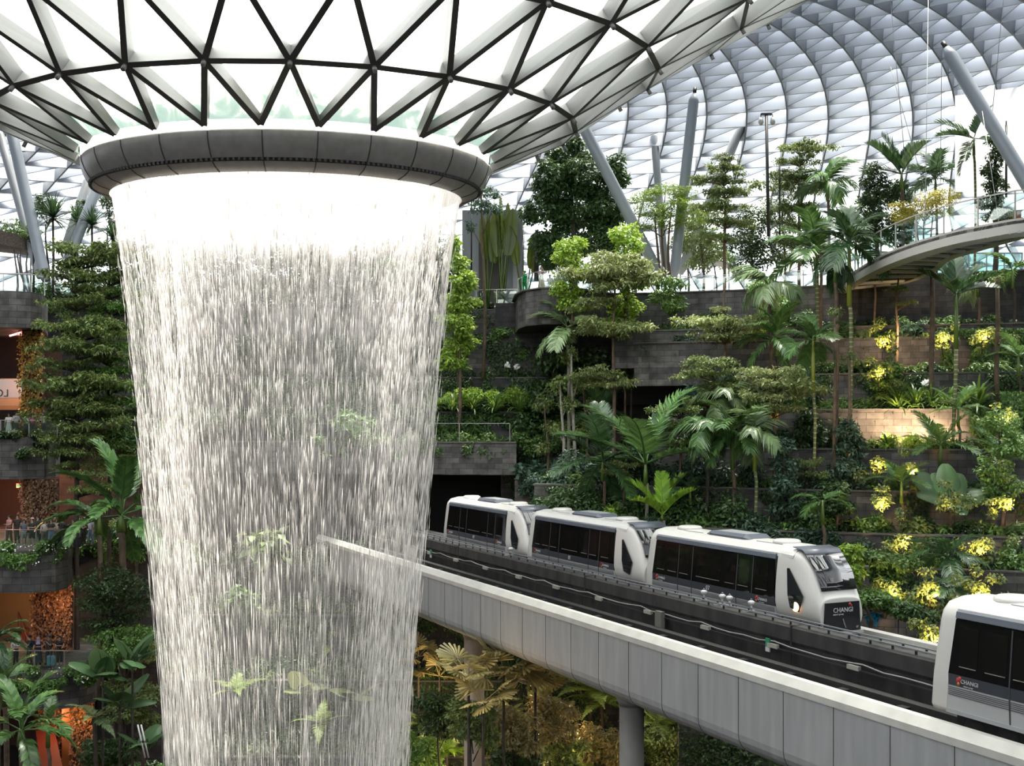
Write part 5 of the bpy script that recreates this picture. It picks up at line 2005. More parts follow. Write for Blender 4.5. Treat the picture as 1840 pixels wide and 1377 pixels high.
def blob_tree(px, spec, blobs, n, label, lm, leaf=(.24, .12), tm=None, r=.2, name='leafy_tree', cat='tree', up=.45, group=None, stems=1, depth=None, topf=.75):
    """Tree with a crown of leaf clusters: blobs = [(dx px, y, rx px, ry px)]."""
    tm = tm or M_bark_d
    p, d = base_pt(px, spec)
    t = thing(name, label, cat, p, 0, group)
    k = d / F
    g = random.Random(int(px))
    B, br = [], MB()
    ytop = min(b[1] - b[3] * .3 for b in blobs)
    tp = W(px, ytop, d) - p
    for s_ in range(stems):
        ox = (s_ - (stems - 1) / 2) * .5
        pts = [Vector((ox, 0, 0)) + tp * (q / 5) * topf + Vector((.15 * math.sin(q + s_), .1 * math.cos(q), 0)) for q in range(6)]
        br.tube(pts, [r * (1.1 - .7 * q / 5) for q in range(6)], 9)
    for dx, y, rx, ry in blobs:
        c = W(px + dx, y, d) - p
        c.y += g.uniform(-.5, .5) * rx * k
        # break each cluster in smaller tufts so the outline is ragged
        B.append((tuple(c), (rx * k * .75, rx * k * .75, ry * k * .75)))
        for q in range(8):
            v = Vector((g.gauss(0, 1), g.gauss(0, 1), g.gauss(0, 1))).normalized()
            e_ = c + Vector((v.x * rx, v.y * rx, v.z * ry)) * k * .72
            B.append((tuple(e_), (rx * k * .36, rx * k * .36, ry * k * .33)))
        f = max(.15, min(topf, c.z / max(tp.z, .1) - .12))
        br.tube([tp * f, (tp * f + c) / 2 + Vector((0, 0, .1)), c], [r * .4, r * .28, .02], 5)
    br.build('trunk', tm, t)
    cloud_obj('crown', B, n, leaf, lm, t, up=up, seed=int(px + 3 * d))
    return t


def shrub_mesh(v, kind, m):
    def mk():
        g = random.Random(v * 13 + len(kind))
        bl = [((0, 0, .55), (.55, .55, .45))]
        for k in range(11):
            a = g.random() * 6.28
            rr = g.uniform(.2, .75)
            bl.append(((math.cos(a) * rr, math.sin(a) * rr, g.uniform(.2, 1.05 - rr * .4)), (g.uniform(.2, .36),) * 2 + (g.uniform(.16, .3),)))
        cfg = {'small': (1500, (.13, .07)), 'medium': (800, (.22, .11)), 'big': (300, (.42, .22)), 'narrow': (900, (.34, .06))}[kind]
        Vv, Tt = cloud(bl, cfg[0], cfg[1], up=.5, seed=v, shell=.6, droop=.3)
        return mesh_np('foliage', Vv, Tt, m)
    return bank(('shrub', v, kind, m.name), mk)


def shrub(px, spec, s, label, kind='medium', m=None, group=None, sz=1.0, name='shrub', cat='shrub', lift=0.0):
    m = m or L_mid
    p, d = base_pt(px, spec)
    t = thing(name, label, cat, p + Vector((0, 0, lift)), 0, group)
    v = int(px) % 4
    o = put('foliage', shrub_mesh(v, kind, m), t)
    o.rotation_euler = (0, 0, px)
    o.scale = (s, s, s * sz)
    st = MB()
    for k in range(4):
        a = k * 1.6 + px
        st.tube([(0, 0, 0), (math.cos(a) * .25 * s, math.sin(a) * .25 * s, .55 * s * sz)], [.03 * s, .012 * s], 5)
    st.build('stem', M_bark_d, t)
    return t


def head_plant(px, spec, cy, s, label, key, mk, name, cat, trunk=True, r=.09, tm=None, group=None):
    p, d = base_pt(px, spec)
    t = thing(name, label, cat, p, 0, group)
    h = W(px, cy, d) - p
    if trunk:
        MB().tube([Vector((0, 0, 0)), h * .5 + Vector((.05, 0, 0)), h], [r, r * .9, r * .8], 8).build('stem', tm or M_bark_d, t)
    o = put('leaf_head', bank(key, mk), t, h)
    o.scale = (s, s, s)
    o.rotation_euler = (0, 0, px)
    return t


def leaf_plant(px, spec, leaves, label, mesh_key, mk, name, cat, cy=None, group=None, r=.05, leafname='leaf', stem=True):
    """Plant of single large leaves: leaves = [(azimuth, elevation, length, roll)]."""
    p, d = base_pt(px, spec)
    t = thing(name, label, cat, p, 0, group)
    h = (W(px, cy, d) - p) if cy else Vector((0, 0, .2))
    if stem and h.z > .2:
        MB().tube([Vector((0, 0, 0)), h], [r * 1.3, r], 9).build('stem', M_bark_d, t)
    for az, el, L, roll in leaves:
        o = put(leafname, bank(mesh_key, mk), t, h)
        aim(o, az, el, roll, L)
    return t
# ------------------------------------------------------------------ ground cover on the terraces (nobody could count it)
def undergrowth(label, pts, z, n, m, leaf=(.24, .12), r=(.3, .7), every=.55, hang=.25, seed=0, gap=.25, name='undergrowth', depth=1.3, zs=1.0):
    g = random.Random(seed)
    P = [Vector((X(px, d), d, z)) for px, d in pts]
    B = []
    for a, b in zip(P, P[1:]):
        L = (b - a).length
        k = max(1, int(L / every))
        for i in range(k):
            q = a.lerp(b, (i + g.random()) / k)
            if math.sin(q.x * .9 + seed * 2.1) * .5 + math.sin(q.x * .37 + seed) * .5 < -1 + gap * 2 and g.random() < .85:
                continue
            rr = g.uniform(*r)
            if g.random() < hang:
                c = q + Vector((0, -.28, -g.uniform(.1, 1.1)))
                B.append((tuple(c), (rr * .8, .28, rr * .9)))
            else:
                c = q + Vector((0, g.uniform(-.1, depth), rr * .55 * zs))
                B.append((tuple(c), (rr, rr, rr * .8 * zs)))
    if not B:
        return
    o = cloud_obj(name, B, n, leaf, m, up=.5, seed=seed, shell=.6, droop=.3)
    return tag(o, label, 'ground cover', None, 'stuff')


def ivy(label, pts, z0, z1, n, m, seed=0, leaf=(.2, .12), cover=.6, name='wall_creeper'):
    """Creeper lying on a wall face in patches."""
    g = np.random.default_rng(seed)
    P = np.array([(X(px, d), d) for px, d in pts])
    A = np.concatenate([[0], np.cumsum(np.hypot(*np.diff(P, axis=0).T))])
    s = g.random(n * 3) * A[-1]
    z = z0 + (z1 - z0) * g.random(n * 3)
    nz = np.sin(s * .9 + seed) + np.sin(s * 2.3 + z * .8 + seed * 2) * .6 + np.sin(z * 1.7 + s * .5) * .5 + (z - z0) / (z1 - z0) * .8
    k = np.argsort(-nz)[:int(n * 3 * cover)]
    k = g.permutation(k)[:n]
    s, z = s[k], z[k]
    q = np.stack([np.interp(s, A, P[:, 0]), np.interp(s, A, P[:, 1]) - .06 - .22 * g.random(len(s)), z], 1)
    U = np.array([0, -1.0, .35]) + g.normal(size=q.shape) * .35
    D = np.array([0, -.2, -1.0]) + g.normal(size=q.shape) * .6
    V, T = leaves_np(q, D, unit(U), leaf[0] * (.6 + .8 * g.random(len(s))), leaf[1] * (.6 + .8 * g.random(len(s))))
    o = put(name, mesh_np(name, V, T, m))
    return tag(o, label, 'creeper', None, 'stuff')


names_t = ('below the dark wall under the footbridge', 'along the second slate terrace', 'along the third slate terrace', 'above the warm-lit stretch of stone', 'just below the warm-lit stretch of stone',
           'behind the elephant-ear plant', 'above the train roofs', 'beside the leading train car')
undergrowth('dark leafy ground cover along the tier under the upper deck and footbridge', [(1100, 87), (1180, 86.3), (1330, 84.8), (1500, 83.3), (1950, 78.8)], 36.65, 9000, L_dark, seed=3, hang=.3, gap=.12)
undergrowth('mid-green leafy ground cover along the tier under the upper deck and footbridge', [(1100, 87), (1180, 86.3), (1330, 84.8), (1500, 83.3), (1950, 78.8)], 36.65, 3500, L_mid, seed=4, hang=.2, gap=.45)
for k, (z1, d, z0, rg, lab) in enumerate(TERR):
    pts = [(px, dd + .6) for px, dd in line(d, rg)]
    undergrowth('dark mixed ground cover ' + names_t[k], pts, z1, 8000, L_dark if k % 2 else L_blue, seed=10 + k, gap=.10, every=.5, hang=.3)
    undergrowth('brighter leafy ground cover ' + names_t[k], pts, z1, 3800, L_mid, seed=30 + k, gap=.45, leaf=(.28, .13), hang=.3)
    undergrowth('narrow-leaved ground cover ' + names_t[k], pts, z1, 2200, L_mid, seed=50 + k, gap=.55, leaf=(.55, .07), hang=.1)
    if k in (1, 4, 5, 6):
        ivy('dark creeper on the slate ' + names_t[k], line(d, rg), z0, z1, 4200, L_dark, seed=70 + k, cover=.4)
for k, a_, b_ in ((3, 1235, 1570), (4, 1000, 1570), (5, 960, 1560), (6, 1160, 1570), (2, 1240, 1500)):
    z1, d, z0, rg, lab = TERR[k]
    undergrowth('tall dark planting at the left part of the terrace ' + names_t[k], [(px, dd + .8) for px, dd in line(d, range(a_, b_, 50))], z1, 7500, L_dark if k % 2 else L_blue, leaf=(.32, .15), seed=440 + k, gap=.22, every=.55, r=(.5, 1.05), hang=.3, zs=2.0)
ivy('dense creeper on the right half of the second terrace wall', line(81.5, range(1690, 1990, 50)), 32.8, 36.4, 7000, L_mid, seed=91, cover=.75)
ivy('dense creeper at the far right of the third and fourth terrace', line(75.4, range(1740, 1990, 50)), 27, 32, 6000, L_mid, seed=92, cover=.75)
BK = [180, 560, 860, 1120]
for k, (d, z, a, b, m, n, lf, lab) in enumerate(((89.9, 28.4, 560, 1060, L_mid, 6000, (.24, .13), 'glossy green hedge along the walkway above the tunnel'),
                                  (93.6, 30.7, 200, 1120, L_dark, 12000, (.26, .12), 'dark ground cover on the tier above the walkway'),
                                  (93.4, 30.3, 760, 1100, L_mid, 4000, (.6, .08), 'strappy green leaves hanging over the tier above the walkway'),
                                  (94.8, 33.5, 200, 1120, L_dark, 12000, (.26, .12), 'dark ground cover on the tier with bright round shrubs'),
                                  (95.8, 36.5, 200, 1130, L_dark, 10000, (.26, .12), 'dark ground cover on the tier below the drum-shaped deck'),
                                  (95.7, 36.5, 840, 1000, L_mid, 2600, (.26, .13), 'clipped green hedge on the tier below the drum-shaped deck'),
                                  (96.9, 39.2, 200, 935, L_dark, 6000, (.26, .12), 'dark low hedge on the top tier behind the glass railing'))):
    undergrowth(lab, [(px, d) for px in np.linspace(a, b, 9)], z, n, m, leaf=lf, seed=110 + k, gap=.03, every=.4, r=(.4, .75), hang=.4)
for k, (d, z0, z1) in enumerate(((93.4, 28.5, 30.8), (94.6, 30.8, 33.6), (95.6, 33.6, 36.6))):
    ivy(('dark creeper on the slate tier above the walkway', 'dark creeper on the slate tier with bright round shrubs', 'dark creeper on the slate tier below the drum')[k], [(180, d), (560, d), (1120, d)], z0, z1, 9000, L_dark, seed=120 + k, cover=.6)
ivy('dark creeper on the wall behind the pale-trunked trees', [(900, 92.9), (1010, 91.9), (1200, 89.9)], 22, 28.6, 7000, L_dark, seed=131, cover=.7)
undergrowth('leafy ground cover to the right of the tunnel mouth', [(930, 88.6), (1000, 88), (1150, 87)], 25.6, 5000, L_blue, seed=140, gap=.05, leaf=(.4, .14), hang=.4)
undergrowth('leafy ground cover on the wall behind the broad-frond palms', [(1060, 90.6), (1240, 86.6), (1330, 84)], 29.1, 5000, L_dark, seed=141, gap=.05, hang=.4)
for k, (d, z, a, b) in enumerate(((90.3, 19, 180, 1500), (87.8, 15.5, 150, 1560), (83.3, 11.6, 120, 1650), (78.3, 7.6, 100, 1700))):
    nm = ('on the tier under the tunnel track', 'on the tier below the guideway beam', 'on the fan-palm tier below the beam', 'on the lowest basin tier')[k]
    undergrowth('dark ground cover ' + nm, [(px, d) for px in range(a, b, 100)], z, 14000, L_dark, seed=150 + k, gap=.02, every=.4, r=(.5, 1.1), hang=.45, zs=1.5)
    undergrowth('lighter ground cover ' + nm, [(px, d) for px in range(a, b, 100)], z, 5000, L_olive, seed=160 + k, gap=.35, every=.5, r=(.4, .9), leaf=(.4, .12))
for k, (d, z, a, b, nm) in enumerate(((84.2, 29, 100, 290, 'beside the balconies'), (79.2, 22, 128, 290, 'below the gallery railing'), (75.2, 15.2, 175, 290, 'beside the lower fall'), (92.3, 40, 60, 300, 'on the deck behind the layered trees'), (72, 8, 150, 300, 'at the foot of the left hill'))):
    undergrowth('dark ground cover on the wall ' + nm, [(px, d) for px in np.linspace(a, b, 5)], z, 5000, L_dark, seed=170 + k, gap=.03, every=.35, r=(.4, .9), hang=.4, zs=1.4)
    undergrowth('mid-green ground cover on the wall ' + nm, [(px, d - .4) for px in np.linspace(a, b, 5)], z, 2500, L_mid, seed=180 + k, gap=.3, every=.4, r=(.4, .8), hang=.5)
for k, (d, z, a, b, n, lab) in enumerate(((76.4, 29.0, -80, 104, 4500, 'leafy planting spilling over the balcony with five people'), (67.9, 22.5, -80, 122, 6500, 'flowering planting spilling over the crowded gallery front'),
                                          (67.9, 15.4, -80, 172, 7500, 'leafy planting spilling over the balcony with the blue suitcase'))):
    undergrowth(lab, [(px, d + (1.2 if px > b - 30 else 0)) for px in np.linspace(a, b, 9)], z, n, L_mid if k else L_dark, seed=190 + k, gap=.03, every=.3, r=(.25, .5), hang=.5, depth=.5, leaf=(.2, .12))
ivy('thin vines hanging on the crowded gallery front', [(-80, 67.9), (122, 67.9)], 20.1, 22.5, 900, L_mid, seed=201, cover=.3)

# white flowers in the gallery planting and ginger lilies on the terraces
M_flower = leafmat('white_petal', (.75, .75, .72), (.9, .9, .88), trans=.2)
undergrowth('small white flowers in the crowded gallery planting', [(-60, 67.6), (118, 67.6)], 22.6, 110, M_flower, seed=205, gap=.0, every=.3, r=(.25, .45), leaf=(.10, .085), name='white_flowers', depth=.3)
undergrowth('small white flowers in the blue suitcase balcony planting', [(30, 67.6), (168, 67.6)], 15.5, 50, M_flower, seed=206, gap=.0, every=.3, r=(.25, .45), leaf=(.10, .085), name='white_flowers', depth=.3)
for k, (px, cy, spec, lab) in enumerate(((1664, 688, ('R', 735), 'white ginger lily head above the strappy leaves'), (1435, 783, ('R', 808), 'single white flower head left of the dark creeper bush'), (912, 656, ('X', 94.6, 33.5), 'left white flower of the pair on the dark hedge tier'),
                                         (929, 658, ('X', 94.6, 33.5), 'right white flower of the pair on the dark hedge tier'))):
    p, d = base_pt(px, spec)
    t = thing('white_flower', lab, 'flower', p, 0)
    h = W(px, cy, d) - p
    MB().tube([Vector((0, 0, 0)), h], .02, 6).build('stem', M_shaft, t)
    cloud_obj('petals', [((0, 0, 0), (.2, .2, .17))], 60, (.2, .11), M_flower, t, h, seed=k, up=.2)
p, d = base_pt(1390, ('R', 808))
t = thing('orange_flower_spike', 'orange flower spike left of the olive layered tree trunk', 'flower', p, 0)
h = W(1392, 735, d) - p
MB().tube([Vector((0, 0, 0)), h], .04, 6).build('stem', M_bark, t)
cloud_obj('petals', [((0, 0, .1 - .22 * q), (.16 + .03 * q, .16, .15)) for q in range(5)], 170, (.2, .1), leafmat('orange_petal', (.5, .25, .03), (.75, .45, .08)), t, h, seed=4)
p, d = base_pt(1567, ('X', 58, 20.3))
bt = tag(cloud_obj('blue_bag', [((0, 0, 0), (.3, .15, .22))], 40, (.3, .3), mat('blue_plastic', (.02, .35, .62), .4), loc=W(1567, 1108, 56), seed=3), 'crumpled bright blue bag caught in the bushes', 'bag')

# ------------------------------------------------------------------ palms
AZU = [0.2, 2.9, 1.2, 4.4, 3.6, 5.6, 2.1, .9]
palm(1620, 312, ('D', 90), 84, 'dark upright-fronded palm rising behind the yellow-green tree', 'stiff', L_palm_d, 7, M_bark, .13, (1.35, .25), azs=[2.6, .6, 1.8, 3.4, 5.0, 2.2, .2])
palm(1681, 320, ('D', 92), 66, 'small dark feather palm between the upright palm and the V-frond palm', 'areca', L_palm_d, 9, M_bark, .1, (1.3, -.1))
palm(1750, 248, ('D', 86), 74, 'tall thin palm with V-shaped top fronds beside the dark creeper column', 'stiff', L_palm_d, 6, M_ring, .09, (1.2, -1.0), azs=[.5, 2.6, 3.1, 5.8, 4.0, 2.9])
palm(1487, 330, ('D', 89), 66, 'palm with hanging pale fronds against the dome, left of the dark round tree', 'droopy', L_palm, 9, M_bark, .11, (1.45, .0))
palm(1466, 452, ('R', 690), 92, 'full-crowned palm at the near end of the footbridge, left one of two', 'areca', L_palm, 11, M_ring, .13, (1.4, -.35), seed=5)
palm(1526, 436, ('R', 800), 88, 'full-crowned palm at the near end of the footbridge, right one with ringed green trunk', 'areca', L_palm_d, 11, M_ring, .13, (1.45, -.35), sm=M_shaft_y, shaft=4.0, seed=8)
palm(1501, 470, ('R', 808), 60, 'slender brown-trunked palm between the two at the footbridge end', 'droopy', L_palm_d, 6, M_bark, .12, (.6, -.6))
palm(1382, 512, ('R', 690, 1.5), 72, 'pale-fronded palm leaning left in front of the upper deck wall', 'droopy', L_palm_p, 8, M_bark, .1, (1.1, -.3), azs=[3.0, 2.5, 3.6, .4, 1.5, 5.2, 4.2, 2.8])
palm(1394, 606, ('R', 740), 76, 'palm with upright and drooping fronds in front of the second terrace wall', 'areca', L_palm, 9, M_bark_d, .1, (1.45, -.5), seed=12)
palm(1461, 612, ('R', 882), 68, 'palm with pale drooping fronds and yellow-green crownshaft left of the footbridge trunks', 'areca', L_palm, 9, M_ring, .1, (1.3, -.7), sm=M_shaft_y, shaft=3.2, seed=13)
palm(1718, 528, ('R', 808), 84, 'tall palm under the footbridge with ringed bent trunk', 'stiff', L_palm_d, 7, M_ring, .12, (1.3, .2), sm=M_shaft, shaft=3.4, lean=-8, azs=[1.2, 2.4, .4, 3.0, 5.5, .1, 4.2])
palm(1757, 500, ('R', 610), 56, 'palm with broad pale fan of fronds under the footbridge', 'droopy', L_palm_p, 6, M_bark, .1, (.75, -.1), azs=[.1, .5, 2.9, 5.9, 3.6, 1.6])
palm(1820, 485, ('R', 610), 60, 'palm with arching frond reaching left under the footbridge end', 'areca', L_palm, 6, M_bark_d, .1, (1.0, .0), azs=[2.9, 3.3, .2, 5, 1.4, 2.4])
palm(1302, 712, ('R', 808), 66, 'palm with silvery drooping fronds in front of the entrance recess', 'droopy', L_palm_p, 8, M_bark, .1, (1.0, -.4), seed=15)
palm(1268, 770, ('R', 960), 70, 'leftmost palm of the trio with pale drooping fronds', 'droopy', L_palm, 8, M_bark_d, .1, (.9, -.3), seed=16)
palm(1316, 778, ('R', 960), 80, 'middle palm of the trio with pale drooping fronds', 'areca', L_palm, 9, M_bark, .11, (1.2, -.4), seed=17, shaft=2.2)
palm(1356, 775, ('R', 960), 66, 'rightmost palm of the trio, with yellow-green ringed trunk', 'droopy', L_palm_p, 9, M_ring, .1, (1.4, -.4), sm=M_shaft_y, shaft=2.8, seed=18)
palm(1160, 832, ('R', 948), 165, 'large feather palm with white trunk and tall upright frond behind the train', 'feather', L_palm, 7, M_bark_p, .12, (1.25, .1), azs=[.65, 2.5, 1.0, 4.5, 3.0, 5.6, 2.0], sm=M_shaft)
palm(1083, 828, ('R', 948), 108, 'dark feather palm left of the white-trunked palm', 'feather', L_palm_d, 8, M_bark, .1, (1.5, -1.0), azs=[1.5, 4.4, 2.9, .4, 3.8, 5.4, 2.2, .9])
palm(1072, 742, ('X', 88, 29.1), 74, 'dark-green palm crown above the dark feather palm', 'feather', L_palm_d, 8, M_bark_d, .1, (1.4, -.1), seed=22)
palm(1020, 588, ('X', 86, 25.6), 74, 'palm with white upper trunk and fronds arching up-left below the drum deck', 'areca', L_palm_p, 8, M_bark_p, .13, (1.3, -.4), azs=[2.7, 2.4, 3.0, .6, 5.6, 1.5, 4.3, 3.5])
palm(1190, 925, ('R', 948, -.4), 84, 'short lime-green palm just behind the middle train car', 'stiff', L_lime, 7, M_bark_p, .1, (1.45, .3), seed=24)
palm(1240, 880, ('R', 960), 48, 'small dull palm behind the leading car roof', 'areca', L_palm_d, 7, M_bark, .08, (1.2, -.1))
palm(1478, 902, ('R', 1018), 54, 'lone arching-frond palm above the leading car nose', 'areca', L_palm, 6, M_bark, .1, (.8, -.1), azs=[.1, .5, 2.9, 5.9, 3.6, 1.6])
palm(1703, 1000, ('R', 1090), 76, 'dark glossy palm above the nearest train car', 'areca', L_palm_d, 9, M_bark_d, .1, (1.0, -.15), seed=27)
palm(1712, 1062, ('X', 56, 20.2), 62, 'dark low palm just left of the nearest train roof', 'areca', L_palm_d, 8, M_bark_d, .09, (1.0, -.1), seed=28)
palm(1620, 865, ('R', 958), 64, 'lamp-lit feather palm left of the elephant-ear plant', 'feather', L_palm, 8, M_bark_d, .09, (1.1, .0), seed=29)
palm(1690, 800, ('R', 882), 78, 'feather palm spreading in front of the warm-lit stone', 'feather', L_palm, 9, M_bark_d, .1, (1.1, .0), seed=30)
palm(1800, 815, ('R', 882), 70, 'dark feather palm right of the warm-lit stone', 'feather', L_palm_d, 8, M_bark_d, .1, (1.1, .0), seed=31)
palm(1722, 735, ('R', 808), 60, 'low feather palm on the strappy-leaf terrace', 'feather', L_palm, 8, M_bark_d, .08, (1.2, .0), seed=32)
palm(1830, 640, ('R', 740), 56, 'feather palm at the right end of the creeper-clad terrace', 'feather', L_palm, 7, M_bark_d, .08, (1.0, .1), seed=33)
palm(1230, 1000, ('R', 1090), 10, 'tiny palm seedling behind the leading car', 'areca', L_palm_d, 5, M_bark_d, .05, (1.2, .2))
# left side palms
palm(218, 925, ('X', 68.5, 14), 150, 'big broad-leaved palm beside the fall at gallery height', 'broad', L_palm, 11, M_bark, .2, (1.45, -.35), seed=40, shaft=1.0)
palm(178, 932, ('X', 68, 14), 110, 'broad-leaved palm just left of the biggest one, over the gallery railing', 'broad', L_palm, 6, M_bark, .15, (.7, -.3), azs=[3.0, 2.6, 3.5, 4.4, 1.8, 3.2], shaft=.9)
palm(38, 1312, ('X', 58, 8), 125, 'broad-leaved palm at the lower left corner in front of the copper wall', 'broad', L_palm, 11, M_bark, .18, (1.4, -.3), seed=43, shaft=.8)
palm(-8, 1150, ('X', 60, 8), 66, 'arching palm entering at the left edge beside the red ramp', 'broad', L_palm_d, 8, M_bark, .16, (1.0, -.2), azs=[.2, .6, 5.9, 1.3, 2.6, 4, .4, 5.5])
palm(8, 1225, ('X', 61, 8), 66, 'feather palm over the blue suitcase balcony planting', 'feather', L_palm, 10, M_bark, .14, (1.4, .0), seed=45)
palm(86, 1300, ('X', 63, 8), 50, 'small feather palm in front of the copper leaf wall', 'feather', L_palm, 8, M_bark, .1, (1.2, .0), seed=46)

# ------------------------------------------------------------------ trees on the upper deck
blob_tree(1030, ('D', 94), [(-5, 275, 42, 34), (-40, 320, 44, 36), (20, 315, 55, 40), (70, 310, 34, 38), (-50, 375, 46, 40), (10, 375, 60, 48), (60, 375, 44, 40), (-20, 430, 62, 34), (45, 430, 48, 34), (-40, 460, 40, 24)],
          24000, 'big dense dark-green tree left of the feathery green tree', L_dark, (.36, .19), M_bark_d, .3, 'dense_tree')
blob_tree(1192, ('D', 91.5), [(-35, 352, 34, 14), (5, 338, 38, 14), (40, 350, 30, 16), (-20, 378, 48, 16), (25, 372, 44, 18), (50, 392, 34, 16), (-40, 405, 32, 12), (10, 400, 40, 14)], 7500,
          'feathery bright green spreading tree between the two grey columns', leafmat('feathery_leaf', (.05, .11, .012), (.15, .25, .03), trans=.4), (.24, .07), M_bark, .14, 'feathery_tree', up=.75, stems=3)
layered_tree(1302, ('D', 89), [(0, 285, 30), (5, 300, 46), (-12, 322, 56), (10, 345, 62), (-8, 372, 58), (12, 400, 52), (-10, 425, 46)], 'tall tiered tree with bronze-green layers left of the camera pole', L_olive, M_bark, .12, top=280)
layered_tree(1436, ('D', 92), [(15, 266, 58), (0, 288, 46), (-14, 318, 52), (16, 340, 50), (-10, 372, 56), (10, 405, 52), (0, 435, 48)], 'tall tiered tree just right of the camera pole', L_olive, M_bark, .12, top=262)
blob_tree(1262, ('D', 97), [(0, 390, 40, 26), (-14, 430, 40, 26), (18, 440, 34, 30), (0, 470, 36, 20)], 3600, 'loose grey-green tree behind the tiered tree and column', L_olive, (.26, .13), M_bark, .12)
blob_tree(1350, ('D', 93), [(0, 395, 40, 40), (-14, 440, 40, 30), (16, 455, 40, 30), (-10, 480, 34, 24)], 4500, 'dark bushy tree behind the camera pole foot', L_dark, (.26, .13), M_bark_d, .12)
blob_tree(1408, ('D', 95), [(0, 330, 40, 30), (-10, 375, 38, 32), (10, 420, 40, 30), (-4, 455, 38, 26)], 3600, 'airy olive tree between the two tiered trees', L_olive, (.24, .12), M_bark, .1)
blob_tree(1574, ('D', 91), [(-6, 318, 26, 28), (10, 345, 34, 28), (-6, 372, 38, 30), (14, 400, 40, 26), (0, 425, 40, 24), (40, 335, 26, 22)], 5200, 'dense dark round-leaved tree right of the footbridge palms', L_dark, (.26, .15), M_bark_d, .2, 'dense_tree')
blob_tree(1618, ('D', 93), [(0, 350, 28, 26), (5, 390, 30, 26), (-5, 425, 30, 20)], 2400, 'dark narrow tree behind the yellow-green tree', L_dark, (.26, .15), M_bark_d, .14)
blob_tree(1662, ('D', 88), [(-38, 372, 30, 14), (0, 358, 36, 16), (36, 352, 34, 16), (-10, 380, 40, 14), (-45, 392, 26, 12), (25, 376, 34, 12)], 5200, 'low yellow-green spreading tree behind the footbridge railing', L_yellow, (.2, .08), M_bark, .1, 'spreading_tree', up=.7, stems=3)
blob_tree(1787, ('D', 85), [(0, 255, 18, 16), (2, 280, 20, 18), (-4, 306, 22, 18), (4, 330, 24, 16), (-8, 360, 28, 16), (6, 385, 26, 14)], 3600, 'dark creeper-wrapped column of leaves beside the slim black pole', L_dark, (.24, .14), M_bark_d, .2, 'creeper_column')
for px, d, y, m, lab in ((1235, 101, 410, L_olive, 'thin young tree seen between the crossed columns'), (1140, 100, 440, L_dark, 'dark small tree behind the leaning column foot'), (1540, 95, 390, L_mid, 'green small tree behind the footbridge palms'), (1285, 103, 430, L_mid, 'distant green tree behind the tiered tree trunk'), (1460, 99, 430, L_dark, 'dark distant tree behind the tiered tree on the camera pole side')):
    blob_tree(px, ('D', d), [(0, y, 26, 30), (-14, y + 30, 24, 22), (16, y + 34, 24, 22)], 1500, lab, m, (.28, .14), M_bark, .1)
for px, d, y0, m, lab in ((262, 99, 400, L_dark, 'dark deck tree behind the left edge of the fall'), (330, 100, 410, L_mid, 'deck tree behind the left third of the fall'), (405, 99, 395, L_dark, 'dark deck tree behind the fall, left of its middle'), (480, 101, 405, L_dark, 'dark deck tree behind the middle of the fall'),
                          (555, 99, 398, L_olive, 'olive deck tree behind the fall, right of its middle'), (630, 100, 405, L_dark, 'dark deck tree behind the right third of the fall'), (705, 99, 395, L_mid, 'deck tree behind the right part of the fall'), (770, 100, 400, L_dark, 'dark deck tree behind the right edge of the fall')):
    blob_tree(px, ('D', d), [(0, y0 + 10, 34, 26), (-24, y0 + 50, 36, 30), (24, y0 + 55, 36, 30), (0, y0 + 95, 48, 30), (-30, y0 + 125, 30, 20), (30, y0 + 125, 30, 20)], 4200, lab, m, (.34, .18), M_bark_d, .15)
undergrowth('tall dark hedge on the deck behind the fall', [(px, 98.5) for px in range(235, 860, 60)], 40, 16000, L_dark, leaf=(.36, .19), r=(.9, 1.9), every=.5, hang=0, seed=410, gap=.0, zs=2.0, depth=1.5)
# bright creepers on trunks
blob_tree(1122, ('X', 86.5, 36.6), [(0, 420, 34, 22), (4, 448, 30, 22), (-6, 478, 34, 22), (6, 510, 36, 22), (0, 545, 40, 22), (-6, 575, 34, 18)], 4400, 'bright yellow-green creeper column under the leaning grey column', L_bright, (.28, .17), M_bark, .16, 'creeper_column', up=.6)
blob_tree(1026, ('X', 86, 36.6), [(0, 442, 30, 18), (-4, 466, 34, 18), (8, 492, 34, 18), (-8, 520, 30, 18), (6, 548, 32, 16)], 3400, 'bright yellow-green creeper tree in front of the drum deck railing', L_bright, (.26, .16), M_bark, .14, 'creeper_column', up=.6)
blob_tree(824, ('X', 91, 28.6), [(-6, 436, 14, 20), (-2, 470, 22, 22), (4, 505, 30, 24), (2, 545, 38, 26), (-4, 585, 40, 24), (0, 620, 36, 22), (-6, 650, 32, 18)], 6000, 'bright creeper-clad column of leaves right beside the falling water', L_bright, (.30, .18), M_bark, .13, 'creeper_column', up=.6, topf=.9)
blob_tree(1202, ('X', 86.5, 36.6), [(0, 510, 32, 16), (-4, 532, 34, 16), (4, 552, 30, 12)], 1500, 'bushy green shrub tree hanging over the deck wall', L_mid, (.28, .15), M_bark, .1, 'bushy_tree')
blob_tree(1380, ('X', 84, 36.6), [(-8, 520, 34, 20), (10, 548, 36, 22), (-6, 575, 34, 18)], 2400, 'leafy green bush spilling from the tier below the pale-fronded palm', L_mid, (.28, .14), M_bark, .1, 'bushy_tree', 'bush')

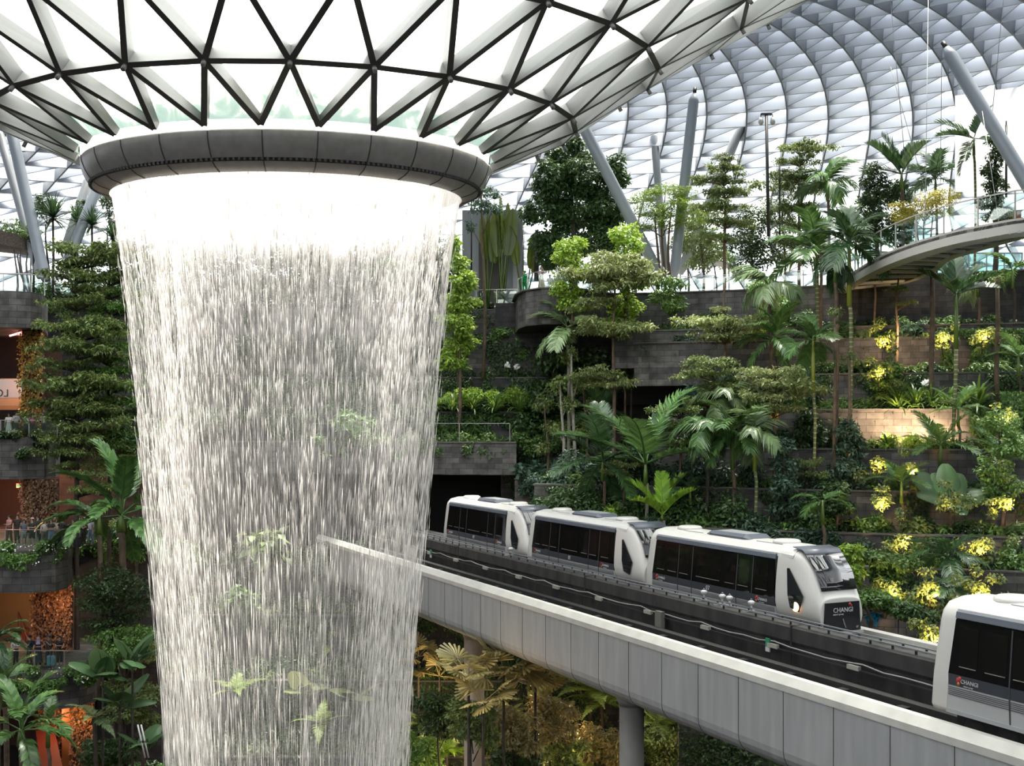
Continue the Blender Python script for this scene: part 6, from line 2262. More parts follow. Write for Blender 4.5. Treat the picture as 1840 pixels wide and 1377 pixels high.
# ------------------------------------------------------------------ layered trees on the hillside
layered_tree(1103, ('X', 84, 25.6), [(-2, 462, 50), (6, 478, 74), (-12, 494, 96), (14, 506, 90), (6, 588, 76), (-14, 596, 62), (-30, 546, 60), (-36, 676, 62), (0, 690, 50)], 'elegant tree with wide flat tiers in front of the upper deck', L_pale, M_bark, .15, top=465)
layered_tree(1302, ('R', 740, 2), [(-6, 556, 24), (-34, 580, 64), (10, 590, 74), (-8, 606, 60), (30, 578, 50)], 'flat-tiered olive tree in front of the second terrace wall', L_pale, M_bark, .13, top=500)
layered_tree(1284, ('R', 808), [(0, 650, 66), (-24, 672, 56), (14, 690, 50), (-30, 722, 44)], 'flat-tiered olive tree beside the entrance recess', L_olive, M_bark, .1)
layered_tree(1392, ('R', 882), [(-8, 672, 70), (16, 692, 84), (-10, 712, 74), (6, 736, 56)], 'wide flat-tiered pale olive tree below the fan of palms', L_pale, M_bark, .12)
layered_tree(1448, ('R', 905), [(-6, 832, 46), (14, 852, 40)], 'small flat-tiered olive tree below the yellow-shafted palm', L_olive, M_bark, .08)
layered_tree(1222, ('R', 882), [(-14, 738, 52), (10, 765, 58), (-6, 795, 46)], 'flat-tiered tree below the entrance recess', L_olive, M_bark, .1)
layered_tree(1120, ('R', 948, .4), [(0, 836, 40), (-14, 850, 34)], 'small pale flat-tiered tree behind the train roofs', L_pale, M_bark, .1)
layered_tree(1612, ('R', 660), [(0, 520, 24), (14, 545, 22)], 'slender sparse tree standing under the footbridge', L_olive, M_bark, .1, top=470)
for px, y0, by, r, lab in ((1675, 480, 735, .17, 'bare brown tree trunk under the middle of the footbridge'), (1792, 500, 740, .15, 'bare brown tree trunk in front of the dense creeper'), (1572, 500, 610, .09, 'thin bare trunk against the dark wall under the footbridge'),
                           (1475, 450, 610, .12, 'brown bare trunk left of the footbridge end'), (1526, 640, 905, .10, 'long thin bare trunk right of the footbridge trunks'), (1500, 560, 870, .1, 'pale thin bare trunk between the footbridge trunks')):
    p, d = base_pt(px, ('R', by))
    t = thing('bare_trunk', lab, 'tree', p, 0)
    h = Z(y0, d) - p.z
    MB().tube([(0, 0, 0), (-.05, 0, h * .3), (.04, 0, h * .7), (0, 0, h)], [r * 1.15, r, r * .9, r * .75], 9).build('trunk', M_bark, t)
    cloud_obj('foliage_tuft', [((0, 0, h), (.5, .5, .25))], 120, (.24, .1), L_olive, t, seed=px)
for px, y0, by, spec, r, m, lab in ((1010, 690, 880, ('X', 84.5, 25.6), .14, M_bark_p, 'pale thin tree trunk left of the white-trunked palm'), (1030, 640, 0, ('X', 85, 22.2), .17, M_bark_p, 'pale leaning tree trunk with ringed bark left of the dark palms'),
                                    (982, 725, 0, ('X', 86.5, 25.6), .1, M_bark, 'short bare-branched tree on the hedge tier edge'), (1052, 690, 0, ('X', 86.5, 25.6), .1, M_bark, 'thin tree trunk right of the leaning pale trunk'),
                                    (1120, 600, 0, ('X', 88, 29.1), .09, M_bark, 'thin straight trunk just right of the elegant tiered tree'), (1131, 610, 0, ('X', 88.5, 29.1), .09, M_bark_d, 'dark thin straight trunk beside the entrance recess')):
    p, d = base_pt(px, spec)
    blob_tree(px, spec, [(-6, y0, 22, 18), (10, y0 + 40, 20, 16), (-8, y0 + 80, 18, 14)], 700, lab, L_mid if px % 2 else L_olive, (.26, .13), m, r, 'slender_tree', topf=1.0)
blob_tree(868, ('X', 94, 33.6), [(-14, 330, 18, 14), (10, 345, 22, 14), (-6, 370, 30, 14), (18, 378, 22, 12), (-22, 408, 12, 12)], 1500, 'slim tree with blue-green tufts in front of the blue-grey block', L_blue, (.26, .12), M_bark, .13, 'slender_tree', topf=.95)

# dark creeper-wrapped bushes of the lower terraces
for px, spec, bl, m, lab in ((1526, ('R', 905), [(0, 775, 26, 20), (4, 805, 28, 22), (-4, 838, 30, 22), (6, 868, 28, 18)], L_blue, 'dark blue-green creeper-wrapped trunk left of the warm-lit stone'),
                             (1412, ('R', 965), [(-6, 800, 24, 20), (6, 835, 28, 24), (-4, 872, 30, 24), (4, 912, 34, 22), (12, 945, 30, 16)], L_blue, 'dark blue-green creeper-wrapped trunk behind the leading car roof'),
                             (1500, ('R', 960), [(0, 880, 28, 16), (10, 910, 28, 16)], L_dark, 'dark low bush above the leading car nose'),
                             (1800, ('R', 940), [(0, 760, 40, 26), (10, 800, 44, 28), (-8, 840, 40, 26), (8, 880, 40, 26)], L_mid, 'tall creeper mass lit yellow at the right picture edge'),
                             (1585, ('R', 745), [(0, 668, 20, 14), (-4, 690, 22, 14), (6, 712, 24, 14)], L_mid, 'leafy creeper pillar on the third terrace, lit at its top'),
                             (1528, ('X', 57.5, 20.2), [(-4, 990, 26, 16), (2, 1020, 30, 18), (-6, 1050, 30, 16)], L_bright, 'fresh bright-green bush right of the leading car nose'),
                             (1590, ('X', 58.5, 20.2), [(-20, 1000, 34, 18), (20, 1010, 38, 20), (0, 1030, 46, 16)], L_mid, 'wide mid-green bush beside the bright-green one'),
                             (1560, ('X', 55.5, 20.0), [(-30, 1085, 40, 16), (20, 1080, 44, 18), (60, 1095, 34, 14)], L_mid, 'low spreading bush along the far coping behind the leading car'),
                             (1650, ('X', 53, 20.0), [(-10, 1100, 30, 16), (16, 1112, 24, 12)], L_dark, 'dark low bush left of the nearest train car')):
    blob_tree(px, spec, bl, 3000, lab, m, (.24, .13) if m is not L_blue else (.28, .14), M_bark_d, .1, 'leafy_bush', 'bush', topf=.9)

for px, d, y0, m, lab in ((850, 63.5, 1275, L_olive, 'olive bush hiding the foot of the buff pier'), (925, 66, 1290, L_lamplit, 'tawny bush under the largest golden fan palm'), (990, 70, 1270, L_lamplit, 'tawny bush under the sloping beam, right of the fan palms'),
                          (1010, 70, 1345, L_olive, 'olive bush at the bottom edge left of the round pier'), (790, 72, 1262, L_dark, 'dark bush above the speaker box'), (930, 66, 1362, L_dark, 'dark bush at the bottom edge under the round-leaved clump'),
                          (1085, 74, 1320, L_lamplit, 'tawny bush just left of the round pier'), (750, 74, 1330, L_mid, 'green bush at the bottom edge touching the fall'), (1200, 76, 1330, L_olive, 'olive bush right of the round pier')):
    blob_tree(px, ('X', d, 3), [(-22, y0, 30, 22), (18, y0 + 8, 32, 22), (-6, y0 + 34, 38, 22), (24, y0 + 48, 26, 20)], 2600, lab, m, (.3, .12), M_bark_d, .1, 'leafy_bush', 'bush', topf=.9)
# planting in the shade under the near half of the beam
undergrowth('dark ground cover at the foot of the lowest terrace wall under the beam', [(px, 60.5 + slant(px)) for px in range(1220, 1960, 60)], 9.5, 12000, L_dark, seed=400, gap=.0, every=.35, r=(.6, 1.5), hang=.1, zs=2.6, depth=-.8)
ivy('dark creeper on the lowest terrace wall under the beam', line(62.0, range(1220, 1960, 70)), 10, 17.5, 9000, L_dark, seed=401, cover=.7)
ivy('dark creeper on the tier below the guideway beam', [(150, 87.4), (1560, 87.4)], 10, 15.5, 15000, L_dark, seed=402, cover=.65)
ivy('dark creeper on the fan-palm tier wall', [(120, 82.9), (1650, 82.9)], 6, 11.6, 16000, L_dark, seed=403, cover=.8)
ivy('dark creeper on the lowest basin tier wall', [(100, 77.9), (1700, 77.9)], 0, 7.6, 16000, L_dark, seed=404, cover=.9)
# left trees
layered_tree(138, ('X', 75, 8), [(40, 452, 92), (20, 470, 80), (-4, 545, 66), (20, 520, 50), (-24, 590, 60), (30, 632, 72), (-30, 655, 60), (40, 600, 64), (-10, 700, 84), (46, 690, 60), (-20, 745, 78), (44, 735, 56), (0, 790, 70), (20, 850, 48), (-16, 835, 40), (10, 495, 84), (34, 575, 70), (-10, 622, 76), (20, 680, 86), (0, 722, 80), (24, 768, 74), (-20, 812, 60), (30, 880, 50), (44, 940, 44)], 'tallest layered tree left of the fall, in front of the balcony drum',
             L_olive, M_bark_d, .2, top=448)
layered_tree(196, ('X', 77.5, 10), [(16, 500, 60), (10, 555, 64), (20, 620, 60), (8, 665, 66), (14, 720, 66), (0, 775, 60), (20, 830, 50), (6, 525, 60), (14, 590, 66), (4, 645, 60), (18, 695, 66), (6, 750, 60), (12, 800, 56), (10, 870, 50)], 'second layered tree between the tallest one and the fall', L_mid, M_bark_d, .17, top=490)
layered_tree(246, ('X', 78.4, 10), [(-6, 560, 44), (0, 640, 40), (-8, 740, 44)], 'thin layered tree closest to the fall', L_dark, M_bark_d, .12)
blob_tree(205, ('X', 67.5, 8), [(-10, 1040, 60, 30), (25, 1050, 50, 30), (-30, 1080, 46, 26), (20, 1090, 56, 28), (-6, 1120, 50, 22)], 6000, 'large bushy tree below the gallery railing', L_dark, (.2, .1), M_bark_d, .15, 'bushy_tree', up=.6)
blob_tree(225, ('X', 66.5, 6), [(-30, 1150, 44, 20), (20, 1140, 46, 20), (-6, 1165, 44, 16)], 3000, 'mid-green bushy tree beneath the larger bushy one', L_mid, (.2, .1), M_bark_d, .12, 'bushy_tree', up=.6)
layered_tree(258, ('X', 68, 8), [(4, 1162, 40), (0, 1185, 46)], 'pale flat-tiered tree touching the edge of the fall', L_pale, M_bark, .1)
blob_tree(228, ('X', 67, 4), [(-10, 1240, 44, 20), (30, 1250, 40, 20), (0, 1275, 46, 20), (36, 1290, 30, 18)], 4000, 'olive bushy tree low beside the fall', L_olive, (.2, .1), M_bark_d, .12, 'bushy_tree', up=.6)
blob_tree(200, ('X', 66, 2), [(-20, 1345, 40, 20), (20, 1350, 40, 24), (0, 1375, 46, 20)], 3000, 'dark bush at the lower edge left of the fall', L_dark, (.22, .11), M_bark_d, .12, 'leafy_bush', 'bush')
blob_tree(40, ('X', 93, 40), [(-20, 405, 34, 16), (10, 420, 30, 16), (-40, 425, 30, 16)], 1500, 'light airy tree behind the leaning columns on the left deck', L_mid, (.24, .11), M_bark_p, .1, 'airy_tree', stems=3)
blob_tree(85, ('X', 95, 40), [(0, 362, 24, 14), (-14, 380, 24, 14), (60, 372, 24, 14)], 1600, 'dark tree top behind the spiky dracaenas', L_dark, (.24, .11), M_bark_d, .12)
blob_tree(196, ('X', 96, 40), [(0, 365, 22, 16), (6, 390, 22, 14)], 1000, 'small dark tree top close under the collar', L_dark, (.24, .11), M_bark_d, .12)
for px, cy, d, s, lab in ((95, 392, 90, 2.3, 'biggest spiky dracaena head left of the collar'), (138, 400, 93, 1.7, 'spiky dracaena partly behind the leaning column'), (165, 405, 91, 1.8, 'middle spiky dracaena under the collar'), (202, 428, 90, 1.7, 'spiky dracaena closest to the falling water'), (60, 430, 92, 1.5, 'dark spiky dracaena between the two leaning columns')):
    head_plant(px, ('X', d, 40), cy, s, lab, 'dracaena', lambda: strap_mesh('leaf_head', L_palm_d, 110, .6, 1.0, .06, (-.5, 1.5), .6), 'dracaena', 'plant', r=.1)

# paddle-leaf palms in front of the block
PM = lambda: paddle_mesh('paddle_leaf', L_paddle, w=.15, droop=.10, cup=.2, pet=.52, pleat=.006)
k_ = 96.8 / F
for px, leaves, lab in ((903, [(1.45, 1.56, 9.4, 1.5), (1.7, 1.50, 9.6, 1.2), (1.0, 1.45, 9.0, 1.6), (.2, 1.47, 8.4, 1.2), (3.0, 1.50, 8.2, 1.8)], 'tall paddle-leaf palm with an upright yellow-green leaf beside the collar'),
                        (876, [(2.4, 1.50, 7.8, 1.4), (1.2, 1.52, 8.2, 1.6), (.4, 1.44, 7.4, 1.5)], 'slimmer paddle-leaf palm in front of the brown-grey door'),
                        (942, [(2.9, 1.40, 7.0, 1.2), (1.6, 1.54, 7.2, 1.5), (.2, 1.42, 6.4, 1.8), (.6, 1.28, 6.0, 1.4)], 'paddle-leaf palm with three dark blades left of the big dark tree')):
    leaf_plant(px, ('X', 96.9, 39.3), leaves, lab, 'paddle', PM, 'paddle_leaf_palm', 'palm tree', leafname='leaf', stem=False)
EM = lambda: paddle_mesh('ear_leaf', leafmat('ribbed_ear_leaf', (.03, .07, .03), (.07, .13, .055), rough=.35), w=.58, droop=.6, cup=.12, pet=.38, pleat=.012, heart=1.0)
EG = lambda: paddle_mesh('ear_leaf', leafmat('pale_ear_leaf', (.07, .10, .035), (.17, .19, .085)), w=.60, droop=.7, cup=.12, pet=.38, pleat=.012, heart=1.0)
leaf_plant(1708, ('R', 958), [(2.75, .8, 3.0, -.7), (1.5, 1.28, 2.5, 0), (.15, .35, 2.5, .7), (4.75, -.15, 1.9, 0), (2.2, 1.1, 2.1, -.3), (.75, 1.0, 2.2, .4), (3.4, .35, 2.2, -.6)], 'elephant-ear plant with huge ribbed leaves on the lower terrace', 'ear', EM, 'elephant_ear', 'plant', cy=905, r=.09)
for px, d, z, cy, n, L, lab in ((905, 79, 7.6, 1290, 8, 2.3, 'big pale round-leaved plant left in the clump below the beam'), (862, 79, 7.6, 1320, 7, 2.2, 'pale round-leaved plant nearest the fall below the beam'), (968, 80, 7.6, 1262, 7, 2.2, 'round-leaved plant with one leaf held high below the beam'),
                                (1015, 80, 7.6, 1330, 5, 1.8, 'low round-leaved plant left of the round pier'), (238, 64, 6, 1190, 6, 2.2, 'round-leaved plant on the blue suitcase balcony end'), (185, 64, 6, 1215, 5, 2.2, 'big-leaved plant beside the planting of the lowest balcony'), (215, 64, 2, 1270, 5, 2.2, 'dark big-leaved plant beside the tilted white lamp pole'),
                                (255, 64, 2, 1345, 6, 2.0, 'glossy big-leaved plant at the foot of the fall'), (640, 80, 6, 1255, 6, 2.4, 'pale round-leaved plant seen through the fall'), (545, 82, 6, 1245, 5, 2.4, 'round-leaved plant seen dimly through the middle of the fall')):
    g = random.Random(px)
    leaf_plant(px, ('X', d, z), [(g.random() * 6.28 if i % 2 else 4.2 + g.random() * 1.2, g.uniform(.1, 1.1), L * g.uniform(.8, 1.1), g.uniform(-.4, .4)) for i in range(n)], lab, 'ear_g' if px > 500 else 'ear', EG if px > 500 else EM, 'round_leaved_plant', 'plant', cy=cy, r=.06)
FM = lambda: fan_mesh('fan_leaf', L_lamplit, n=13, span=3.4, pet=.5)
FG = lambda: fan_mesh('fan_leaf', L_palm, n=13, span=3.4, pet=.5)
for px, d, z, cy, n, L, mk, lab in ((905, 63, 4, 1212, 13, 2.5, FM, 'largest golden fan palm below the beam'), (842, 62, 4, 1215, 11, 2.2, FM, 'golden fan palm in front of the buff pier'), (790, 80.8, 7.6, 1215, 9, 2.4, FM, 'golden fan palm close to the fall'), (962, 66, 4, 1235, 10, 2.2, FM, 'golden fan palm right of the largest one'),
                                    (868, 61, 4, 1262, 9, 2.0, FM, 'lower golden fan palm above the round-leaved clump'), (752, 80.8, 7.6, 1180, 8, 1.8, FM, 'small tawny fan palm at the edge of the fall'), (992, 80, 7.6, 1285, 7, 2.3, FM, 'dull fan palm left of the round pier'), (1590, 62, 20.3, 862, 6, 1.2, FG, 'small green fan palm on the lamp-lit terrace')):
    g = random.Random(px + 1)
    leaf_plant(px, ('X', d, z) if px < 1500 else ('R', 882), [(i * 2.4, g.uniform(-.1, 1.15), L * g.uniform(.85, 1.1), g.uniform(-.5, .5)) for i in range(n)], lab, 'fan' if mk is FM else 'fang', mk, 'fan_palm', 'palm tree', cy=cy, r=.07, leafname='fan_leaf')
for px, cy, d, z, L, m, n, lab in ((1060, 1240, 82, 9, 92, L_fern, 11, 'yellow-green tree fern left of the round pier'), (1080, 1262, 81, 8, 76, L_fern, 9, 'second yellow-green tree fern just below the first'), (1180, 1300, 79, 7, 80, L_fern, 9, 'yellow-green tree fern right of the round pier'), (1040, 1360, 76, 4, 90, L_fern, 12, 'olive tree fern at the bottom edge left of the round pier'),
                                   (800, 1350, 76, 5, 66, L_lime, 10, 'lime-green fern bush at the bottom edge beside the fall'), (575, 1300, 80, 6, 70, L_fern, 7, 'pale tree fern seen through the middle of the fall'), (598, 1155, 88, 15.4, 52, L_fern, 6, 'pale tree fern higher up behind the fall'), (425, 1240, 82, 11.5, 62, L_fern, 7, 'pale tree fern behind the left part of the fall'),
                                   (170, 1290, 63, 4, 66, L_palm_p, 7, 'tree fern beside the copper leaf wall'), (1130, 1340, 76, 4, 60, L_fern, 8, 'small tree fern right behind the round pier'), (760, 1300, 80, 8, 50, L_olive, 9, 'dull fern bush at the foot of the fall')):
    palm(px, cy, ('X', d, z), L, lab, 'fern', m, n, M_bark_d, .12, (.9, -.05), shaft=.2, sm=M_bark_d, name='tree_fern')
for px, spec, s, lab in ((1610, ('R', 740), 1.5, 'left clump of strappy leaves above the warm-lit stone'), (1640, ('R', 740), 1.5, 'second clump of strappy leaves above the warm-lit stone'), (1668, ('R', 740), 1.4, 'third clump of strappy leaves above the warm-lit stone'), (1752, ('R', 740), 1.8, 'largest pale clump of strappy leaves above the warm-lit stone'), (1700, ('R', 740), 1.4, 'clump of strappy leaves behind the bent ringed trunk'),
                         (815, ('X', 93.3, 30.8), 1.3, 'strappy clump on the walkway tier nearest the fall'), (850, ('X', 93.3, 30.8), 1.2, 'second strappy clump from the fall on the walkway tier'), (890, ('X', 93.3, 30.8), 1.3, 'third strappy clump from the fall on the walkway tier'), (935, ('X', 93.3, 30.8), 1.3, 'fourth strappy clump from the fall on the walkway tier'), (780, ('X', 93.3, 30.8), 1.2, 'strappy clump half veiled by the edge of the fall'),
                         (1665, ('R', 808), 1.0, 'small strappy clump hanging below the lit stone edge'), (1590, ('R', 808), 1.0, 'small lit strappy clump left under the warm stone')):
    p, d = base_pt(px, spec)
    t = thing('strappy_plant', lab, 'plant', p + Vector((0, -.5, .1)), px)
    o = put('leaves', bank('strap', lambda: strap_mesh('leaves', L_mid, 55, .7, 1.1, .06, (.3, 1.5), 1.7)), t)
    s *= 1.6
    o.scale = (s, s, s)
    o = put('heart_leaves', bank('strap2', lambda: strap_mesh('heart_leaves', L_bright, 14, .4, .7, .05, (.9, 1.5), .8, seed=3)), t)
    o.scale = (s, s, s)

# bright round shrubs of the hedge tier and other shrubs
for px, s, lab in ((808, 1.0, 'bright round shrub nearest the fall on the hedge tier'), (846, 1.5, 'widest bright round shrub on the hedge tier'), (887, 1.2, 'bright round shrub in the middle of the hedge tier'), (920, 1.4, 'bright round shrub right of the middle on the hedge tier'), (948, 1.0, 'last bright round shrub at the right of the hedge tier')):
    shrub(px, ('X', 93.9, 31.4), s, lab, 'small', L_bright, 'bright round shrubs of the hedge tier')
SH = [(1000, ('X', 87.4, 25.6), 1.5, 'big', L_blue, 'large-leaved blue-green shrub right of the tunnel mouth'), (960, ('X', 88.2, 25.6), 1.4, 'big', L_blue, 'large-leaved shrub beside the tunnel mouth corner'), (1045, ('X', 87.2, 25.6), 1.3, 'medium', L_dark, 'dark shrub at the foot of the pale trunks'),
      (1096, ('R', 948), 1.4, 'medium', L_bright, 'bright-tipped shrub behind the middle car roof'), (1040, ('R', 948), 1.5, 'narrow', L_dark, 'narrow-leaved shrub behind the gap of rearmost and middle car'), (985, ('X', 86, 21.6), 1.6, 'narrow', L_mid, 'narrow-leaved pale shrub above the rearmost car roof'), (940, ('X', 88, 21.6), 1.5, 'narrow', L_dark, 'dark narrow-leaved shrub beside the tunnel mouth'),
      (1140, ('R', 948), 1.3, 'medium', L_dark, 'dark shrub at the foot of the white-trunked palm'), (1255, ('R', 960), 1.3, 'medium', L_mid, 'mid-green shrub left of the palm trio trunks'), (1290, ('R', 960), 1.2, 'medium', L_dark, 'dark shrub at the feet of the palm trio'), (1340, ('R', 960), 1.2, 'narrow', L_blue, 'narrow-leaved shrub right of the palm trio feet'),
      (1240, ('R', 882), 1.3, 'big', L_blue, 'large-leaved grey-green shrub below the flat-tiered trees'), (1440, ('R', 808), 1.2, 'medium', L_blue, 'dark shrub under the pale olive tiered tree'), (1480, ('R', 690), 1.1, 'medium', L_mid, 'shrub between the footbridge trunks on the third terrace'), (1545, ('R', 690), 1.1, 'big', L_dark, 'large-leaved shrub left of the lit creeper pillar'), (1605, ('R', 668, -.9), .9, 'big', L_mid, 'lit large-leaved shrub on the third terrace'),
      (1640, ('R', 545), 1.2, 'big', L_blue, 'glossy dark shrub on the tier under the footbridge'), (1700, ('R', 610), 1.2, 'narrow', L_mid, 'feathery shrub right of the bare trunk under the footbridge'), (1780, ('R', 560), 1.2, 'medium', L_mid, 'leafy shrub against the dark wall at the right'), (1260, ('X', 85.3, 36.6), 1.3, 'medium', L_dark, 'dark shrub on the tier left of the tiered olive tree'), (1225, ('R', 610), 1.1, 'medium', L_dark, 'dark shrub on the second terrace above the entrance'),
      (1170, ('R', 610), 1.2, 'medium', L_dark, 'dark shrub at the left end of the second terrace'), (1352, ('R', 610), 1.3, 'medium', L_bright, 'fresh green shrub on the second terrace beside the tiered olive tree'), (1440, ('X', 83.2, 36.6), 1.3, 'medium', L_dark, 'dark round shrub left of the footbridge underside'), (1520, ('R', 610), 1.2, 'narrow', L_dark, 'dark narrow-leaved shrub under the start of the footbridge'),
      (1560, ('R', 958), 1.2, 'medium', L_mid, 'mid-green shrub left of the lamp-lit bush'), (1650, ('R', 958), 1.2, 'medium', L_olive, 'olive shrub between lamp-lit bush and elephant-ear plant'), (1770, ('R', 1018), 1.3, 'medium', L_dark, 'dark shrub right of the elephant-ear plant'), (1810, ('R', 1060), 1.4, 'medium', L_mid, 'green shrub above the nearest train roof'), (1640, ('R', 1050), 1.3, 'narrow', L_dark, 'dark narrow shrub between the green bushes and the dark palm'),
      (1750, ('R', 1018), 1.1, 'big', L_dark, 'broad-leaved dark plant beside the lamp-lit shrubs'), (1640, ('R', 820), 1.1, 'small', L_bright, 'glowing small-leaved shrub in front of the warm-lit stone'), (1600, ('R', 820), 1.1, 'small', L_bright, 'glowing small-leaved shrub at the left of the warm-lit stone'),
      (905, ('X', 95.9, 36.8), 1.2, 'medium', L_mid, 'leafy creeper bush left of the drum deck'), (1290, ('X', 86.3, 37.2), 1.2, 'medium', L_dark, 'dark shrub at the front of the upper deck'), (1050, ('X', 89, 37), 1.4, 'medium', L_dark, 'dark leafy bush beneath the drum deck'), (1000, ('X', 93, 33.6), 2.2, 'medium', L_dark, 'big dark bush below the drum deck'), (990, ('X', 92, 31), 2.4, 'medium', L_dark, 'big dark creeper bush right of the hedge tier'), (1080, ('X', 91, 31), 2.4, 'medium', L_dark, 'big dark bush behind the elegant tiered tree trunk'), (1130, ('X', 89, 33), 1.8, 'medium', L_mid, 'leafy bush left of the entrance recess'),
      (1070, ('X', 90.5, 34), 2.0, 'medium', L_dark, 'dark bush behind the elegant tiered tree'), (960, ('X', 92.5, 29), 1.8, 'medium', L_dark, 'dark bush at the right end of the walkway railing'), (1040, ('X', 90, 28.6), 2.0, 'medium', L_dark, 'dark bush behind the leaning pale trunk'),
      (770, ('X', 78, 7.6), 1.6, 'medium', L_mid, 'leafy shrub beside the dark speaker box'), (1090, ('X', 86.5, 14), 1.5, 'narrow', L_lamplit, 'tawny narrow shrub under the sloping beam edge'), (1000, ('X', 87, 15.5), 1.5, 'narrow', L_lamplit, 'tawny narrow shrub behind the golden fan palms'), (1200, ('X', 84, 11.6), 1.4, 'medium', L_mid, 'shrub right behind the round pier top'), (1250, ('X', 78, 7.6), 1.5, 'medium', L_dark, 'dark shrub in the shade right of the round pier'),
      (330, ('X', 88.5, 19), 2.2, 'medium', L_mid, 'shrub seen through the left part of the fall'), (470, ('X', 88.5, 19), 2.6, 'big', L_olive, 'leafy shrub seen through the middle of the fall, upper one'), (440, ('X', 86, 15.5), 2.4, 'medium', L_mid, 'leafy shrub seen through the middle of the fall, lower one'), (620, ('X', 88.5, 19), 2.2, 'medium', L_dark, 'dark shrub seen through the right part of the fall'), (700, ('X', 86, 15.5), 2.0, 'medium', L_mid, 'shrub seen through the right edge of the fall'),
      (360, ('X', 92, 28.6), 2.2, 'medium', L_dark, 'dark shrub behind the fall at walkway height, left one'), (640, ('X', 91, 28.6), 2.2, 'medium', L_mid, 'shrub behind the fall at walkway height, right one')]
for px, spec, s, kind, m, lab in SH:
    shrub(px, spec, s, lab, kind, m)

# copper leaf-clad walls on the mall side
def leafwall(px0, px1, d, z0, z1, m, lab, n, m2=None):
    x0, x1 = X(px0, d), X(px1, d)
    t = thing('leaf_clad_pillar', lab, 'pillar', ((x0 + x1) / 2, d, z0))
    MB().box((0, 0, (z1 - z0) / 2), (x1 - x0, .5, z1 - z0)).build('core', M_redwall, t)
    g = np.random.default_rng(int(px0 * 3 + z0))
    q = np.stack([(g.random(n) - .5) * (x1 - x0 + .3), -.3 - .2 * g.random(n), (z1 - z0) * g.random(n)], 1)
    V, T = leaves_np(q, np.array([0, -.35, -1.0]) + g.normal(size=q.shape) * .6, unit(np.array([0, -1, .3]) + g.normal(size=q.shape) * .4), .2 * (.6 + .8 * g.random(n)), .13 * (.6 + .8 * g.random(n)))
    put('leaf_cladding', mesh_np('leaf_cladding', V, T, m), t)
    return t


leafwall(42, 78, 79.5, 29, 36.3, L_amber, 'amber leaf-clad pillar under the top balcony drum', 1400)
leafwall(44, 60, 77.5, 22.5, 26.3, L_copper, 'narrow copper leaf-clad pillar in the crowded gallery, left one', 500)
leafwall(62, 104, 77.3, 22.5, 26.3, L_copper, 'wide copper leaf-clad pillar in the crowded gallery, right one', 1100)
leafwall(64, 128, 74.5, 15.4, 20.1, L_copper, 'copper leaf-clad wall beside the red ramp', 2000)
leafwall(76, 120, 74, 8, 13.4, L_copper, 'dark copper leaf-clad wall left of the orange pillar', 1300)
leafwall(134, 168, 72.5, 8, 13.4, L_copper, 'copper leaf-clad wall right of the orange pillar, amber at the top', 1000)
bx = thing('speaker_box', 'dark square speaker box on the basin terrace beside the fall', 'speaker', W(783, 1328, 78))
MB().box((0, 0, .75), (1.0, .9, 1.5)).build('cabinet', M_black, bx)
MB().box((-.05, -.47, .75), (.5, .05, 1.0)).build('grille', M_trough, bx)
wp = thing('tilted_lamp_pole', 'tilted white double lamp pole low beside the fall', 'pole', W(264, 1362, 62))
for dx in (-.09, .09):
    MB().tube([(dx, 0, 0), (dx - .4, 0, 1.75)], .045, 8).build('tube', M_white, wp)
MB().box((-.2, 0, .85), (.3, .08, .12)).build('clamp', M_black, wp)

# ------------------------------------------------------------------ garden spotlights
SPOT = [(1588, 612, 'R', 690, 1.0), (1697, 606, 'R', 690, 1.1), (1768, 602, 'R', 690, 1.0), (1786, 612, 'R', 690, 1.0), (1581, 668, 'R', 745, .8), (1580, 832, 'R', 905, .9), (1638, 842, 'R', 905, 1.1), (1586, 905, 'R', 960, 1.1),
        (1810, 905, 'R', 960, 1.2), (1808, 752, 'R', 808, 1.0), (1625, 972, 'R', 1018, 1.2), (1762, 985, 'R', 1030, 1.2), (1605, 1062, 'X', 56.5, .9), (1675, 1062, 'X', 55, 1.3), (1765, 1062, 'X', 54, 1.0), (1700, 905, 'R', 960, .22), (1675, 1142, 'X', 51, .6)]
SL = 'small garden spotlight glowing warm yellow among the terrace plants'
M_glow = mat('warm_spot_glow', (1, .8, .4), .4, emit=((1, .72, .3), 12.0))
M_litleaf = L_olive
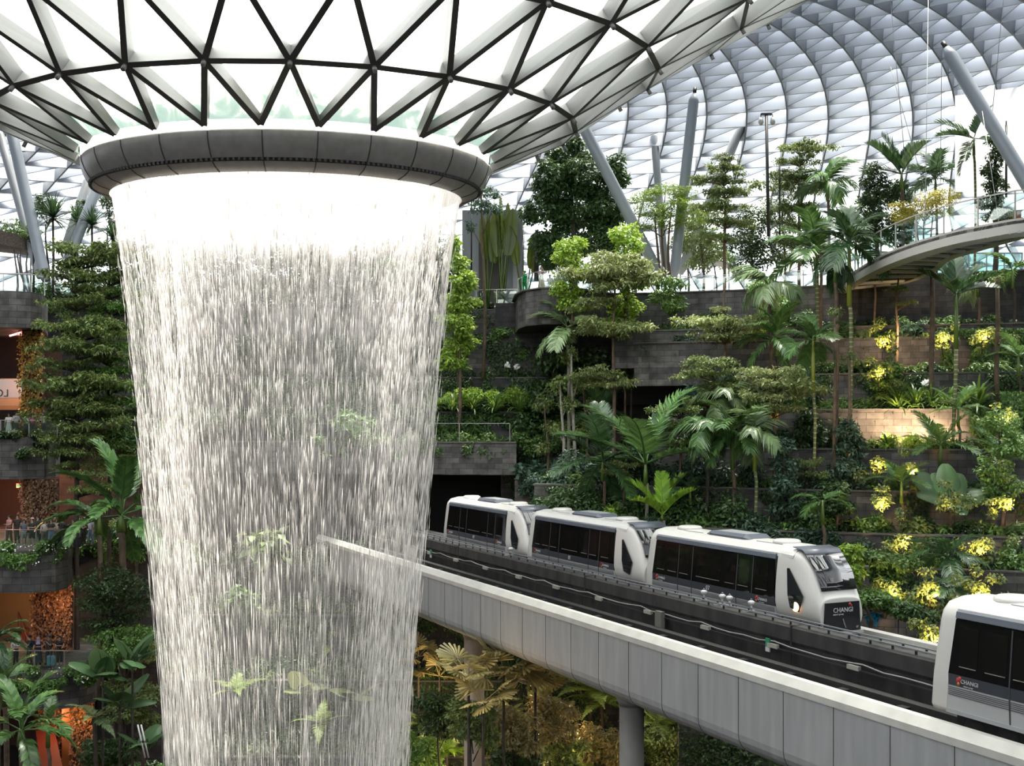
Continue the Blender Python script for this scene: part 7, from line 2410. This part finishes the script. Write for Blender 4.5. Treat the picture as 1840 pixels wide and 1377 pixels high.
for k, (px, py, kind, by, e_) in enumerate(SPOT):
    if kind == 'R':
        d, z = terr_base(px, by)
        d -= 2.0
    else:
        d = by
    p = W(px, py, d)
    q = thing('garden_spotlight', SL, 'lamp', p + Vector((0, -.75, -.25)), 0, 'garden spotlights on the terraces')
    if kind == 'R':
        MB().tube([(0, 0, -.1), (0, 1.95, -.1)], .02, 6).build('bracket', M_black, q)
    else:
        MB().tube([(0, 0, min(-.5, 20.2 - p.z)), (0, 0, -.06)], .02, 6).build('stake', M_black, q)
    MB().tube([(0, -.05, -.08), (0, .12, .04)], [.06, .075], 10).build('hood', M_black, q)
    MB().tube([(0, .12, .04), (0, .14, .055)], [.06, .055], 10).build('lens', M_glow, q)
    light('spot_glow', 'SPOT', p + Vector((0, -.50, -.17)), 400 * e_, (1.0, .60, .22), .06, rot=(math.radians(100), 0, 0), sx=95)
    g = random.Random(k)
    blob = [((0, 0, 0), (.45, .3, .4))] + [((g.gauss(0, .75), .15 + g.random() * .3, g.gauss(-.1, .6)), (g.uniform(.18, .5), .25, g.uniform(.15, .42))) for q in range(6)]
    c = thing('lit_shrub', 'yellow-lit leafy shrub in the beam of a garden spotlight', 'shrub', p + Vector((0, .3, -.6)), 0, 'shrubs lit by the garden spotlights')
    cloud_obj('foliage', [((a[0], a[1], a[2] + .6), b) for a, b in blob], 620, (.2, .11), M_litleaf, c, seed=300 + k, up=.3)
    MB().tube([(0, 0, -.6), (0, 0, .5)], [.03, .015], 6).build('stem', M_bark_d, c)
# lamps raking the stone
for px, py, d, e_ in ((1640, 790, None, 260), (1700, 795, None, 240), (1590, 785, None, 120), (1620, 620, None, 110), (1560, 690, None, 60)):
    dd, z = terr_base(px, 808 if py > 700 else 690)
    light('wall_wash', 'SPOT', W(px, py - 14, dd - .2 if py > 700 else dd - 1.0), e_ * 3.5, (1.0, .66, .38), .1, rot=(math.radians(80), 0, 0), sx=150)
for px, py, d, e_ in ((760, 1240, 79, 700), (900, 1330, 74, 900), (1010, 1300, 75, 800), (830, 1370, 73, 500), (1085, 1400, 68, 450), (1230, 1330, 74, 350), (930, 1290, 72, 500), (840, 1235, 58, 260)):
    light('basin_lamp', 'POINT', W(px, py, d), e_ * .36, (1.0, .70, .34), .3)
# ------------------------------------------------------------------ people
SKINS = [mat('light_skin', (.52, .33, .24), .5), mat('tan_skin', (.36, .21, .14), .5), mat('deep_skin', (.16, .09, .06), .5)]
CLOTH = {}


def cloth(c):
    k = tuple(round(x, 2) for x in c)
    if k not in CLOTH:
        CLOTH[k] = mat('cloth', c, .85)
    return CLOTH[k]


def skin_obj(name, J, E, root, m, parent=None, sub=1):
    """Surface grown round a skeleton J = {key: (co, (rx, ry))}, E = edges."""
    keys = list(J)
    me = bpy.data.meshes.new(name)
    me.from_pydata([J[k][0] for k in keys], [(keys.index(a), keys.index(b)) for a, b in E], [])
    me.materials.append(m)
    o = bpy.data.objects.new(name, me)
    COL.objects.link(o)
    if parent is not None:
        o.parent = parent
    sk = o.modifiers.new('skin', 'SKIN')
    sk.use_smooth_shade = True
    lay = me.skin_vertices[0].data
    for i, k in enumerate(keys):
        lay[i].radius = J[k][1] if hasattr(J[k][1], '__len__') else (J[k][1], J[k][1])
        lay[i].use_root = (k == root)
    ss = o.modifiers.new('sub', 'SUBSURF')
    ss.levels = ss.render_levels = sub
    return o


ARMS = {'down': ((.24, .02, 1.12), (.25, .08, .88)), 'rail': ((.25, .10, 1.16), (.19, .34, 1.10)), 'phone': ((.22, .16, 1.14), (.09, .32, 1.36)),
        'up': ((.26, .10, 1.52), (.24, .16, 1.80)), 'fold': ((.24, .08, 1.14), (-.02, .22, 1.16)), 'point': ((.33, .18, 1.22), (.55, .32, 1.18)), 'face': ((.25, .12, 1.2), (.07, .2, 1.52))}


def person(label, p, rz, shirt, legs, hair=(.015, .012, .01), h=1.68, pose=('rail', 'rail'), skin=0, dress=False, scarf=None, cap=None, stride=.06, bag=None, shorts=False, group=None, long_sleeve=False):
    J = {'pel': ((0, 0, .94), (.145, .105)), 'wai': ((0, 0, 1.10), (.12, .09)), 'che': ((0, .0, 1.30), (.155, .105)), 'nec': ((0, .0, 1.44), .055), 'jaw': ((0, .025, 1.53), (.062, .072)), 'hea': ((0, .01, 1.61), (.078, .095)), 'top': ((0, .0, 1.675), (.06, .075)),
         'nose': ((0, .092, 1.58), .012)}
    E = [('pel', 'wai'), ('wai', 'che'), ('che', 'nec'), ('nec', 'jaw'), ('jaw', 'hea'), ('hea', 'top'), ('hea', 'nose')]
    T = {'pel': ((0, 0, .85), (.18, .135)), 'wai': ((0, 0, 1.10), (.165, .13)), 'che': ((0, 0, 1.30), (.195, .14)), 'col': ((0, 0, 1.43), (.095, .085))}
    TE = [('pel', 'wai'), ('wai', 'che'), ('che', 'col')]
    for k_, q_ in (('pel', .8), ('wai', .85), ('che', .85)):
        J[k_] = (J[k_][0], tuple(x * q_ for x in J[k_][1]))
    L = {'wst': ((0, 0, 1.06), (.15, .115)), 'pel': ((0, 0, .90), (.17, .13))}
    
    LE = [('wst', 'pel')]
    for sd, s in (('l', -1), ('r', 1)):
        el, wr = ARMS[pose[0 if s < 0 else 1]]
        el, wr = Vector((el[0] * s, el[1], el[2])), Vector((wr[0] * s, wr[1], wr[2]))
        sh = Vector((.18 * s, 0, 1.37))
        J['sh' + sd] = (tuple(sh), .058); J['el' + sd] = (tuple(el), .042); J['wr' + sd] = (tuple(wr), .028)
        E += [('che', 'sh' + sd), ('sh' + sd, 'el' + sd), ('el' + sd, 'wr' + sd)]
        d = (wr - el).normalized()
        side = d.cross(Vector((0, 0, 1)))
        side = side.normalized() if side.length > .2 else Vector((1, 0, 0))
        pm = wr + d * .055
        J['pa' + sd] = (tuple(pm), (.036, .02)); E.append(('wr' + sd, 'pa' + sd))
        for f in range(4):
            o_ = side * (-.027 + .018 * f)
            ln = (.06, .075, .07, .055)[f]
            a = pm + d * .04 + o_
            b = a + d * ln * .5 + Vector((0, 0, -.008))
            c = a + d * ln + Vector((0, 0, -.026))
            J['f%d%s0' % (f, sd)] = (tuple(a), .0095); J['f%d%s1' % (f, sd)] = (tuple(b), .0085); J['f%d%s2' % (f, sd)] = (tuple(c), .007)
            E += [('pa' + sd, 'f%d%s0' % (f, sd)), ('f%d%s0' % (f, sd), 'f%d%s1' % (f, sd)), ('f%d%s1' % (f, sd), 'f%d%s2' % (f, sd))]
        ta = wr + d * .03 - side * .035
        J['th' + sd] = (tuple(ta), .011); J['tt' + sd] = (tuple(ta + d * .045 - side * .015), .009)
        E += [('wr' + sd, 'th' + sd), ('th' + sd, 'tt' + sd)]
        hp, kn, an, to = (.085 * s, 0, .86), (.09 * s, .03 + stride * s, .48), (.095 * s, stride * s * 1.4 - .02, .085), (.10 * s, stride * s * 1.4 + .13, .04)
        J['hp' + sd] = (hp, .07); J['kn' + sd] = (kn, .05); J['ca' + sd] = ((kn[0], (kn[1] + an[1]) / 2 - .02, .33), .056); J['an' + sd] = (an, .038); J['to' + sd] = (to, (.034, .026))
        E += [('pel', 'hp' + sd), ('hp' + sd, 'kn' + sd), ('kn' + sd, 'ca' + sd), ('ca' + sd, 'an' + sd), ('an' + sd, 'to' + sd)]
        T['sh' + sd] = (tuple(sh), .085)
        T['el' + sd] = (tuple(sh.lerp(el, .98 if long_sleeve else .7)), .066)
        TE += [('che', 'sh' + sd), ('sh' + sd, 'el' + sd)]
        if long_sleeve:
            T['cu' + sd] = (tuple(el.lerp(wr, 85e-2)), .052); TE.append(('el' + sd, 'cu' + sd))
        L['hp' + sd] = (hp, .118); L['kn' + sd] = (kn, .088)
        LE += [('pel', 'hp' + sd), ('hp' + sd, 'kn' + sd)]
        if not shorts:
            L['an' + sd] = ((an[0], an[1], .10), .075); LE.append(('kn' + sd, 'an' + sd))
    o = skin_obj('person', J, E, 'pel', SKINS[skin])
    k = h / 1.70
    o.location = p
    o.rotation_euler = (0, 0, rz + PI)
    o.scale = (k, k, k)
    tag(o, label, 'person', group)
    skin_obj('shirt', T, TE, 'pel', cloth(shirt), o)
    if dress:
        mb = MB(); n = 20
        prof_ = [(1.12, .13), (.9, .17), (.5, .23), (.14, .27)]
        vs = [(r * math.cos(2 * PI * a / n), r * .8 * math.sin(2 * PI * a / n), z) for z, r in prof_ for a in range(n)]
        mb.add(vs, [(i * n + a, (i + 1) * n + a, (i + 1) * n + (a + 1) % n, i * n + (a + 1) % n) for i in range(3) for a in range(n)], smooth=True)
        mb.build('skirt', cloth(legs), o)
    else:
        skin_obj('trousers', L, LE, 'pel', cloth(legs), o)
    for s in (-1, 1):
        MB().tube([(.03 * s, .085, 1.612), (.03 * s, .108, 1.61)], [.014, .009], 8).build('eye', cloth((.01, .01, .01)), o)
        an, to = J['anr' if s > 0 else 'anl'][0], J['tor' if s > 0 else 'tol'][0]
        MB().tube([(an[0], an[1] - .06, .05), (an[0], an[1], .06), (to[0], to[1] - .02, .045), (to[0], to[1] + .04, .03)], [.035, .055, .05, .022], 10).build('shoe', cloth((.55, .55, .55) if int(p.x * 7) % 2 else (.03, .03, .03)), o)
    MB().bar((-.022, .098, 1.535), (.022, .098, 1.535), .012, .008).build('mouth', cloth((.25, .08, .07)), o)
    # hair, scarf or cap: a shell over the skull
    n = 16
    def shell(name, c, prof_, m, back=.0):
        mb = MB()
        vs = [(c[0] + r * math.cos(2 * PI * a / n), c[1] + r * 1.12 * math.sin(2 * PI * a / n) - (back if math.sin(2 * PI * a / n) < 0 else 0), z) for z, r in prof_ for a in range(n)]
        q = len(prof_)
        mb.add(vs, [(i * n + a, (i + 1) * n + a, (i + 1) * n + (a + 1) % n, i * n + (a + 1) % n) for i in range(q - 1) for a in range(n)] + [tuple(range(n))], smooth=True)
        return mb.build(name, m, o)
    if scarf:
        shell('headscarf', (0, -.02, 0), [(1.725, .02), (1.715, .06), (1.68, .092), (1.60, .105), (1.52, .10), (1.44, .12), (1.34, .17), (1.30, .19)], cloth(scarf))
    else:
        shell('hair', (0, -.022, 0), [(1.722, .02), (1.71, .058), (1.675, .088), (1.62, .096), (1.575, .088)] + ([(1.50, .08), (1.40, .085)] if h < 1.66 else []), cloth(hair))
    if cap:
        shell('cap', (0, -.01, 0), [(1.745, .02), (1.735, .06), (1.70, .092), (1.655, .10)], cloth(cap))
    if bag == 'backpack':
        mb = MB(); mb.box((0, -.19, 1.2), (.3, .16, .42)); b = mb.build('backpack', cloth((.03, .04, .09)), o)
        bv = b.modifiers.new('bevel', 'BEVEL'); bv.width = .05; bv.segments = 3
    return o


def stand(px, d, z):
    return Vector((X(px, d), d, z))


# balcony with five people (facing right, toward the fall, or away)
B1 = 29.0
G1, G2, G3 = 'people on the highest occupied balcony', 'people in the crowded gallery', 'people on the lowest balcony'
person('woman in a long white dress at the balcony rail', stand(16, 78.3, B1), .3, (.75, .72, .70), (.78, .75, .73), pose=('rail', 'down'), dress=True, h=1.62, group=G1)
person('person in a pale blue shirt standing close to the woman in the white dress', stand(29, 78.3, B1), .9, (.50, .52, .56), (.03, .03, .04), pose=('phone', 'rail'), h=1.72, group=G1)
person('person in dark clothes between the pale blue shirt and the raised arm', stand(47, 78.4, B1), .2, (.30, .22, .24), (.02, .02, .03), pose=('rail', 'phone'), h=1.6, group=G1)
person('person in a pink shirt raising one arm high', stand(59, 78.3, B1), .2, (.55, .13, .25), (.02, .02, .03), pose=('up', 'rail'), h=1.66, group=G1)
person('person in a white shirt leaning out at the right end of the balcony', stand(79, 78.6, B1), -.5, (.62, .62, .62), (.03, .03, .05), pose=('point', 'rail'), h=1.72, group=G1)
B2 = 22.55
person('person in a pink top lit red at the back of the gallery', stand(17, 72.5, B2), -.6, (.55, .25, .22), (.1, .04, .03), pose=('fold', 'down'), h=1.7, group=G2)
person('person in black at the back of the gallery', stand(31, 72.5, B2), .4, (.03, .015, .015), (.03, .015, .015), pose=('down', 'down'), h=1.74, group=G2)
person('person in grey with a shoulder bag at the left of the gallery rail', stand(43, 70.4, B2), .5, (.10, .11, .14), (.35, .33, .34), pose=('rail', 'down'), h=1.62, shorts=True, group=G2)
person('person in a black shirt and pink cap at the gallery rail', stand(58, 70, B2), -.2, (.02, .02, .02), (.02, .02, .02), pose=('fold', 'phone'), h=1.74, cap=(.75, .45, .42), shorts=True, group=G2)
person('tall person in black behind the one with the pink cap', stand(68, 71, B2), -.3, (.02, .02, .022), (.02, .02, .02), pose=('down', 'rail'), h=1.8, group=G2)
person('woman in a cream top looking down in the gallery', stand(81, 70, B2), .4, (.52, .47, .42), (.12, .09, .08), pose=('phone', 'rail'), h=1.64, group=G2)
person('person in a black top and pale blue jeans in the gallery', stand(92, 69.9, B2), 0, (.015, .015, .02), (.22, .32, .48), pose=('fold', 'rail'), h=1.68, group=G2)
person('person in light beige beside the pale blue jeans', stand(102, 70.6, B2), .2, (.45, .40, .34), (.2, .18, .16), pose=('down', 'rail'), h=1.66, group=G2)
person('person all in black in the middle right of the gallery', stand(112, 70.2, B2), 0, (.018, .018, .02), (.018, .018, .02), pose=('rail', 'rail'), h=1.72, group=G2)
person('person in a black top with a white bag at the gallery', stand(131, 71.8, 22.4), .2, (.02, .02, .02), (.05, .05, .05), pose=('rail', 'down'), h=1.66, group=G2)
person('woman in a dark sleeveless top beside the black suitcase', stand(149, 72.2, 22.4), .1, (.05, .035, .03), (.03, .03, .03), pose=('phone', 'fold'), h=1.66, skin=1, group=G2)
person('person in a white shirt and jeans with a white cap at the gallery end', stand(163, 72.2, 22.4), -.4, (.62, .63, .64), (.16, .22, .32), pose=('down', 'rail'), h=1.78, cap=(.75, .75, .75), group=G2)
person('person in white with a dark skirt far along the railing beside the fall', stand(249, 77.8, 22.0), .2, (.65, .64, .66), (.06, .06, .07), pose=('rail', 'rail'), h=1.6, dress=True, group=G2)
B3 = 15.5
person('person in a white loose shirt and black trousers on the lowest balcony', stand(28, 70, B3), .5, (.66, .62, .60), (.03, .03, .03), pose=('fold', 'rail'), h=1.68, group=G3, long_sleeve=True)
person('person in dark green with a navy backpack looking at a phone', stand(53, 70, B3), -.9, (.03, .06, .05), (.06, .05, .04), pose=('phone', 'phone'), h=1.76, bag='backpack', group=G3)
person('person wearing a lilac headscarf and dark clothes', stand(69, 70, B3), .1, (.03, .03, .05), (.03, .03, .05), pose=('fold', 'rail'), h=1.64, scarf=(.45, .36, .46), dress=True, group=G3)
person('person in a dark top and blue cap beside the blue suitcase', stand(88, 70.2, B3), -.3, (.06, .05, .05), (.03, .03, .03), pose=('phone', 'rail'), h=1.72, cap=(.05, .08, .25), group=G3)
person('person in black right of the blue suitcase', stand(107, 70.1, B3), .3, (.02, .02, .022), (.02, .02, .022), pose=('rail', 'fold'), h=1.7, group=G3)
for px, d, z, c, lab in ((92, 69.4, B3, (.22, .42, .55), 'pale blue hard suitcase on the lowest balcony'), (139, 71.3, 22.4, (.02, .02, .022), 'black suitcase beside the woman in the dark sleeveless top')):
    s = thing('suitcase', lab, 'suitcase', stand(px, d, z))
    b = MB().box((0, 0, .36), (.46, .26, .62)).build('shell', cloth(c), s)
    bv = b.modifiers.new('bevel', 'BEVEL'); bv.width = .05; bv.segments = 3
    MB().box((0, -.0, .36), (.04, .27, .64)).build('strap', cloth((.05, .05, .06)), s)
    mb = MB(); mb.bar((-.1, .08, .66), (-.1, .08, 1.0), .02, .02); mb.bar((.1, .08, .66), (.1, .08, 1.0), .02, .02); mb.bar((-.1, .08, 1.0), (.1, .08, 1.0), .03, .03)
    mb.build('handle', M_rail, s)
    for x in (-.18, .18):
        for y in (-.09, .09):
            MB().tube([(x - .012, y, .03), (x + .012, y, .03)], .03, 10).build('wheel', M_black, s)
# upper deck
person('person all in bright green with a green cap at the deck rail', stand(943, 90.2, 40), -.9, (.01, .42, .12), (.01, .42, .12), hair=(.02, .02, .02), pose=('face', 'rail'), h=1.72, cap=(.01, .40, .12), long_sleeve=True)
person('person in a patterned shirt and tan skirt leaning on the deck rail', stand(973, 88.4, 40), .2, (.30, .20, .22), (.52, .40, .28), pose=('face', 'rail'), h=1.78, dress=True)
person('small figure in white behind the drum deck rail', stand(988, 92, 40), .1, (.65, .62, .60), (.60, .58, .56), pose=('down', 'rail'), h=1.66)
person('small figure in beige behind the drum deck rail', stand(1003, 92, 40), -.2, (.50, .44, .38), (.5, .46, .42), pose=('rail', 'rail'), h=1.7)
person('figure in purple half hidden behind the bright creepers', stand(1087, 93, 40), .2, (.12, .06, .16), (.05, .05, .07), pose=('rail', 'down'), h=1.68)
